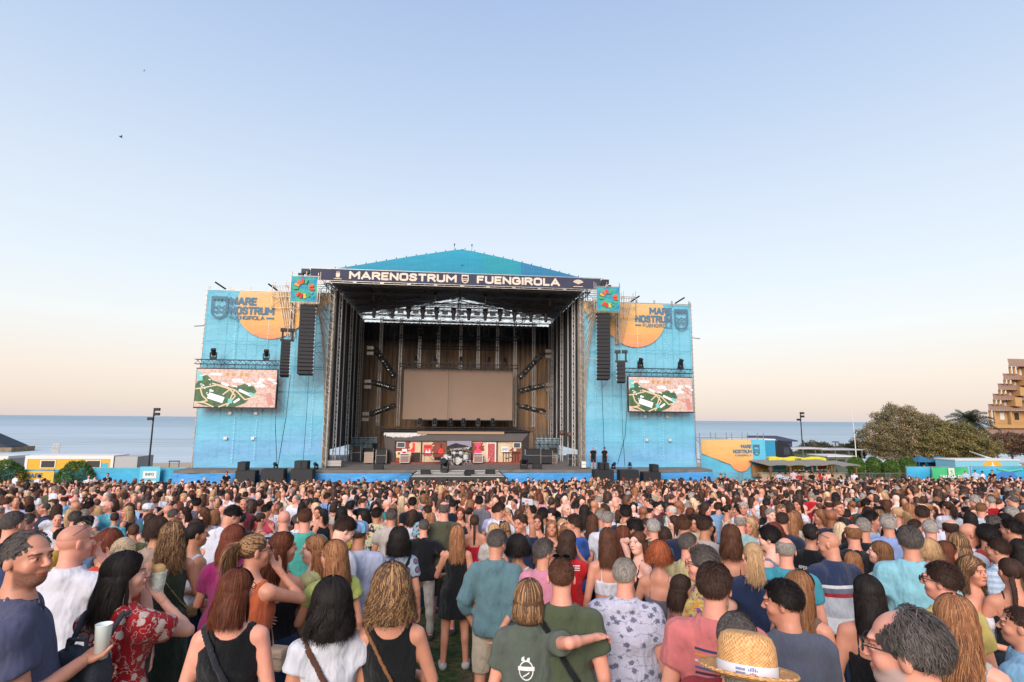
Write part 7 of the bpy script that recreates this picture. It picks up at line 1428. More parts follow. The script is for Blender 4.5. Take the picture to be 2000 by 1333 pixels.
def glasses(S, up=False, dark=True, nm=None):
 b = MB(); z = .010; y = .108; fr = M_blk
 for s in (-1, 1):
  pts = [Vector((s * .034 + .026 * math.cos(a), y - .012 * abs(math.cos(a) * .5 + .5 * s) ** 2, z + .018 * math.sin(a))) for a in [2 * math.pi * i / 12 for i in range(13)]]; b.path(pts, .0022, 5)
  b.path([Vector((s * .060, y - .012, z + .006)), Vector((s * .080, .05, z + .008)), Vector((s * .083, -.02, z + .004))], .0022, 5)
 b.bar((-.008, y + .002, z + .004), (.008, y + .002, z + .004), .002)
 o = b.build(nm or ('sunglasses' if dark else 'glasses'), fr, S['o']); o.matrix_local = mat_lin(S['M'], S['hc'])
 if dark:
  b = MB()
  for s in (-1, 1): b.add([Vector((s * .034 + .025 * math.cos(a), y - .001, z + .017 * math.sin(a))) for a in [2 * math.pi * i / 12 for i in range(12)]], [tuple(range(12))])
  l = b.build('lens', mat('sun_lens', '#101014', .1, spec=.8), o)
 if up: o.matrix_local = mat_lin(S['M'], S['hc']) @ Matrix.Translation((0, -.028, .062)) @ Matrix.Rotation(R(28), 4, 'X')
 return o
def lathe_mesh(prof, n=28, sx=1, sy=1):
 a = np.linspace(0, 2 * math.pi, n, endpoint=False); V = np.array([(r * math.cos(t) * sx, r * math.sin(t) * sy, z) for r, z in prof for t in a]); k = len(prof)
 F = np.array([(j * n + i, j * n + (i + 1) % n, (j + 1) * n + (i + 1) % n, (j + 1) * n + i) for j in range(k - 1) for i in range(n)]); return V, F
def world_obj(b, nm, m, S, local, rot=None, label=None, cat=None, group=None, **kw):
 """a top-level thing placed in the figure's frame"""
 o = b.build(nm, m, None, **kw); o.matrix_world = S['W'] @ Matrix.Translation(Vector(local)) @ (rot.to_4x4() if rot else Matrix()); tag(o, label, cat, group); return o
M_clear = mat('clear_plastic', '#dfe6df', .15, spec=.6); M_beer = mat('green_drink', '#a9b86a', .2); M_amber = mat('amber_drink', '#b5762e', .2); M_wine = mat('red_drink', '#6e2a3c', .2)
def cup(S, hand, label, drink=M_beer, s=1.0, off=(0, .0, 0)):
 W, B = S['handB'][hand]; c = W + B @ v3(-.035 if hand else .035, .01, -.075); t = bpy.data.objects.new('plastic_cup', None); COL.objects.link(t); t.matrix_world = S['W'] @ Matrix.Translation(Vector(c) + Vector(off)); tag(t, label, 'cup', 'plastic cups')
 b = MB(); b.lathe([(.032 * s, -.055), (.036 * s, .02)], (0, 0, 0), 18); b.build('drink', drink, t, smooth=True); b = MB(); b.lathe([(.0337 * s, -.058), (.0425 * s, .085), (.0435 * s, .087), (.041 * s, .085), (.0385 * s, .021), (.0001, .0205)], (0, 0, 0), 18); b.build('cup_wall', M_clear, t, smooth=True)
def phone(S, hand, label, rot=(0, 0, 0), case='#1a1b20', screen=None, off=(0, .02, -.03)):
 W, B = S['handB'][hand]; c = W + B @ v3(-.03 if hand else .03, .0, -.11); t = bpy.data.objects.new('smartphone', None); COL.objects.link(t); t.matrix_world = S['W'] @ Matrix.Translation(Vector(c) + Vector(off)) @ Matrix.Rotation(R(rot[2]), 4, 'Z') @ Matrix.Rotation(R(rot[0]), 4, 'X') @ Matrix.Rotation(R(rot[1]), 4, 'Y'); tag(t, label, 'phone', 'smartphones')
 b = MB(); b.box(-.038, .038, -.005, .005, -.078, .078); o = b.build('case', mat('case' + case, case, .35), t, bevel=.004); b = MB(); b.box(-.034, .034, -.0065, -.0055, -.073, .073); b.build('screen', mat('scr' + str(screen), screen or '#23262c', .15, emit=.5 if screen else 0), t)
 b = MB(); b.box(.008, .03, .0055, .009, .035, .07); b.build('camera', M_blk, o)
def strap(S, nm, p0, p1, col, label, w=.016, off=.030, bag=None, group='bag straps and bags worn across the body'):
 t = bpy.data.objects.new('crossbody_bag', None); COL.objects.link(t); t.matrix_world = S['W'].copy(); tag(t, label, 'bag', group)
 m = strap_mesh(S, 'strap', p0, p1, w, off); m.materials.append(MAT['cloth']); link('strap', m, t, None, lin(col))
 if bag:
  (x, y, z), (sx, sy, sz), c2 = bag; b = MB(); b.box(x - sx, x + sx, y - sy, y + sy, z - sz, z + sz); q = b.build('pouch', mat('bag' + c2, c2, .5, bump=.3, bscale=60), t, bevel=.02); b = MB(); b.box(x - sx, x + sx, y - sy - .004, y - sy, z + sz * .2, z + sz * .3); b.build('zip', M_galv, q)
def back_print(S, fn, y=-.155, z=1.22):
 pass
PPL = '''
60;1030;1.76;m;-95;-48,2;receding;dark grey;tan;tee;#4b4d68;-;jeans;#2b3a55;R=((.06,.24,1.15),(.8,-.8,-1),'grip'),L='bent',beard=.9,girth=1.15,fat=.02;man in slate blue t-shirt with grey stubble looking round at the camera
245;1072;1.62;f;-38;-48,0;long;black;light;tee;#a81722;fl;skirt;#a81722;R='face',L='face';woman with long black hair in red flowered dress biting a wrap
148;1018;1.78;m;-42;-30,0;bald;black;rosy;polo;#d9d6de;-;jeans;#1e2c48;R='face',stubble=.6,girth=1.08;bald man in white polo with sunglasses pushed up and one hand raised
28;990;1.74;m;-20;-30,0;crop;dark grey;rosy;tee;#3f4a70;-;jeans;#333a4a;;man with short grey hair in blue shirt behind the slate blue t-shirt man
215;1032;1.62;f;-10;0,0;shortcurl;auburn;tan;tee;#c4472e;-;jeans;#2b3a55;;woman with bushy auburn curls in orange red top
243;1046;1.60;f;5;-20,0;tail;pale blond;fair;tank;#c4472e;-;jeans;#2b3a55;;woman with pale blond ponytail just above the long black haired woman
338;1018;1.68;f;0;5,0;curlylong;highlighted brown;tan;tank;#3d4637;-;longskirt;#3d4637;R='bent',L='bent';woman with long golden brown curls in olive green sleeveless dress
308;1008;1.62;f;15;0,0;shortcurl;dark brown;olive;tee;#a58c80;-;jeans;#2b3a55;;woman with dark frizzy bob in pale pinkish top
385;1018;1.66;f;-60;-25,0;bun;black;olive;tank;#d5d2da;-;jeans;#26344f;;woman with black tied back hair and earring in white tank top, in profile
457;1022;1.64;f;-18;-20,0;straight;auburn;tan;tee;#8f1f5c;-;jeans;#2b3a55;L='bent';woman with straight auburn hair in magenta t-shirt
425;983;1.80;m;-55;-18,-28;short;black;tan;tee;#d8d5de;-;jeans;#26344f;lean=18;dark haired man in white t-shirt bending his smiling face down
462;1107;1.66;f;-12;-28,-4;straight;chestnut;rosy;tank;#0f0f12;-;jeans;#22262e;girth=1.15;woman with shoulder length chestnut hair in black sleeveless top
497;1038;1.70;f;-35;-42,0;tail;highlighted brown;tan;tank;#c4613c;-;skirt;#d8d5d0;R='face',L='bent',girth=1.05;woman with blond streaked ponytail and glasses in orange sleeveless top
552;1036;1.66;f;-35;-42,0;long;chestnut;tan;cami;#1c1c22;-;jeans;#2b3a55;R='cup';bare shouldered woman with brown hair holding up a green drink
597;990;1.82;m;0;-8,0;crop;brown;rosy;tee;#4fa79a;-;jeans;#2b3a55;R='bent',L='back',girth=1.1;broad man with short brown hair in sea green t-shirt
556;994;1.76;m;0;-10,0;bald;black;rosy;polo;#1d2440;st;jeans;#2b3a55;girth=1.05,stubble=.3;bald man in navy and blue striped polo
650;1005;1.82;m;-58;-15,-32;short;dark brown;fair;tee;#dcdae2;-;jeans;#2b3a55;lean=10,L='bent',R='bent';young man with dark hair in white t-shirt looking down
617;1042;1.66;f;60;30,0;long;copper;fair;blouse;#c7bf84;-;jeans;#2b3a55;R='cup';woman with sandy hair in profile facing left, behind a drink
655;1052;1.64;f;20;38,0;verylong;copper;tan;blouse;#a9b060;-;jeans;#2b3a55;L='cup';woman with very long brown to blond hair and glasses holding an amber drink
702;1016;1.76;m;-8;-14,0;crop;dark brown;olive;tee;#b9bed6;-;shorts;#8d7863;girth=1.1;man in plaid flat cap, lavender t-shirt and khaki shorts
650;1130;1.62;f;5;-6,0;bigwave;black;olive;blouse;#d9d7de;-;jeans;#2b3a55;girth=1.05;woman with long wavy black hair in ruffled white blouse
766;1102;1.66;f;0;0,0;curly;highlighted brown;tan;tank;#0e0e10;-;jeans;#16181d;R='bent',L='bent',girth=1.05;woman with blond streaked curls in black tank top in the front row
737;990;1.74;m;-25;-10,0;short;black;olive;shirt;#c9bf96;ha;jeans;#2b3a55;;man with thick black hair in yellow Hawaiian shirt
780;1030;1.62;f;5;0,0;curly;black;tan;tee;#a9b5c4;ro;skirt;#b02a45;L='bent';woman with black curls in blouse printed with big round blue patterns
828;1012;1.76;m;0;0,0;crop;dark grey;rosy;tee;#15161b;-;jeans;#b7aa9a;R='hip';man with greying short hair in black t-shirt and pale trousers
868;977;1.88;m;-3;0,0;ring;dark grey;rosy;tee;#4e4d3c;-;shorts;#3f4034;girth=1.12;very tall man with thinning hair in olive brown t-shirt and shorts
893;1024;1.68;f;0;10,0;verylong;copper;tan;tank;#131317;-;dressskirt;#131317;L='bent';woman with very long wavy red brown hair in short black dress
927;1004;1.66;f;0;0,0;braid;dark brown;tan;cami;#c01f35;-;skirt;#2a2a33;;woman with a long dark braid in bright red strappy top
900;990;1.66;f;180;-8,-4;long;auburn;tan;tank;#22222a;-;jeans;#2b3a55;;woman with auburn hair and gold necklace facing the camera
968;1034;1.82;m;-4;-32,-14;short;dark grey;tan;longsleeve;#5f7f86;-;shorts;#c3b49e;R='back',L='pocket',lean=4;tall man in grey blue linen shirt and beige shorts with an arm round his waist
1012;1046;1.66;f;-12;28,0;shortcurl;black;olive;tank;#d9d7de;-;skirt;#5a4632;R='hip',L=((.40,-.18,.97),(.3,-1,-.3),'relaxed'),hs=1.12;woman with black afro curls in white tank top beside the linen shirt man
1063;1050;1.76;m;-35;-32,0;short;dark grey;tan;polo;#d98aa0;-;jeans;#2b3a55;;man with dark grey hair and sunglasses in pink polo shirt
1033;1128;1.62;f;-6;-4,0;bob;highlighted brown;rosy;tee;#5b6358;-;jeans;#3b4a5f;girth=1.12,R=((.42,-.06,1.42),(.1,-.75,.25),'relaxed');woman with blond streaked bob in grey green t-shirt hugging the man beside her
1096;1085;1.78;m;3;-4,0;crop;brown;rosy;tee;#4f5840;-;jeans;#2b3a55;girth=1.05;man with cropped brown hair in olive green t-shirt and black shoulder strap
1108;1034;1.66;f;-8;-20,0;midbob;dark brown;tan;tee;#c4171e;-;jeans;#2b3a55;R='face',girth=1.05;woman with short dark hair in bright red top with white stripes
1219;1086;1.76;m;2;-22,0;receding;grey;rosy;polo;#cfcbdc;pa;jeans;#7f93b0;girth=1.22,fat=.02;stout grey haired man in white shirt printed with blue palm trees
1287;1056;1.66;f;-10;0,4;shortcurl;red;tan;cami;#6f6772;-;jeans;#3b4a5f;L='bent',R='bent',hs=1.05;woman with short ginger curls and bare back in grey camisole
1187;1028;1.68;f;12;-8,0;long;brown;tan;crop;#d9d7de;-;skirt;#6d8fb3;R='bent';girl with straight brown hair in white crop top and pale denim skirt
1216;1024;1.66;f;-10;0,0;long;chestnut;tan;tank;#7d7470;-;jeans;#2b3a55;;girl with chestnut hair right behind the white crop top girl
1252;1038;1.70;f;120;28,4;long;brown;fair;cami;#16161b;-;jeans;#2b3a55;R='head',side=8;young woman in black top tilting her head with one hand in her hair
1122;1002;1.80;m;62;18,0;short;dark brown;tan;polo;#2c57a8;-;jeans;#26344f;L='cup';tanned man in bright blue polo looking left
1157;1003;1.68;f;-8;0,0;long;brown;tan;cami;#17171c;-;skirt;#17171c;;woman with long brown hair in black strappy dress with a lettered bag strap
1018;1003;1.76;m;150;-10,0;short;dark brown;tan;polo;#252c48;-;jeans;#26344f;L='high',smile=1;man in navy polo stretching up a phone for a group picture
1050;1004;1.66;f;165;10,4;long;dark brown;tan;tank;#8c5b46;-;jeans;#26344f;smile=.2;long haired brunette posing beside the man with the raised phone
1077;1014;1.66;f;165;20,10;long;copper;tan;tank;#1c1c22;-;jeans;#26344f;smile=1;smiling woman with light brown hair in black vest in the group picture
1098;1012;1.62;f;150;32,6;straight;blond;fair;blouse;#cfc2ae;-;jeans;#26344f;smile=1;smiling blond woman at the right end of the group picture
1393;1096;1.80;m;-3;-10,0;short;dark brown;rosy;tee;#dd7a78;-;jeans;#2b3a55;girth=1.1;young man with short dark hair in coral pink t-shirt with coloured strokes
1437;1188;1.76;m;-8;-12,0;crop;dark grey;rosy;tee;#a3141f;-;jeans;#2b3a55;girth=1.1,stubble=.4;man with shaved greying head in plain red t-shirt
1457;1256;1.79;m;0;0,0;crop;grey;tan;tee;#5d6b8a;-;jeans;#2b3a55;girth=1.05;person in a woven straw hat with printed band at the bottom of the photo
1533;1128;1.78;m;28;58,-8;short;black;tan;polo;#565b6c;-;jeans;#2b3a55;R='bent',L='bent',girth=1.05;man with short black hair in grey polo looking down to the left
1372;1064;1.74;m;70;20,0;quiff;dark grey;rosy;shirt;#c9b96a;wa;jeans;#2b3a55;L='bent',R='bent',girth=1.05;man with wavy grey hair and black glasses in yellow patterned shirt
1343;1037;1.76;m;-32;-18,0;crop;dark grey;rosy;polo;#cbbd8a;-;jeans;#2b3a55;girth=1.1;man with close cropped grey hair in pale yellow polo
1330;1120;1.60;f;-60;0,0;straight;dark brown;tan;tank;#8b6aa0;wa;jeans;#2b3a55;;woman in purple and orange patterned top half hidden by the curly grey haired man
1427;1024;1.66;f;-5;0,0;wavy;brown;tan;cami;#131318;-;jeans;#2b3a55;;woman with wavy brown hair and bare back in thin strapped black top
1470;1056;1.68;f;0;5,0;tail;blond;fair;blouse;#222f4e;-;jeans;#26344f;;woman with ash blond low ponytail in loose navy blouse
1462;1010;1.68;f;175;-6,0;curly;blond;tan;blouse;#d9d7de;-;jeans;#2b3a55;hs=.95;woman with big golden curls in white facing the camera
1533;1046;1.76;m;-4;0,0;ring;grey;rosy;tee;#3f96a8;-;jeans;#2b3a55;girth=1.12;balding man in turquoise t-shirt
1503;1026;1.68;f;65;22,-6;short;black;fair;tank;#7b7f92;-;jeans;#2b3a55;hs=1.08;woman with short thick black hair looking left
1582;1020;1.68;f;-8;18,0;bun;black;tan;tee;#14151a;-;jeans;#22262e;;woman with black bun in black t-shirt with white back lettering
1622;1034;1.80;m;38;45,-14;bald;black;tan;polo;#2a3554;ru;jeans;#2b3a55;L='bent',R='bent',girth=1.15,stubble=.3;bald man with sunglasses on his head in navy, red and white striped polo
1775;1025;1.84;m;5;8,0;short;dark grey;tan;shirt;#8cc3d0;-;jeans;#22262e;girth=1.12;tall grey haired man in light blue shirt
1717;1054;1.62;f;58;28,6;long;light brown;fair;blouse;#d9d3cc;-;jeans;#2b3a55;L='bent';girl with long light brown hair in profile holding a phone
1694;1120;1.66;f;4;10,0;long;black;tan;cami;#0e0e12;-;jeans;#16181d;girth=1.05;woman with thick straight black hair and bare shoulders in black camisole
1838;1094;1.76;m;45;35,0;short;dark brown;rosy;tee;#d6bd6b;-;jeans;#2b3a55;girth=1.08;man with dark hair and black sunglasses in pale yellow t-shirt
1772;1178;1.74;m;30;58,-2;untidy;dark grey;rosy;tee;#4a4d55;-;jeans;#2b3a55;beard=-.85,girth=1.15,hs=1.03;older man with untidy grey hair, white beard and glasses at the bottom right
1862;1158;1.68;f;-6;0,0;verylong;copper;rosy;tank;#b9b2ae;-;jeans;#2b3a55;girth=1.05;woman with very long straight copper blond hair at the bottom right
1897;1086;1.68;f;-100;-30,4;wavy;highlighted brown;tan;strapless;#d9d7de;-;jeans;#2b3a55;R='bent',L='bent';young woman in white strapless top looking to the right
1972;1086;1.68;f;12;22,0;twin;dark brown;tan;cami;#14151a;-;jeans;#22262e;L='bent';girl with two long plaits and black halter top at the right edge
1948;1048;1.78;m;60;20,-4;short;dark brown;tan;shirt;#c3ccdc;st;jeans;#2b3a55;;man with neat dark hair in white and blue patterned shirt looking left
1925;1022;1.78;m;10;-20,0;short;black;tan;polo;#b6463e;-;jeans;#2b3a55;girth=1.12;man with black hair in brick red polo
1844;1054;1.66;f;-20;-30,0;straight;chestnut;tan;tee;#22262e;-;jeans;#2b3a55;;woman with straight chestnut hair beside the golden fringe
1812;1048;1.60;f;0;0,0;shortcurl;blond;fair;tee;#c77f2e;-;jeans;#2b3a55;hs=.9;person with frizzy golden hair behind the light blue shirt man
1870;1038;1.66;f;10;0,0;midbob;highlighted brown;fair;tee;#2e7a63;-;jeans;#2b3a55;;woman with streaked swept bob in green top
1560;1112;1.66;f;-15;-20,0;verylong;light brown;tan;tank;#7a5a4a;-;jeans;#2b3a55;;woman with long light brown hair behind the grey polo man
1990;1180;1.72;m;70;20,0;crop;dark brown;tan;shirt;#7da3bb;de;jeans;#2b3a55;L='cup',R='cup';person in denim shirt with phone cut by the right edge
1665;1075;1.40;f;0;0,0;long;copper;fair;tee;#7a1f6a;-;skirt;#7a1f6a;;child with light brown hair in purple t-shirt
0;985;1.76;m;-30;0,0;ring;grey;rosy;tee;#b0463f;-;jeans;#2b3a55;;bald sunburnt man cut by the left edge
60;985;1.66;f;-15;0,0;short;black;rosy;cami;#c9563e;-;jeans;#2b3a55;girth=1.2;woman with short black hair and bare back in coral straps
127;966;1.78;m;0;-3,0;ring;dark brown;tan;polo;#79b8d6;-;jeans;#2b3a55;girth=1.15;man with a bald crown in light blue polo
108;948;1.82;m;-70;-12,0;short;silver;tan;shirt;#dcdae2;-;jeans;#3b4a5f;L='bent',R='bent';silver haired man in white long shirt
25;944;1.80;m;-50;-10,0;crop;silver;rosy;tee;#dcdae2;-;jeans;#2b3a55;girth=1.1;man with cropped silver hair in white t-shirt at the far left
38;960;1.62;f;140;-20,6;bun;light brown;fair;tank;#d8b09a;-;jeans;#2b3a55;;fair woman looking up over her shoulder in a pale top
55;958;1.62;f;-30;0,0;bob;pale blond;fair;tee;#9a8c86;-;jeans;#2b3a55;;woman with bleached blond bob between the fair woman and the brunette
75;958;1.64;f;-60;0,0;long;brown;tan;tee;#d9d7de;-;jeans;#2b3a55;;brunette right of the bleached bob
150;955;1.78;m;-20;0,0;crop;grey;rosy;polo;#d5d2da;-;jeans;#2b3a55;;man with cropped grey hair in white polo behind the light blue polo man
175;978;1.76;m;-45;-20,0;short;black;tan;tee;#dcdae2;-;jeans;#2b3a55;;young man with straight black hair in white t-shirt
213;978;1.74;m;130;-20,2;bald;black;rosy;polo;#5fb3c4;-;jeans;#2b3a55;smile=1,beard=.2;laughing bald man in turquoise polo facing the camera
225;1000;1.60;f;0;0,0;bun;dark brown;tan;tee;#5fb3c4;-;jeans;#2b3a55;;person with brown bun below the laughing man
262;1022;1.60;f;0;0,0;none;brown;tan;blouse;#5c5a3a;-;jeans;#2b3a55;;person in olive jacket with a yellow crest on the back
290;982;1.76;m;-60;0,0;crop;grey;tan;shirt;#3b5aa0;le;jeans;#2b3a55;L='phone';man in white cap and blue floral shirt filming with a black phone
330;985;1.74;m;-30;-30,0;bald;black;tan;tee;#d9d7de;-;jeans;#2b3a55;;bald man behind the white capped man
312;960;1.74;m;0;0,0;short;black;tan;tee;#dcdae2;-;jeans;#2b3a55;;man with black hair in white t-shirt behind the bald man
340;992;1.72;m;-40;-20,0;crop;dark grey;tan;tee;#5c5a5e;-;jeans;#2b3a55;;man with dark grey cropped hair leaning to the woman with glasses
362;990;1.64;f;120;-10,0;wavy;dark brown;fair;tank;#22222a;-;jeans;#2b3a55;R='face';woman with wavy dark hair and glasses wiping her face
385;972;1.78;m;0;-5,0;short;black;tan;tee;#5b5560;-;jeans;#2b3a55;girth=1.1;man with black hair in dark mauve grey t-shirt
452;990;1.60;f;-40;-20,-10;bob;auburn;fair;tank;#2a1a1c;-;jeans;#2b3a55;;woman with auburn bob behind the bending man
470;1000;1.70;m;0;0,0;crop;black;tan;tee;#22222a;-;jeans;#2b3a55;;person in dark baseball cap right of the auburn bob
480;960;1.72;m;-10;0,0;short;dark brown;tan;shirt;#dcdae2;-;jeans;#2b3a55;;man with brown hair in white shirt in front of the left video screen side
510;1000;1.66;f;-60;-10,0;tail;dark brown;tan;tank;#2a1a1c;-;jeans;#2b3a55;R='face';woman with smooth brown ponytail resting her chin on her hand
520;984;1.72;m;-50;-20,-10;short;black;tan;tee;#c03a55;-;jeans;#2b3a55;;man with short black hair in pink red top looking down
527;955;1.78;m;0;0,0;crop;grey;rosy;tee;#8fb0d0;-;jeans;#1e2c48;;man with grey hair in plain light blue t-shirt seen from behind
570;953;1.76;m;0;0,0;crop;silver;rosy;tee;#d5cfcc;-;jeans;#2b3a55;;silver haired man in white t-shirt with black diagonal strap
622;988;1.68;f;170;-10,0;tail;dark brown;tan;tank;#1c1c22;-;jeans;#2b3a55;;young woman facing us over the shoulder of the sea green t-shirt man
632;992;1.66;f;20;0,0;tail;black;tan;tank;#1c1c22;-;jeans;#2b3a55;;woman with black tied hair in black vest right of the sea green t-shirt man
590;980;1.66;f;0;0,0;long;black;tan;tee;#22222a;-;jeans;#2b3a55;;woman with long black hair left of the sea green t-shirt man
640;962;1.76;m;-40;-20,0;short;dark brown;tan;polo;#8fa8d6;-;jeans;#2b3a55;;man in pale blue polo with black shoulder strap
676;1022;1.58;f;0;0,0;braid;brown;tan;tee;#c9a93a;ha;jeans;#2b3a55;;girl with brown braid and yellow dark patterned top
652;980;1.62;f;0;0,0;bob;dark brown;tan;tank;#c9bfb4;-;jeans;#2b3a55;;woman with dark brown short bob in pale top
685;978;1.68;f;-40;-30,0;shortcurl;black;fair;tank;#16161b;-;jeans;#2b3a55;;pale young woman with short black curls in black top
710;968;1.78;m;-20;-20,0;ring;brown;rosy;tee;#1a1b20;-;jeans;#2b3a55;;man with bald patch in black t-shirt
668;990;1.66;f;0;0,0;curly;black;tan;tank;#16161b;-;jeans;#2b3a55;;woman with black loose curls left of the plaid cap
765;992;1.76;m;-8;0,0;short;dark grey;tan;tee;#b7aca4;-;jeans;#2b3a55;;man with combed grey brown hair in pale grey t-shirt
768;985;1.66;f;0;0,0;verylong;light brown;tan;tank;#d9d7de;-;jeans;#2b3a55;;woman with long light brown hair in white vest with thin strap
785;968;1.68;f;0;0,0;verylong;pale blond;fair;blouse;#cdb39a;-;jeans;#2b3a55;;woman with very long platinum hair in beige patterned blouse
806;970;1.82;m;0;-3,0;short;black;tan;tee;#15171f;-;jeans;#22262e;L='back',girth=1.12;broad man with black hair in black t-shirt, hands behind him
835;985;1.74;m;20;20,0;crop;dark brown;tan;shirt;#8fa8c0;le;jeans;#2b3a55;;man in light blue checked shirt beside the very tall man
842;1000;1.64;f;-5;0,0;long;copper;tan;blouse;#d8d8cc;le;jeans;#2b3a55;;woman with chestnut hair in white blouse with green leaves
884;974;1.78;m;0;0,0;crop;black;tan;tee;#161d2e;-;jeans;#22262e;;man with cropped black hair in dark navy t-shirt
918;990;1.60;f;-20;-20,0;bun;black;tan;tank;#22222a;-;jeans;#2b3a55;;woman with tight black hair behind the red top braid
936;968;1.82;m;-5;0,0;short;black;tan;tee;#6b6b73;-;jeans;#22262e;;tall man with black hair in grey t-shirt
975;980;1.82;m;-50;-20,-8;short;dark brown;tan;tee;#dcdae2;-;jeans;#2b3a55;R='face';man with dark hair in white t-shirt and watch, arm raised
965;1020;1.62;f;10;0,0;long;blond;fair;tee;#c9bfb4;-;jeans;#2b3a55;;woman with dark blond hair over the grey hair of the linen shirt man
985;1018;1.62;f;20;0,0;midbob;highlighted brown;fair;tee;#c9bfb4;-;jeans;#2b3a55;;woman with streaked hair and sunglasses on her head
990;990;1.68;f;10;0,0;bun;blond;tan;tank;#c9bfb4;-;jeans;#2b3a55;L='phone';woman with dark blond bun lifting her arm
1060;990;1.76;m;0;0,0;short;black;tan;tee;#dcdae2;-;jeans;#2b3a55;;man with black hair in white t-shirt with dark collar
1078;990;1.68;f;60;20,0;bun;black;fair;tank;#2f8f5c;-;jeans;#2b3a55;;woman with black updo in green top smiling left
1105;1020;1.62;f;0;0,0;long;light brown;tan;tee;#b9a58a;-;jeans;#2b3a55;;woman with light brown hair left of the red top woman
1172;994;1.74;m;0;0,0;crop;grey;rosy;tee;#9fb4c8;-;jeans;#2b3a55;;man with grey hair in pale blue grey t-shirt
1186;996;1.78;m;-12;10,0;crop;grey;rosy;polo;#dcdae2;-;jeans;#2b3a55;girth=1.1;man with cropped greying hair in white shirt with black collar line
1222;985;1.82;m;0;0,0;short;black;tan;tee;#222a4a;-;jeans;#22262e;;man with black hair in navy t-shirt, middle right
1240;1010;1.78;m;60;20,-6;quiff;black;tan;tee;#c9ced6;-;jeans;#2b3a55;;young man with thick black quiff looking left
1262;1012;1.66;f;150;-10,0;bob;dark brown;tan;tee;#8a4a3f;-;jeans;#2b3a55;R='phone';woman with sunglasses filming with a phone in a cream case
1275;1010;1.76;m;10;0,0;receding;silver;rosy;shirt;#3b3f7a;le;jeans;#2b3a55;;man with silver cropped hair in purple blue patterned shirt
1317;1005;1.66;f;110;-20,0;long;dark brown;fair;tank;#7fa39a;-;jeans;#2b3a55;L='head';dark haired woman in profile with elbow raised
1336;1004;1.80;m;-6;-20,0;short;brown;tan;tee;#1e2742;-;jeans;#22262e;girth=1.05;man with brown hair in dark navy t-shirt left of the grey glasses man
1355;1003;1.70;m;170;0,-8;short;black;tan;polo;#cbbd9a;-;jeans;#2b3a55;;young man with black curls in cream shirt facing us
1376;1005;1.80;m;-30;-10,0;short;dark brown;olive;tee;#b7aca4;-;jeans;#2b3a55;girth=1.15;big man with bushy dark hair in light grey t-shirt
1296;1030;1.60;f;-5;0,0;curly;dark brown;fair;tee;#8b6a70;-;jeans;#2b3a55;;woman with dark ringlets above the ginger curls
1385;1022;1.62;f;-40;-20,0;straight;black;tan;tee;#b7aca4;-;jeans;#2b3a55;;woman with straight black hair beside the cream collar
1312;985;1.74;m;70;0,-8;ring;white;rosy;polo;#d6d09a;-;jeans;#2b3a55;;white haired man in pale yellow polo looking down
1420;985;1.66;f;-60;-10,0;bun;black;tan;tank;#d9cdb8;-;jeans;#2b3a55;;tanned woman in profile with sunglasses on dark hair, cream top
1452;980;1.74;m;170;0,0;short;silver;tan;tee;#d9d7de;-;jeans;#2b3a55;;silver haired man in white facing the camera, right side
1445;1002;1.74;m;0;0,0;ring;grey;rosy;tee;#9fc0c0;-;jeans;#2b3a55;;balding man in pale green t-shirt left of the golden curls
1527;998;1.78;m;0;-10,0;crop;dark brown;tan;tee;#232b42;-;jeans;#22262e;girth=1.1;man with cropped dark hair in dark blue t-shirt behind the balding turquoise one
1545;1000;1.66;f;0;0,0;verylong;copper;tan;blouse;#b9bfb0;-;jeans;#2b3a55;;woman with long golden brown hair behind the black t-shirt bun
1622;992;1.78;m;-5;0,0;bald;black;brown;tee;#232b42;-;jeans;#22262e;;bald brown skinned man in navy t-shirt
1640;1018;1.64;f;0;0,0;straight;pale blond;fair;tee;#26345c;-;jeans;#2b3a55;;woman with smooth platinum hair right of the striped polo man
1665;1020;1.76;m;15;0,0;ring;light brown;rosy;tee;#1a1b20;-;jeans;#22262e;;balding fair man in black above the two dark haired women
1685;1008;1.80;m;0;0,0;crop;grey;tan;tee;#191b22;-;jeans;#22262e;;man with flat grey crew cut in black t-shirt
1700;996;1.80;m;-70;-10,0;short;black;tan;shirt;#b9cbe0;-;jeans;#2b3a55;;man with black hair in pale blue shirt in profile to the right
1733;1002;1.80;m;10;0,0;short;silver;tan;shirt;#8fa5d6;-;jeans;#2b3a55;;silver haired man in lilac blue shirt
1658;1034;1.64;f;5;0,0;straight;dark brown;fair;tank;#14151a;-;jeans;#22262e;;dark brown haired woman left of the pair in black
1672;1032;1.66;f;25;0,0;long;black;fair;tee;#14151a;-;jeans;#22262e;;woman with straight black hair in black, right of the pair
1735;1024;1.66;f;0;0,0;long;black;tan;tank;#8a4a3f;-;jeans;#2b3a55;;woman with sleek black hair touching the light blue shirt man
1800;986;1.82;m;0;0,0;short;dark brown;tan;tee;#d9d7e4;-;jeans;#2b3a55;girth=1.15;broad man with brown hair in white t-shirt with red hem
1815;1012;1.76;m;5;0,0;crop;silver;rosy;polo;#dcdae2;-;jeans;#2b3a55;girth=1.08;silver cropped man in white polo right of the light blue shirt
1855;1012;1.76;m;0;0,0;ring;dark brown;rosy;tee;#dcdae2;-;jeans;#2b3a55;;man with thinning dark hair in white t-shirt right of the silver cropped man
1888;1018;1.76;m;-60;-10,-10;bald;black;tan;tee;#dcdae2;-;jeans;#2b3a55;;bald tanned man in profile looking down to the right
1915;980;1.78;m;-5;0,0;crop;light brown;rosy;shirt;#cdd6e2;-;jeans;#2b3a55;;fair shaven headed man in very pale blue shirt, far right
1975;1010;1.80;m;55;10,0;short;black;tan;tee;#17181d;-;jeans;#22262e;;man with black hair in black at the right edge looking left
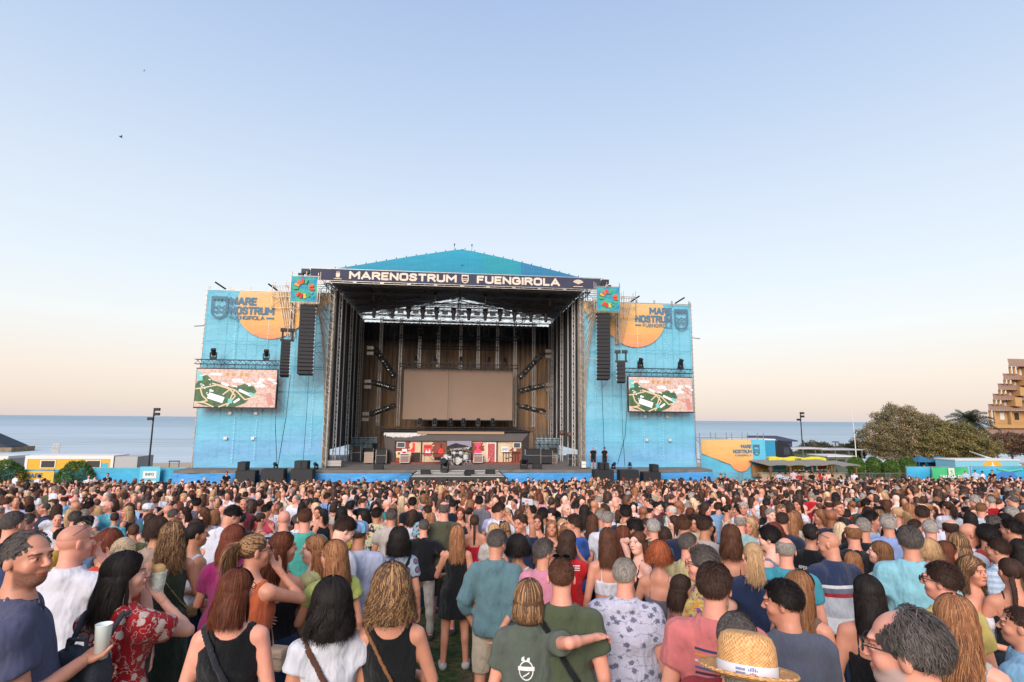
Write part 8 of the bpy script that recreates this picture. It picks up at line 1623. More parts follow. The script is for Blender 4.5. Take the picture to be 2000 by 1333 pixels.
1955;1022;1.72;m;20;0,0;short;dark brown;rosy;tee;#6a3f3a;-;jeans;#2b3a55;;man with cap of dark brown hair beside the brick red polo
1990;1050;1.66;f;10;0,0;straight;black;tan;tee;#5a4632;-;jeans;#2b3a55;;black haired woman holding a pink phone at the right edge
'''
HS = {}
def run_list(txt, group='people in the audience'):
 for ln in txt.strip().split('\n'):
  f = ln.split(';'); px, py = float(f[0]), float(f[1]); hd = tuple(float(q) for q in f[5].split(',')); hd = (hd[0], hd[1], 0) if len(hd) == 2 else hd
  hst, sty = f[6], f[6]; opts = eval('dict(%s)' % f[14]);
  if hst == 'none': hst = 'bun'
  HS[(int(px), int(py))] = hero(px, py, float(f[2]), f[3], float(f[4]), hd, hst, f[7], f[8], f[9], f[10], f[11], f[12], f[13], opts, f[15], group=group)
run_list(PPL)
# ---- things people wear or hold
def g_(px, py): return HS[(px, py)]
S = g_(60, 1030); cup(S, 1, 'plastic cup of pale drink in the hand of the man in slate blue', M_beer, .8)
S = g_(148, 1018); glasses(S, up=True)
S = g_(245, 1072)
def backpack():
 t = bpy.data.objects.new('backpack', None); COL.objects.link(t); t.matrix_world = S['W'].copy(); tag(t, 'dark grey school backpack with round red badge on the flowered dress', 'backpack')
 def sb(c, r, nm, m, par, p=4):
  ax = tuple(grid_axis(c[i] - r[i] - .03, c[i] + r[i] + .03, .011) for i in range(3)); X, Y, Z = ax[0][:, None, None], ax[1][None, :, None], ax[2][None, None, :]
  F = ((np.abs((X - c[0]) / r[0]) ** p + np.abs((Y - c[1]) / r[1]) ** p + np.abs((Z - c[2]) / r[2]) ** p) ** (1 / p) - 1) * min(r) + .002 * np.sin(X * 60 + Z * 40); V, Q = nets(F.astype(np.float32), ax); return link(nm, mesh_np(nm, V, Q, m), par)
 M_bp = mat('bag_slate', '#32363f', .8, bump=.4, bscale=120); body = sb((0, -.225, 1.12), (.135, .075, .20), 'body', M_bp, t, 5); sb((0, -.305, 1.04), (.112, .032, .10), 'pocket', M_bp, t, 4)
 b = MB(); b.lathe([(.0001, .0), (.034, .0), (.034, .004)], (0, -.339, 1.07), 20, Matrix.Rotation(R(90), 3, 'X')); bd = b.build('badge', mat('badge_white', '#d9d0ca', .5), t); b = MB(); b.lathe([(.0001, .0), (.018, .0)], (0, -.344, 1.07), 16, Matrix.Rotation(R(90), 3, 'X'))
 for i in range(14): a = i * 2 * math.pi / 14; b.box(.027 * math.cos(a) - .003, .027 * math.cos(a) + .003, -.346, -.344, 1.07 + .027 * math.sin(a) - .003, 1.07 + .027 * math.sin(a) + .003)
 b.build('badge_print', mat('badge_red', '#a3222a', .5), bd)
 for s in (-1, 1): b = MB(); b.path([Vector((s * .08, -.20, 1.31)), Vector((s * .10, -.10, 1.44)), Vector((s * .10, .03, 1.42)), Vector((s * .11, .12, 1.25)), Vector((s * .14, .05, 1.06)), Vector((s * .12, -.16, .97))], .013, 6); b.build('strap', M_bp, t, smooth=True)
 b = MB(); b.path([Vector((-.05, -.25, 1.31)), Vector((-.045, -.25, 1.37)), Vector((.045, -.25, 1.37)), Vector((.05, -.25, 1.31))], .009, 6); b.build('handle', M_bp, t); b = MB(); b.path([Vector((-.115, -.285, 1.17)), Vector((0, -.30, 1.26)), Vector((.115, -.285, 1.17))], .004, 4); b.build('zip', M_galv, body)
backpack()
def wrap_food():
 W, B = S['handB'][1]; t = bpy.data.objects.new('filled_wrap', None); COL.objects.link(t); t.matrix_world = S['W'] @ Matrix.Translation(Vector(W + B @ v3(-.03, .02, -.08))); tag(t, 'filled flatbread wrap in patterned paper held to the woman\'s mouth', 'food')
 b = MB(); b.lathe([(.02, -.08), (.038, -.02), (.045, .05), (.047, .055), (.040, .05)], (0, 0, 0), 16); b.build('paper', mat('wrap_paper', '#c9cfc4', .7, var=.3, vscale=60), t, smooth=True); b = MB(); b.lathe([(.036, .04), (.036, .075), (.020, .09), (.0001, .08)], (0, 0, 0), 14); b.build('bread', mat('bread', '#c79a62', .8, var=.2, vscale=40), t, smooth=True)
wrap_food()
S = g_(338, 1018); strap(S, 'strap', (-.13, -.02, 1.42), (.17, -.03, .98), '#b59a5a', 'golden handbag on a thin chain across the olive green dress', .006, .02, ((.20, -.04, .96), (.045, .03, .05), '#8a6a3a'))
S = g_(457, 1022); strap(S, 'strap', (.12, -.03, 1.42), (-.15, 0, .95), '#14151a', 'thin black bag strap over the magenta t-shirt')
S = g_(462, 1107); strap(S, 'strap', (-.13, -.03, 1.42), (.16, 0, .92), '#26282e', 'dark grey bag strap over the black sleeveless top', .02, .026); glasses(S, dark=False)
S = g_(497, 1038); glasses(S, dark=False); strap(S, 'strap', (-.12, -.03, 1.42), (.17, .05, .96), '#a98a78', 'beige handbag hanging at the hip of the woman in orange', .008, .024, ((.20, .05, .93), (.06, .05, .07), '#b39a84'))
S = g_(552, 1036); cup(S, 1, 'tall cup of green drink held by the bare shouldered woman', M_beer, 1.1)
S = g_(655, 1052); cup(S, 0, 'wide goblet of amber drink beside the very long blond hair', M_amber, 1.2); glasses(S, dark=False)
S = g_(650, 1130); strap(S, 'strap', (-.13, -.03, 1.42), (.16, 0, .92), '#5c3a2c', 'brown leather strap across the white ruffled blouse', .018, .034)
S = g_(766, 1102); strap(S, 'strap', (-.13, -.03, 1.42), (.17, 0, .92), '#8a5a36', 'tan leather strap across the black tank top in the front row', .012, .022)
S = g_(780, 1030); strap(S, 'strap', (.12, -.03, 1.42), (-.12, 0, .98), '#16161b', 'black strap across the blouse with round patterns', .018, .03)
S = g_(1096, 1085); strap(S, 'strap', (-.14, -.03, 1.42), (.17, 0, .95), '#101114', 'wide black strap across the olive green t-shirt', .02, .036, ((.20, -.02, .95), (.06, .04, .05), '#101114')); glasses(S, up=True)
S = g_(1063, 1050); glasses(S)
S = g_(1157, 1003); strap(S, 'strap', (-.10, -.03, 1.40), (.16, 0, .95), '#191a1f', 'dark lettered bag strap over the bare back of a brunette', .02, .02)
S = g_(570, 953); strap(S, 'strap', (-.14, -.03, 1.42), (.17, 0, .95), '#16161b', 'black diagonal strap on the silver haired man in white')
S = g_(640, 962); strap(S, 'strap', (.10, -.03, 1.42), (.15, 0, .95), '#16161b', 'black strap on the pale blue polo')
S = g_(768, 985); strap(S, 'strap', (-.12, -.03, 1.42), (.15, 0, .95), '#16161b', 'thin dark strap on the white vest under long light brown hair')
for k, dk in (((1372, 1064), False), ((1838, 1094), True), ((1772, 1178), False), ((1262, 1012), True), ((362, 990), False), ((1240, 1010), False), ((985, 1018), True)): glasses(g_(*k), dark=dk, up=(k == (985, 1018)))
glasses(g_(1622, 1034), up=True); glasses(g_(1420, 985), up=True)
phone(g_(1018, 1003), 0, 'pale phone held up high for the group picture', (0, 90, 0), '#b9bcc4', '#8a94a0'); phone(g_(290, 982), 0, 'black phone filming, held by the man in blue floral shirt', (0, 90, 0)); phone(g_(1262, 1012), 1, 'phone in cream case held up over dark hair', (0, 90, 0), '#d3c49a')
phone(g_(1717, 1054), 0, 'white phone in the hand of the girl in profile', (60, 0, 0), '#d5d5dc'); phone(g_(1990, 1180), 1, 'dark blue phone in the hand at the right edge', (50, 0, 30), '#27324a', '#39435c'); phone(g_(990, 990), 0, 'greenish phone held above the blond bun', (0, 0, 0), '#a9c4b0')
S = g_(1990, 1180); cup(S, 0, 'cup of dark red drink with foam at the right edge', M_wine, 1.25)
cup(g_(1122, 1002), 0, 'small cup held by the man in bright blue polo', M_amber)
# straw hat with a printed band
def straw_hat():
 S = g_(1457, 1256); g = G('straw', rough=.75, spec=.2); v = g.coords((1, 1, 1)); x, y, z = g.xyz(v)
 an = g.math('MULTIPLY', g.math('ARCTAN2', y, x), 44); wv = g.math('MULTIPLY', g.math('SINE', an), g.math('SINE', g.math('MULTIPLY', g.math('ADD', z, g.math('MULTIPLY', g.math('POWER', g.math('ADD', g.math('MULTIPLY', x, x), g.math('MULTIPLY', y, y)), .5), 1.0)), 640)))
 n = g.noise(v, 70, 4, .7); g.base(g.mix(1, g.ramp(g.math('ADD', g.math('MULTIPLY', wv, .13), n), [(.25, '#b87c48'), (.5, '#dca46c'), (.8, '#f0cc9c')]), (1, .98, .95), 'MULTIPLY')); g.bump(g.math('ADD', wv, n), .5, .004)
 prof = [(.158, .018), (.155, .024), (.142, .012), (.120, .004), (.098, .004), (.094, .012), (.094, .06), (.091, .092), (.080, .116), (.060, .127), (.030, .123), (.0005, .119)]
 V, F = lathe_mesh(prof, 56, .98, 1.12); V2, F2 = lathe_mesh([(r - .003, z_ - .004) for r, z_ in prof], 56, .98, 1.12); V = np.concatenate([V, V2]); F = np.concatenate([F, F2[:, ::-1] + len(V2)])
 h = link('straw_hat', mesh_np('straw_hat', V, F, g.m), S['o']); h['label'] = 'woven straw hat with white printed band'; T0 = mat_lin(S['M'], S['hc']) @ Matrix.Translation((0, -.014, .030)) @ Matrix.Rotation(R(-14), 4, 'X') @ Matrix.Rotation(R(190), 4, 'Z') @ Matrix.Scale(1.14, 4); h.matrix_local = T0
 V, F = lathe_mesh([(.0965, .010), (.0960, .040)], 56, .98, 1.12); bnd = link('hat_band', mesh_np('hat_band', V, F, mat('band_white', '#d9d6da', .6)), h)
 def curved(nm, pts, m, z0=0):            # small flat marks wrapped on the band
  q = MB()
  for (a0, a1, z0_, z1_) in pts:
   k = 5; q.add([(.0975 * .98 * math.sin(R(a0 + (a1 - a0) * i / k)), -.0975 * 1.12 * math.cos(R(a0 + (a1 - a0) * i / k)), zz) for i in range(k + 1) for zz in (z0_, z1_)], [(2 * i, 2 * i + 2, 2 * i + 3, 2 * i + 1) for i in range(k)])
  q.build(nm, m, bnd)
 for sh in (0, 150, 250):
  curved('red_bars', [(20 + sh + i * 3.0, 21.6 + sh + i * 3.0, .012, .012 + .010 * math.sin(math.pi * (i + 1) / 7)) for i in range(6)], mat('band_red', '#b0222e', .6)); curved('blue_bars', [(20 + sh + i * 3.0, 21.6 + sh + i * 3.0, .025, .025 + .012 * math.sin(math.pi * (i + 1) / 7)) for i in range(6)], mat('band_blue', '#2a4c9a', .6))
  for j in range(2): curved('band_writing', [(-2 + sh + i * 2.2, -.6 + sh + i * 2.2, .014 + j * .011, .021 + j * .011) for i in range(8)], mat('band_blue', '#2a4c9a', .6))
straw_hat()
def cap_hat(S, col, label, pat=None, flat=False):
 V, F = lathe_mesh([(.088, -.005), (.091, .02), (.088, .055), (.070, .085), (.035, .100), (.0005, .103)], 28, .96, 1.16); m = MAT[pat or 'cloth']; h = link('cap', mesh_np('cap', V, F, m), S['o'], None, lin(col)); h['label'] = label; h.matrix_local = mat_lin(S['M'], S['hc']) @ Matrix.Translation((0, -.008, .026)) @ Matrix.Rotation(R(-6), 4, 'X') @ Matrix.Scale(1.06, 4)
 b = MB(); pts = [(.075 * math.sin(R(a)), .085 + .065 * math.cos(R(a)) * (.6 if flat else 1)) for a in range(-90, 91, 15)]; b.add([(x, y, .004) for x, y in pts] + [(x, y, -.004) for x, y in pts], [tuple(range(len(pts)))[::-1], tuple(range(len(pts), 2 * len(pts)))] + [(i, i + 1, len(pts) + i + 1, len(pts) + i) for i in range(len(pts) - 1)]); q = b.build('peak', m, h, color=lin(col))
cap_hat(g_(702, 1016), '#9aa6c8', 'plaid flat cap in blue, turquoise and purple', 'cloth_plaid', True); cap_hat(g_(290, 982), '#d9d7de', 'white baseball cap'); cap_hat(g_(470, 1000), '#1a2030', 'dark blue baseball cap')
# ---- prints on clothes, wrapped on the back of the torso
def on_back(S, pts, nm, m, off=.004, part=None):
 """flat outline strips (lists of x,z points with widths) laid on the back surface by casting rays at the garment"""
 gar = [c for c in S['o'].children if c.name.split('.')[0] in ('t_shirt', 'polo_shirt', 'shirt', 'blouse')][0]
 from mathutils.bvhtree import BVHTree
 me = gar.data; bv = BVHTree.FromPolygons([v.co.copy() for v in me.vertices], [tuple(p.vertices) for p in me.polygons]); b = MB()
 def hit(x, z):
  h = bv.ray_cast(Vector((x, -.6, z)), Vector((0, 1, 0))); return (h[0] + Vector((0, -off, 0))) if h[0] else Vector((x, -.15, z))
 for poly in pts: b.add([hit(x, z) for x, z in poly], [tuple(range(len(poly)))])
 return b.build(nm, m, gar)
def quads(x0, z0, x1, z1, w, n=6): return [[(x0 + (x1 - x0) * i / n, z0 + (z1 - z0) * i / n - w / 2), (x0 + (x1 - x0) * (i + 1) / n, z0 + (z1 - z0) * (i + 1) / n - w / 2), (x0 + (x1 - x0) * (i + 1) / n, z0 + (z1 - z0) * (i + 1) / n + w / 2), (x0 + (x1 - x0) * i / n, z0 + (z1 - z0) * i / n + w / 2)] for i in range(n)]
S = g_(1393, 1096)
for z0, z1, c in ((1.33, 1.315, '#27304f'), (1.305, 1.29, '#c97a3a'), (1.275, 1.265, '#cfc0b4'), (1.245, 1.245, '#3a5a86'), (1.22, 1.235, '#3a2440')): on_back(S, quads(-.10, z0, .16, z1, .011), 'painted_stroke', mat('stroke' + c, c, .8))
def text_quads(txt, x0, z0, h, w, gap=.25):
 F5 = {'A': ['01110', '10001', '11111', '10001', '10001'], 'P': ['11110', '10001', '11110', '10000', '10000'], 'E': ['11111', '10000', '11110', '10000', '11111'], 'R': ['11110', '10001', '11110', '10010', '10001'], 'O': ['01110', '10001', '10001', '10001', '01110'], 'L': ['10000', '10000', '10000', '10000', '11111'], 'S': ['01111', '10000', '01110', '00001', '11110'], 'M': ['10001', '11011', '10101', '10001', '10001'], 'U': ['10001', '10001', '10001', '10001', '01110'], 'D': ['11110', '10001', '10001', '10001', '11110'], 'B': ['11110', '10001', '11110', '10001', '11110'], 'I': ['01110', '00100', '00100', '00100', '01110'], 'C': ['01111', '10000', '10000', '10000', '01111'], ' ': ['00000'] * 5, '-': ['00000', '00000', '01110', '00000', '00000']}
 out = []; cw = w / len(txt)
 for i, ch in enumerate(txt):
  for r, row in enumerate(F5[ch]):
   for c, q in enumerate(row):
    if q == '1': x = x0 + i * cw + c * cw / 6; z = z0 - r * h / 5; out.append([(x, z - h / 5), (x + cw / 6, z - h / 5), (x + cw / 6, z), (x, z)])
 return out
on_back(g_(1582, 1020), text_quads('APEROLUMBER', -.12, 1.30, .035, .24), 'lettering', M_white)
S = g_(1033, 1128); ring = [[(.045 * math.cos(a0) * k0, 1.235 + .055 * math.sin(a0) * k0), (.045 * math.cos(a1) * k0, 1.235 + .055 * math.sin(a1) * k0), (.045 * math.cos(a1) * k1, 1.235 + .055 * math.sin(a1) * k1), (.045 * math.cos(a0) * k1, 1.235 + .055 * math.sin(a0) * k1)] for k0, k1 in ((.86, 1.0),) for a0, a1 in [(i * math.pi / 8, (i + 1) * math.pi / 8) for i in range(16)]]
on_back(S, ring + quads(-.05, 1.245, .05, 1.245, .022) + [[(-.03, 1.285), (-.01, 1.285), (-.015, 1.31), (-.03, 1.30)], [(.0, 1.285), (.02, 1.285), (.02, 1.305), (.005, 1.30)]] + quads(-.02, 1.20, .02, 1.225, .008, 2), 'back_logo', M_white)
on_back(g_(262, 1022), [[(.035 * math.cos(a0) * .7, 1.33 + .03 * math.sin(a0) * .7), (.035 * math.cos(a1) * .7, 1.33 + .03 * math.sin(a1) * .7), (.035 * math.cos(a1), 1.33 + .03 * math.sin(a1)), (.035 * math.cos(a0), 1.33 + .03 * math.sin(a0))] for a0, a1 in [(i * math.pi / 6, (i + 1) * math.pi / 6) for i in range(12)]] + quads(-.03, 1.26, .03, 1.31, .012, 3) + quads(-.03, 1.31, .03, 1.26, .012, 3), 'crest_print', mat('print_gold', '#c9a23a', .6))
on_back(g_(1108, 1034), quads(-.14, 1.395, .14, 1.395, .008) + quads(-.14, 1.375, .14, 1.375, .008) + quads(-.14, 1.355, .14, 1.355, .008), 'white_stripes', M_white)
# ---- staff, bar guests and people by the fences
EXTRA = '''
1407;925;1.76;m;160;-10,0;short;black;tan;tee;#15161a;-;jeans;#15161a;;man in black leaning at the grey counter, nearer the stage
1417;926;1.76;m;-170;10,0;crop;black;tan;tee;#15161a;-;jeans;#15161a;;man in black leaning at the grey counter, nearer the pavilion
443;921;1.80;m;175;0,0;short;black;tan;tee;#15161a;-;jeans;#15161a;R='bent',L='bent';bearded guard in black standing before the blue skirt of the stage
211;924;1.80;m;170;0,0;crop;black;tan;tee;#1b2132;-;jeans;#15161a;;guard in dark clothes before the light blue fence on the left
1522;921;1.74;m;5;0,0;short;dark brown;tan;shirt;#a9bdd6;-;shorts;#8d7863;;bar guest in pale blue shirt and khaki shorts
1534;923;1.72;m;0;0,0;short;black;tan;tee;#d9d7de;bw;jeans;#22262e;;bar guest in boldly striped black and white t-shirt
1549;917;1.78;m;-5;0,0;short;dark brown;tan;tee;#c9b3b8;-;shorts;#3b3f4a;;bar guest in pale pink t-shirt and dark shorts
1561;922;1.74;m;10;0,0;crop;dark brown;rosy;polo;#b0202e;-;jeans;#22304f;;bar guest in red polo, left of the middle post
1575;918;1.74;m;180;0,0;short;black;tan;tee;#a99a82;-;jeans;#22304f;;beige clothed man at the bar counter looking out
1585;921;1.74;m;0;0,0;short;black;tan;tee;#17181d;-;shorts;#17181d;;bar guest all in black by the cream counter
1600;919;1.66;f;20;0,0;long;auburn;tan;tank;#b0202e;-;skirt;#b0202e;;red dressed woman with long hair at the bar
1608;925;1.70;m;-10;0,0;short;dark brown;tan;tee;#c41f28;-;jeans;#22304f;;man in plain bright red t-shirt at the bar
1617;919;1.66;f;10;0,0;long;copper;fair;tank;#d9c7bd;-;skirt;#c9a79a;;woman in pale top between the red and the teal shirts
1626;928;1.68;m;0;0,0;short;dark brown;tan;tee;#1f7a74;-;jeans;#6d8fb3;;man in dark teal t-shirt at the bar
1512;926;1.66;f;180;0,0;bun;black;tan;tank;#6b4a3a;-;jeans;#22304f;;barmaid behind the wooden shelf corner
1668;921;1.76;m;-20;0,0;short;brown;rosy;tee;#dcdae2;-;jeans;#22304f;;man in white t-shirt by the last pavilion post
1674;934;1.72;m;-30;0,0;short;black;tan;tee;#d9d7de;-;jeans;#22304f;;man in white t-shirt in front of the last pavilion post
1722;937;1.74;m;-60;0,0;short;dark brown;tan;tee;#dcdae2;-;jeans;#22304f;;man in white t-shirt in profile by the steel barriers
1904;918;1.80;m;-15;0,0;crop;dark brown;rosy;shirt;#b9c7d6;-;jeans;#22262e;;man in pale blue shirt standing right of the green exit banner
1885;919;1.80;m;10;0,0;crop;grey;rosy;shirt;#a9bdd0;-;jeans;#2b2f38;girth=1.1;stout man in pale shirt before the green exit banner edge
1918;920;1.72;m;60;0,0;short;dark brown;tan;tee;#d9d7de;-;jeans;#9fb0c4;L='bent';man in white t-shirt and pale jeans in front of the blue printed fence
1937;918;1.82;m;170;0,0;short;black;tan;tee;#15161a;-;jeans;#15161a;R='cross',L='cross';guard in black cap with folded arms before the blue printed fence
1973;935;1.74;m;0;0,0;short;black;tan;tee;#d9d7de;bw;jeans;#22304f;;man in white and navy striped t-shirt at the far right
78;928;1.74;m;-10;0,0;short;black;tan;shirt;#dcdae2;-;jeans;#22304f;;man in white shirt standing out before the yellow fence print
32;926;1.76;m;-60;0,0;short;brown;tan;tee;#dcdae2;-;jeans;#22304f;;fair man in white t-shirt at the far left back of the crowd
174;929;1.70;m;0;0,0;bald;black;rosy;tee;#dcdae2;-;jeans;#22304f;;bald man in white right of the dark bush
186;928;1.66;f;-60;0,0;bun;dark brown;fair;tee;#b3a9a0;-;jeans;#22304f;;woman with tied hair in grey beige top right of the dark bush
1377;931;1.72;m;-30;0,0;short;dark brown;tan;tee;#d3d69a;-;jeans;#22304f;;man in pale yellow green t-shirt near the steel barriers
1399;936;1.74;m;90;0,0;bald;black;brown;tee;#dcdae2;-;jeans;#22304f;;bald man in white t-shirt in front of the grey counter
'''
run_list(EXTRA, 'people standing by the fences and the bar')
def stage_man(px, py, face, label, **o):
 P = on_z(px, 913 if px < 1170 else 912, 1.95); P.y = -1.2; P = CAM + (Vector((on_y(px, 905, -1.2).x, -1.2, 1.95)) - CAM); hero(px, py, 1.80, 'm', face, (0, 0, 0), 'bald' if px < 1170 else 'crop', 'black', 'tan', 'tee', '#17181d', '-', 'shorts', '#23252c', o, label, group='stagehands', pos=P)
stage_man(1159, 872, 10, 'stagehand in black t-shirt and shorts turned away, on the right deck', R='bent', girth=1.05, stubble=.4); stage_man(1181, 873, 30, 'stagehand in black with arms loose, nearer the right edge of the stage', L='bent')
# ---- further people: shared bodies, each one its own object
TC = {'white': '#d9d7de', 'black': '#15161a', 'navy': '#1f2843', 'red': '#b3202a', 'sky blue': '#86abcf', 'pink': '#d193a0', 'olive': '#55563c', 'beige': '#b9a58c', 'grey': '#77777e', 'teal': '#2f7f80', 'coral': '#cf6a58', 'lavender': '#a9a3cc', 'burgundy': '#5c1c2c', 'mint': '#9cc7ae', 'orange': '#c9692f', 'cream': '#cdc3ad', 'mustard': '#b58a2e', 'charcoal': '#2c2d33', 'bright blue': '#2a4c9a', 'green': '#3b7a45'}
TW = [54, 17, 7, 4, 5, 4, 4, 7, 6, 2, 2, 2, 2, 1, 2, 6, 1, 5, 2, 2]
HW = {'black': 18, 'dark brown': 24, 'brown': 16, 'chestnut': 6, 'light brown': 11, 'copper': 6, 'blond': 9, 'pale blond': 4, 'highlighted brown': 6, 'auburn': 2}
ARCH = {}
def arch(sex, top, bot, pose, hy, lod):
 k = (sex, top, bot, pose, hy, lod)
 if k not in ARCH:
  L, Rr = {'hang': ('hang', 'hang'), 'bent': ('bent', 'bent'), 'cup': ('hang', 'cup'), 'phone': ('phone', 'bent')}[pose]
  p = dict(sex=sex, head=(hy, 0, 0), L=L, R=Rr, lod=1 if lod else 0, girth=1.05 if sex == 'm' else 1.0); S = skeleton(p); me = body_mesh(S, 'person', .009 if not lod else .0165, .028 if not lod else .034)
  t = top_mesh(S, top, TOPNAME[top], hash(k[1]) % 7 if False else len(ARCH), .024 if not lod else .032); t.materials.append(MAT['cloth']); b_ = bottom_mesh(S, bot, bot, 3, .026 if not lod else .036); b_.materials.append(MAT['cloth']); ARCH[k] = (S, me, t, b_)
 return ARCH[k]
def pick(d, r): ks = list(d); return r.choices(ks, [d[k] for k in ks])[0]
R2 = random.Random(77)
def rand_attrs(r):
 sex = 'f' if r.random() < .55 else 'm'
 if sex == 'f': hst = r.choices(['long', 'wavy', 'verylong', 'straight', 'midbob', 'bob', 'curly', 'bun', 'tail', 'curlylong', 'shortcurl'], [22, 16, 12, 10, 9, 7, 6, 8, 8, 4, 3])[0]; hc = pick(HW, r); top = r.choices(['tank', 'tee', 'cami', 'blouse'], [38, 30, 18, 14])[0]; bot = r.choices(['jeans', 'skirt'], [6, 4])[0]
 else:
  hst = r.choices(['short', 'crop', 'receding', 'ring', 'bald', 'quiff'], [40, 27, 9, 6, 7, 8])[0]; hc = r.choices(['black', 'dark brown', 'brown', 'dark grey', 'grey', 'silver'], [32, 28, 10, 12, 9, 6])[0]; top = r.choices(['tee', 'polo', 'shirt'], [60, 25, 15])[0]; bot = r.choices(['jeans', 'shorts'], [6, 4])[0]
 cn = r.choices(list(TC), TW)[0]; sk = r.choices(['light', 'tan', 'rosy', 'fair', 'olive', 'brown'], [24, 32, 20, 10, 12, 2])[0]
 face = r.choices([r.gauss(0, 18), r.gauss(0, 45), r.choice((-1, 1)) * r.uniform(60, 110), r.gauss(180, 35)], [34, 18, 24, 24])[0]; hy = r.choices([0, 30, -30, 55, -55], [40, 16, 16, 14, 14])[0]; pose = r.choices(['hang', 'bent', 'cup', 'phone'], [50, 34, 13, 3])[0]
 return sex, hst, hc, top, bot, cn, sk, face, hy, pose
HTXT = {'long': 'long {} hair', 'wavy': 'wavy {} hair', 'verylong': 'very long {} hair', 'straight': 'straight {} hair', 'midbob': 'mid length {} bob', 'bob': 'short {} bob', 'curly': '{} curls', 'bun': '{} bun', 'tail': '{} ponytail', 'curlylong': 'long {} curls', 'shortcurl': 'short {} curls', 'short': 'short {} hair', 'crop': 'cropped {} hair', 'receding': 'receding {} hair', 'ring': 'balding {} head', 'bald': 'bald head', 'quiff': 'thick {} hair'}
PLACE = [(180, 'towards the left edge'), (330, 'under the lamp post'), (520, 'below the left screen'), (640, 'below the left speakers'), (760, 'left of the bar set'), (850, 'below the red poster'), (930, 'below the drum kit'), (1050, 'right of the drum kit'), (1150, 'near the stagehands'), (1240, 'below the right speakers'), (1370, 'below the right screen'), (1500, 'below the banner fence'), (1650, 'below the bar pavilion'), (1800, 'below the round trees'), (2100, 'towards the hotel')]
# candidate spots: jittered rows over the whole lawn
cand = []; y = -40.6
while y < -6.6:
 d0 = y + 47; dy = .60 if d0 < 25 else .70; half_w = .96 * d0 + 3; x = -half_w - 3
 while x < half_w * 1.25 + 3:
  xx = x + R2.uniform(-.2, .2); yy = y + R2.uniform(-.22, .22)
  ok = not (yy > -7.4 and -22.2 < xx < 21.5) and not (yy > -2.6 and xx > 22.5 and xx < 28) and not (xx > 28 and yy > -.6)
  if xx < -22 and yy > -.6: ok = False
  if yy > -1.5 and xx > 28 and R2.random() < .5: ok = False
  H = R2.gauss(1.68, .07)
  px, py, d = project((xx, yy, gz(xx, yy) + H))
  if ok and -60 < px < 2060 and d > 6.6:
   clear = all(math.hypot(xx - q[3], yy - q[4]) > .42 for q in PLACED)
   if clear:
    hw = .26 * FPX / d
    for q in PLACED:
     if q[2] > d and abs(px - q[0]) < hw * .95 and py < q[1] + 150 / q[2] and py > q[1] - 500 / d: clear = False; break
   if clear and d < 9.5 and R2.random() < .35: clear = False
   if clear: cand.append((d, px, py, xx, yy, H))
  x += R2.uniform(.56, .82) if d0 < 16 else R2.uniform(.54, .8)
 y += dy
cand.sort(); NIND = max(0, 300 - len(PLACED)); used = set()
for i, (d, px, py, xx, yy, H) in enumerate(cand[:NIND]):
 for _ in range(60):
  a = rand_attrs(R2); sex, hst, hc, top, bot, cn, sk, face, hy, pose = a
  plc = next(t for lim, t in PLACE if px < lim); hl = HTXT[hst].format(hc.replace('highlighted brown', 'streaked')); tn = {'tee': 't-shirt', 'tank': 'vest top', 'cami': 'strappy top', 'blouse': 'blouse', 'polo': 'polo', 'shirt': 'shirt'}[top]
  key = (hl, cn, tn, plc)
  if key not in used: break
 used.add(key); S_, me, tm, bm_ = arch(sex, top, bot, pose, hy, 0); s = H / 1.735
 fw = abs((face + 180) % 360 - 180); look = 'facing us, ' if fw > 140 else ('in profile, ' if 60 < fw < 120 else '')
 o = link('person', me, None, (xx, yy, gz(xx, yy)), lin(SKIN[sk])); yaw = math.atan2(xx - CAM.x, yy - CAM.y); o.rotation_euler = (0, 0, -yaw + R(face)); o.scale = (s * R2.uniform(.95, 1.08), s, s)
 tn = {'strappy top': 'camisole', 'vest top': 'vest'}.get(tn, tn)
 tag(o, f'{"woman" if sex == "f" else "man"} with {hl} in {cn} {tn}, {look}{plc}', 'person', 'people in the audience')
 if hst != 'bald': h = link('hair', hair(hst, 1), o, None, hcol(hc)); h.matrix_local = mat_lin(S_['M'], S_['hc'])
 link(TOPNAME[top], tm, o, None, lin(TC[cn])); link(bot, bm_, o, None, lin(R2.choice(['#2b3a55', '#22262e', '#1e2c48', '#8d7863', '#3b4a5f'])))
# ---- the rest of the crowd: past three hundred it is one mass, instanced from figures of the same making
def gi(name, attr, feat=True, rough=.6):
 g = G(name, rough=rough, spec=.25); a = N(g.t, 'ShaderNodeAttribute', attribute_name=attr, attribute_type='INSTANCER'); c = a.outputs['Color']
 if feat == 'skin': f = N(g.t, 'ShaderNodeAttribute', attribute_name='feat'); c = g.mix(1.0, c, f.outputs['Color'], 'MULTIPLY')
 if feat == 'hair':
  f = N(g.t, 'ShaderNodeAttribute', attribute_name='feat'); st = g.noise(g.coords((90, 90, 6)), 1, 3); k = g.math('SUBTRACT', g.math('ADD', g.math('MULTIPLY', st, .6), f.outputs['Fac']), .25); c = g.mix(k, g.mix(1.0, c, (.55, .52, .5), 'MULTIPLY'), g.mix(1.0, c, (1.9, 1.7, 1.5), 'MULTIPLY'))
 if feat == 'cloth': c = g.mix(1.0, c, g.ramp(g.noise(g.coords(), 14, 2), [(.3, .88), (.7, 1.06)]), 'MULTIPLY')
 g.base(c); return g.m
MG = [gi('crowd_skin', 'c_skin', 'skin', .5), gi('crowd_hair', 'c_hair', 'hair', .5), gi('crowd_top', 'c_top', 'cloth', .85), gi('crowd_bottom', 'c_bot', 'cloth', .85)]
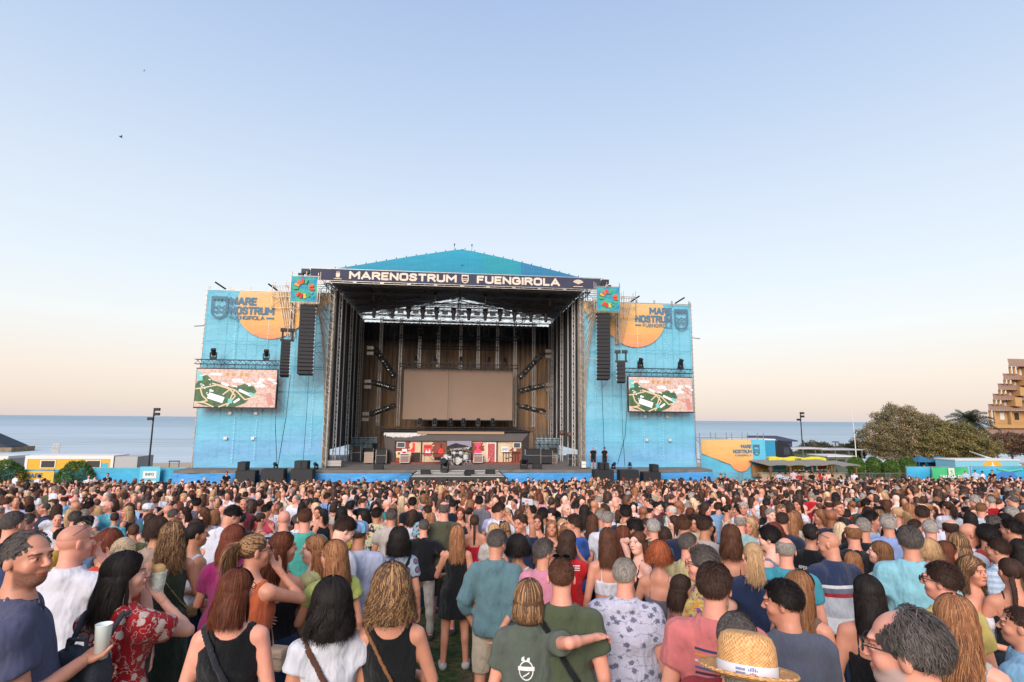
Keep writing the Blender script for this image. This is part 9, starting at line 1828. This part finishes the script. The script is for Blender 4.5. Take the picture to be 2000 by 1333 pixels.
def raw(me):
 V = np.zeros(len(me.vertices) * 3, np.float32); me.vertices.foreach_get('co', V); Q = np.zeros(len(me.loops), np.int32); me.loops.foreach_get('vertex_index', Q); f = np.ones((len(me.vertices), 4), np.float32)
 if 'feat' in me.attributes: me.attributes['feat'].data.foreach_get('color', f.ravel()) if False else None; b = np.zeros(len(me.vertices) * 4, np.float32); me.attributes['feat'].data.foreach_get('color', b); f = b.reshape(-1, 4)
 return V.reshape(-1, 3), Q.reshape(-1, 4), f[:, :3]
src = bpy.data.collections.new('crowd_figures'); KF = []; KM = []
combos = [('f', 'tank', 'jeans'), ('f', 'tee', 'skirt'), ('f', 'cami', 'jeans'), ('m', 'tee', 'jeans'), ('m', 'polo', 'shorts'), ('m', 'tee', 'shorts')]
nvar = 0
for ci, (sex, top, bot) in enumerate(combos):
 for hi, hst in enumerate(['long', 'wavy', 'verylong', 'midbob', 'bun', 'curly', 'tail', 'straight'] if sex == 'f' else ['short', 'crop', 'receding', 'bald', 'short', 'quiff']):
  hy = (0, 35, -35, 0, 55, -55, 20, 0)[(hi + ci) % 8]; pose = ('hang', 'bent', 'cup', 'phone', 'hang')[(hi + ci * 3) % 5]
  S_, me, tm, bm_ = arch(sex, top, bot, pose, hy, 1); Vs, Qs, Fs, Ms, o_ = [], [], [], [], 0
  lst = [(me, None, 0), (tm, None, 2), (bm_, None, 3)] + ([(hair(hst, 2), (S_['M'], S_['hc']), 1)] if hst != 'bald' else [])
  for m_, tr, mi in lst:
   V, Q, f = raw(m_)
   if tr: V = V @ tr[0].T + tr[1]
   Vs.append(V); Qs.append(Q + o_); Fs.append(f); Ms.append(np.full(len(Q), mi)); o_ += len(V)
  m2 = mesh_np('figure', np.concatenate(Vs), np.concatenate(Qs), feat=np.concatenate(Fs), mats=MG, fm=np.concatenate(Ms)); ob = bpy.data.objects.new('%s_figure_%02d' % (sex, len(KF) if sex == 'f' else len(KM)), m2); src.objects.link(ob); (KF if sex == 'f' else KM).append(nvar); nvar += 1
order = sorted(range(nvar), key=lambda i: src.objects[i].name) if False else None
names = sorted(ob.name for ob in src.objects); idxF = [i for i, n in enumerate(names) if n.startswith('f')]; idxM = [i for i, n in enumerate(names) if n.startswith('m')]
rest = cand[NIND:]; n = len(rest); P = np.zeros((n, 3), np.float32); A = {k: np.ones((n, 4), np.float32) for k in ('c_skin', 'c_hair', 'c_top', 'c_bot')}; rot = np.zeros(n, np.float32); scl = np.zeros(n, np.float32); idx = np.zeros(n, np.int32)
for i, (d, px, py, xx, yy, H) in enumerate(rest):
 a = rand_attrs(R2); sex, hst, hc, top, bot, cn, sk, face, hy, pose = a; P[i] = (xx, yy, gz(xx, yy)); idx[i] = R2.choice(idxF if sex == 'f' else idxM); yaw = math.atan2(xx - CAM.x, yy - CAM.y); rot[i] = -yaw + R(face) * .9; scl[i] = H / 1.735
 j = R2.uniform(1.0, 1.25); A['c_skin'][i, :3] = lin(SKIN[sk], j); A['c_hair'][i, :3] = [min(1, q * 1.25) for q in hcol(hc)[:3]]; A['c_top'][i, :3] = lin(TC[cn], R2.uniform(.85, 1.1)); A['c_bot'][i, :3] = lin(R2.choice(['#2b3a55', '#22262e', '#1e2c48', '#8d7863']))
me = bpy.data.meshes.new('crowd'); me.vertices.add(n); me.vertices.foreach_set('co', P.ravel())
for k, v in A.items(): me.attributes.new(k, 'FLOAT_COLOR', 'POINT').data.foreach_set('color', v.ravel())
me.attributes.new('rz', 'FLOAT', 'POINT').data.foreach_set('value', rot); me.attributes.new('sc', 'FLOAT', 'POINT').data.foreach_set('value', scl); me.attributes.new('fi', 'INT', 'POINT').data.foreach_set('value', idx)
crowd = link('crowd', me); tag(crowd, 'dense mass of standing spectators filling the lawn up to the stage', 'crowd', kind='stuff')
ng = bpy.data.node_groups.new('crowd_nodes', 'GeometryNodeTree'); ng.interface.new_socket('Geometry', in_out='INPUT', socket_type='NodeSocketGeometry'); ng.interface.new_socket('Geometry', in_out='OUTPUT', socket_type='NodeSocketGeometry')
gi_ = ng.nodes.new('NodeGroupInput'); go_ = ng.nodes.new('NodeGroupOutput'); m2p = ng.nodes.new('GeometryNodeMeshToPoints'); iop = ng.nodes.new('GeometryNodeInstanceOnPoints'); ci_ = ng.nodes.new('GeometryNodeCollectionInfo'); ci_.inputs[0].default_value = src; ci_.inputs['Separate Children'].default_value = True; ci_.inputs['Reset Children'].default_value = True
def na(nm, ty): q = ng.nodes.new('GeometryNodeInputNamedAttribute'); q.data_type = ty; q.inputs[0].default_value = nm; return q.outputs['Attribute']
cx = ng.nodes.new('ShaderNodeCombineXYZ'); e2r = ng.nodes.new('FunctionNodeEulerToRotation'); L = ng.links.new
L(gi_.outputs[0], m2p.inputs['Mesh']); L(m2p.outputs[0], iop.inputs['Points']); L(ci_.outputs[0], iop.inputs['Instance']); iop.inputs['Pick Instance'].default_value = True; L(na('fi', 'INT'), iop.inputs['Instance Index']); L(na('rz', 'FLOAT'), cx.inputs['Z']); L(cx.outputs[0], e2r.inputs[0]); L(e2r.outputs[0], iop.inputs['Rotation'])
L(na('sc', 'FLOAT'), iop.inputs['Scale']); L(iop.outputs[0], go_.inputs[0]); md = crowd.modifiers.new('people', 'NODES'); md.node_group = ng
print('people placed', len(PLACED), 'candidates', len(cand), 'mass', n)
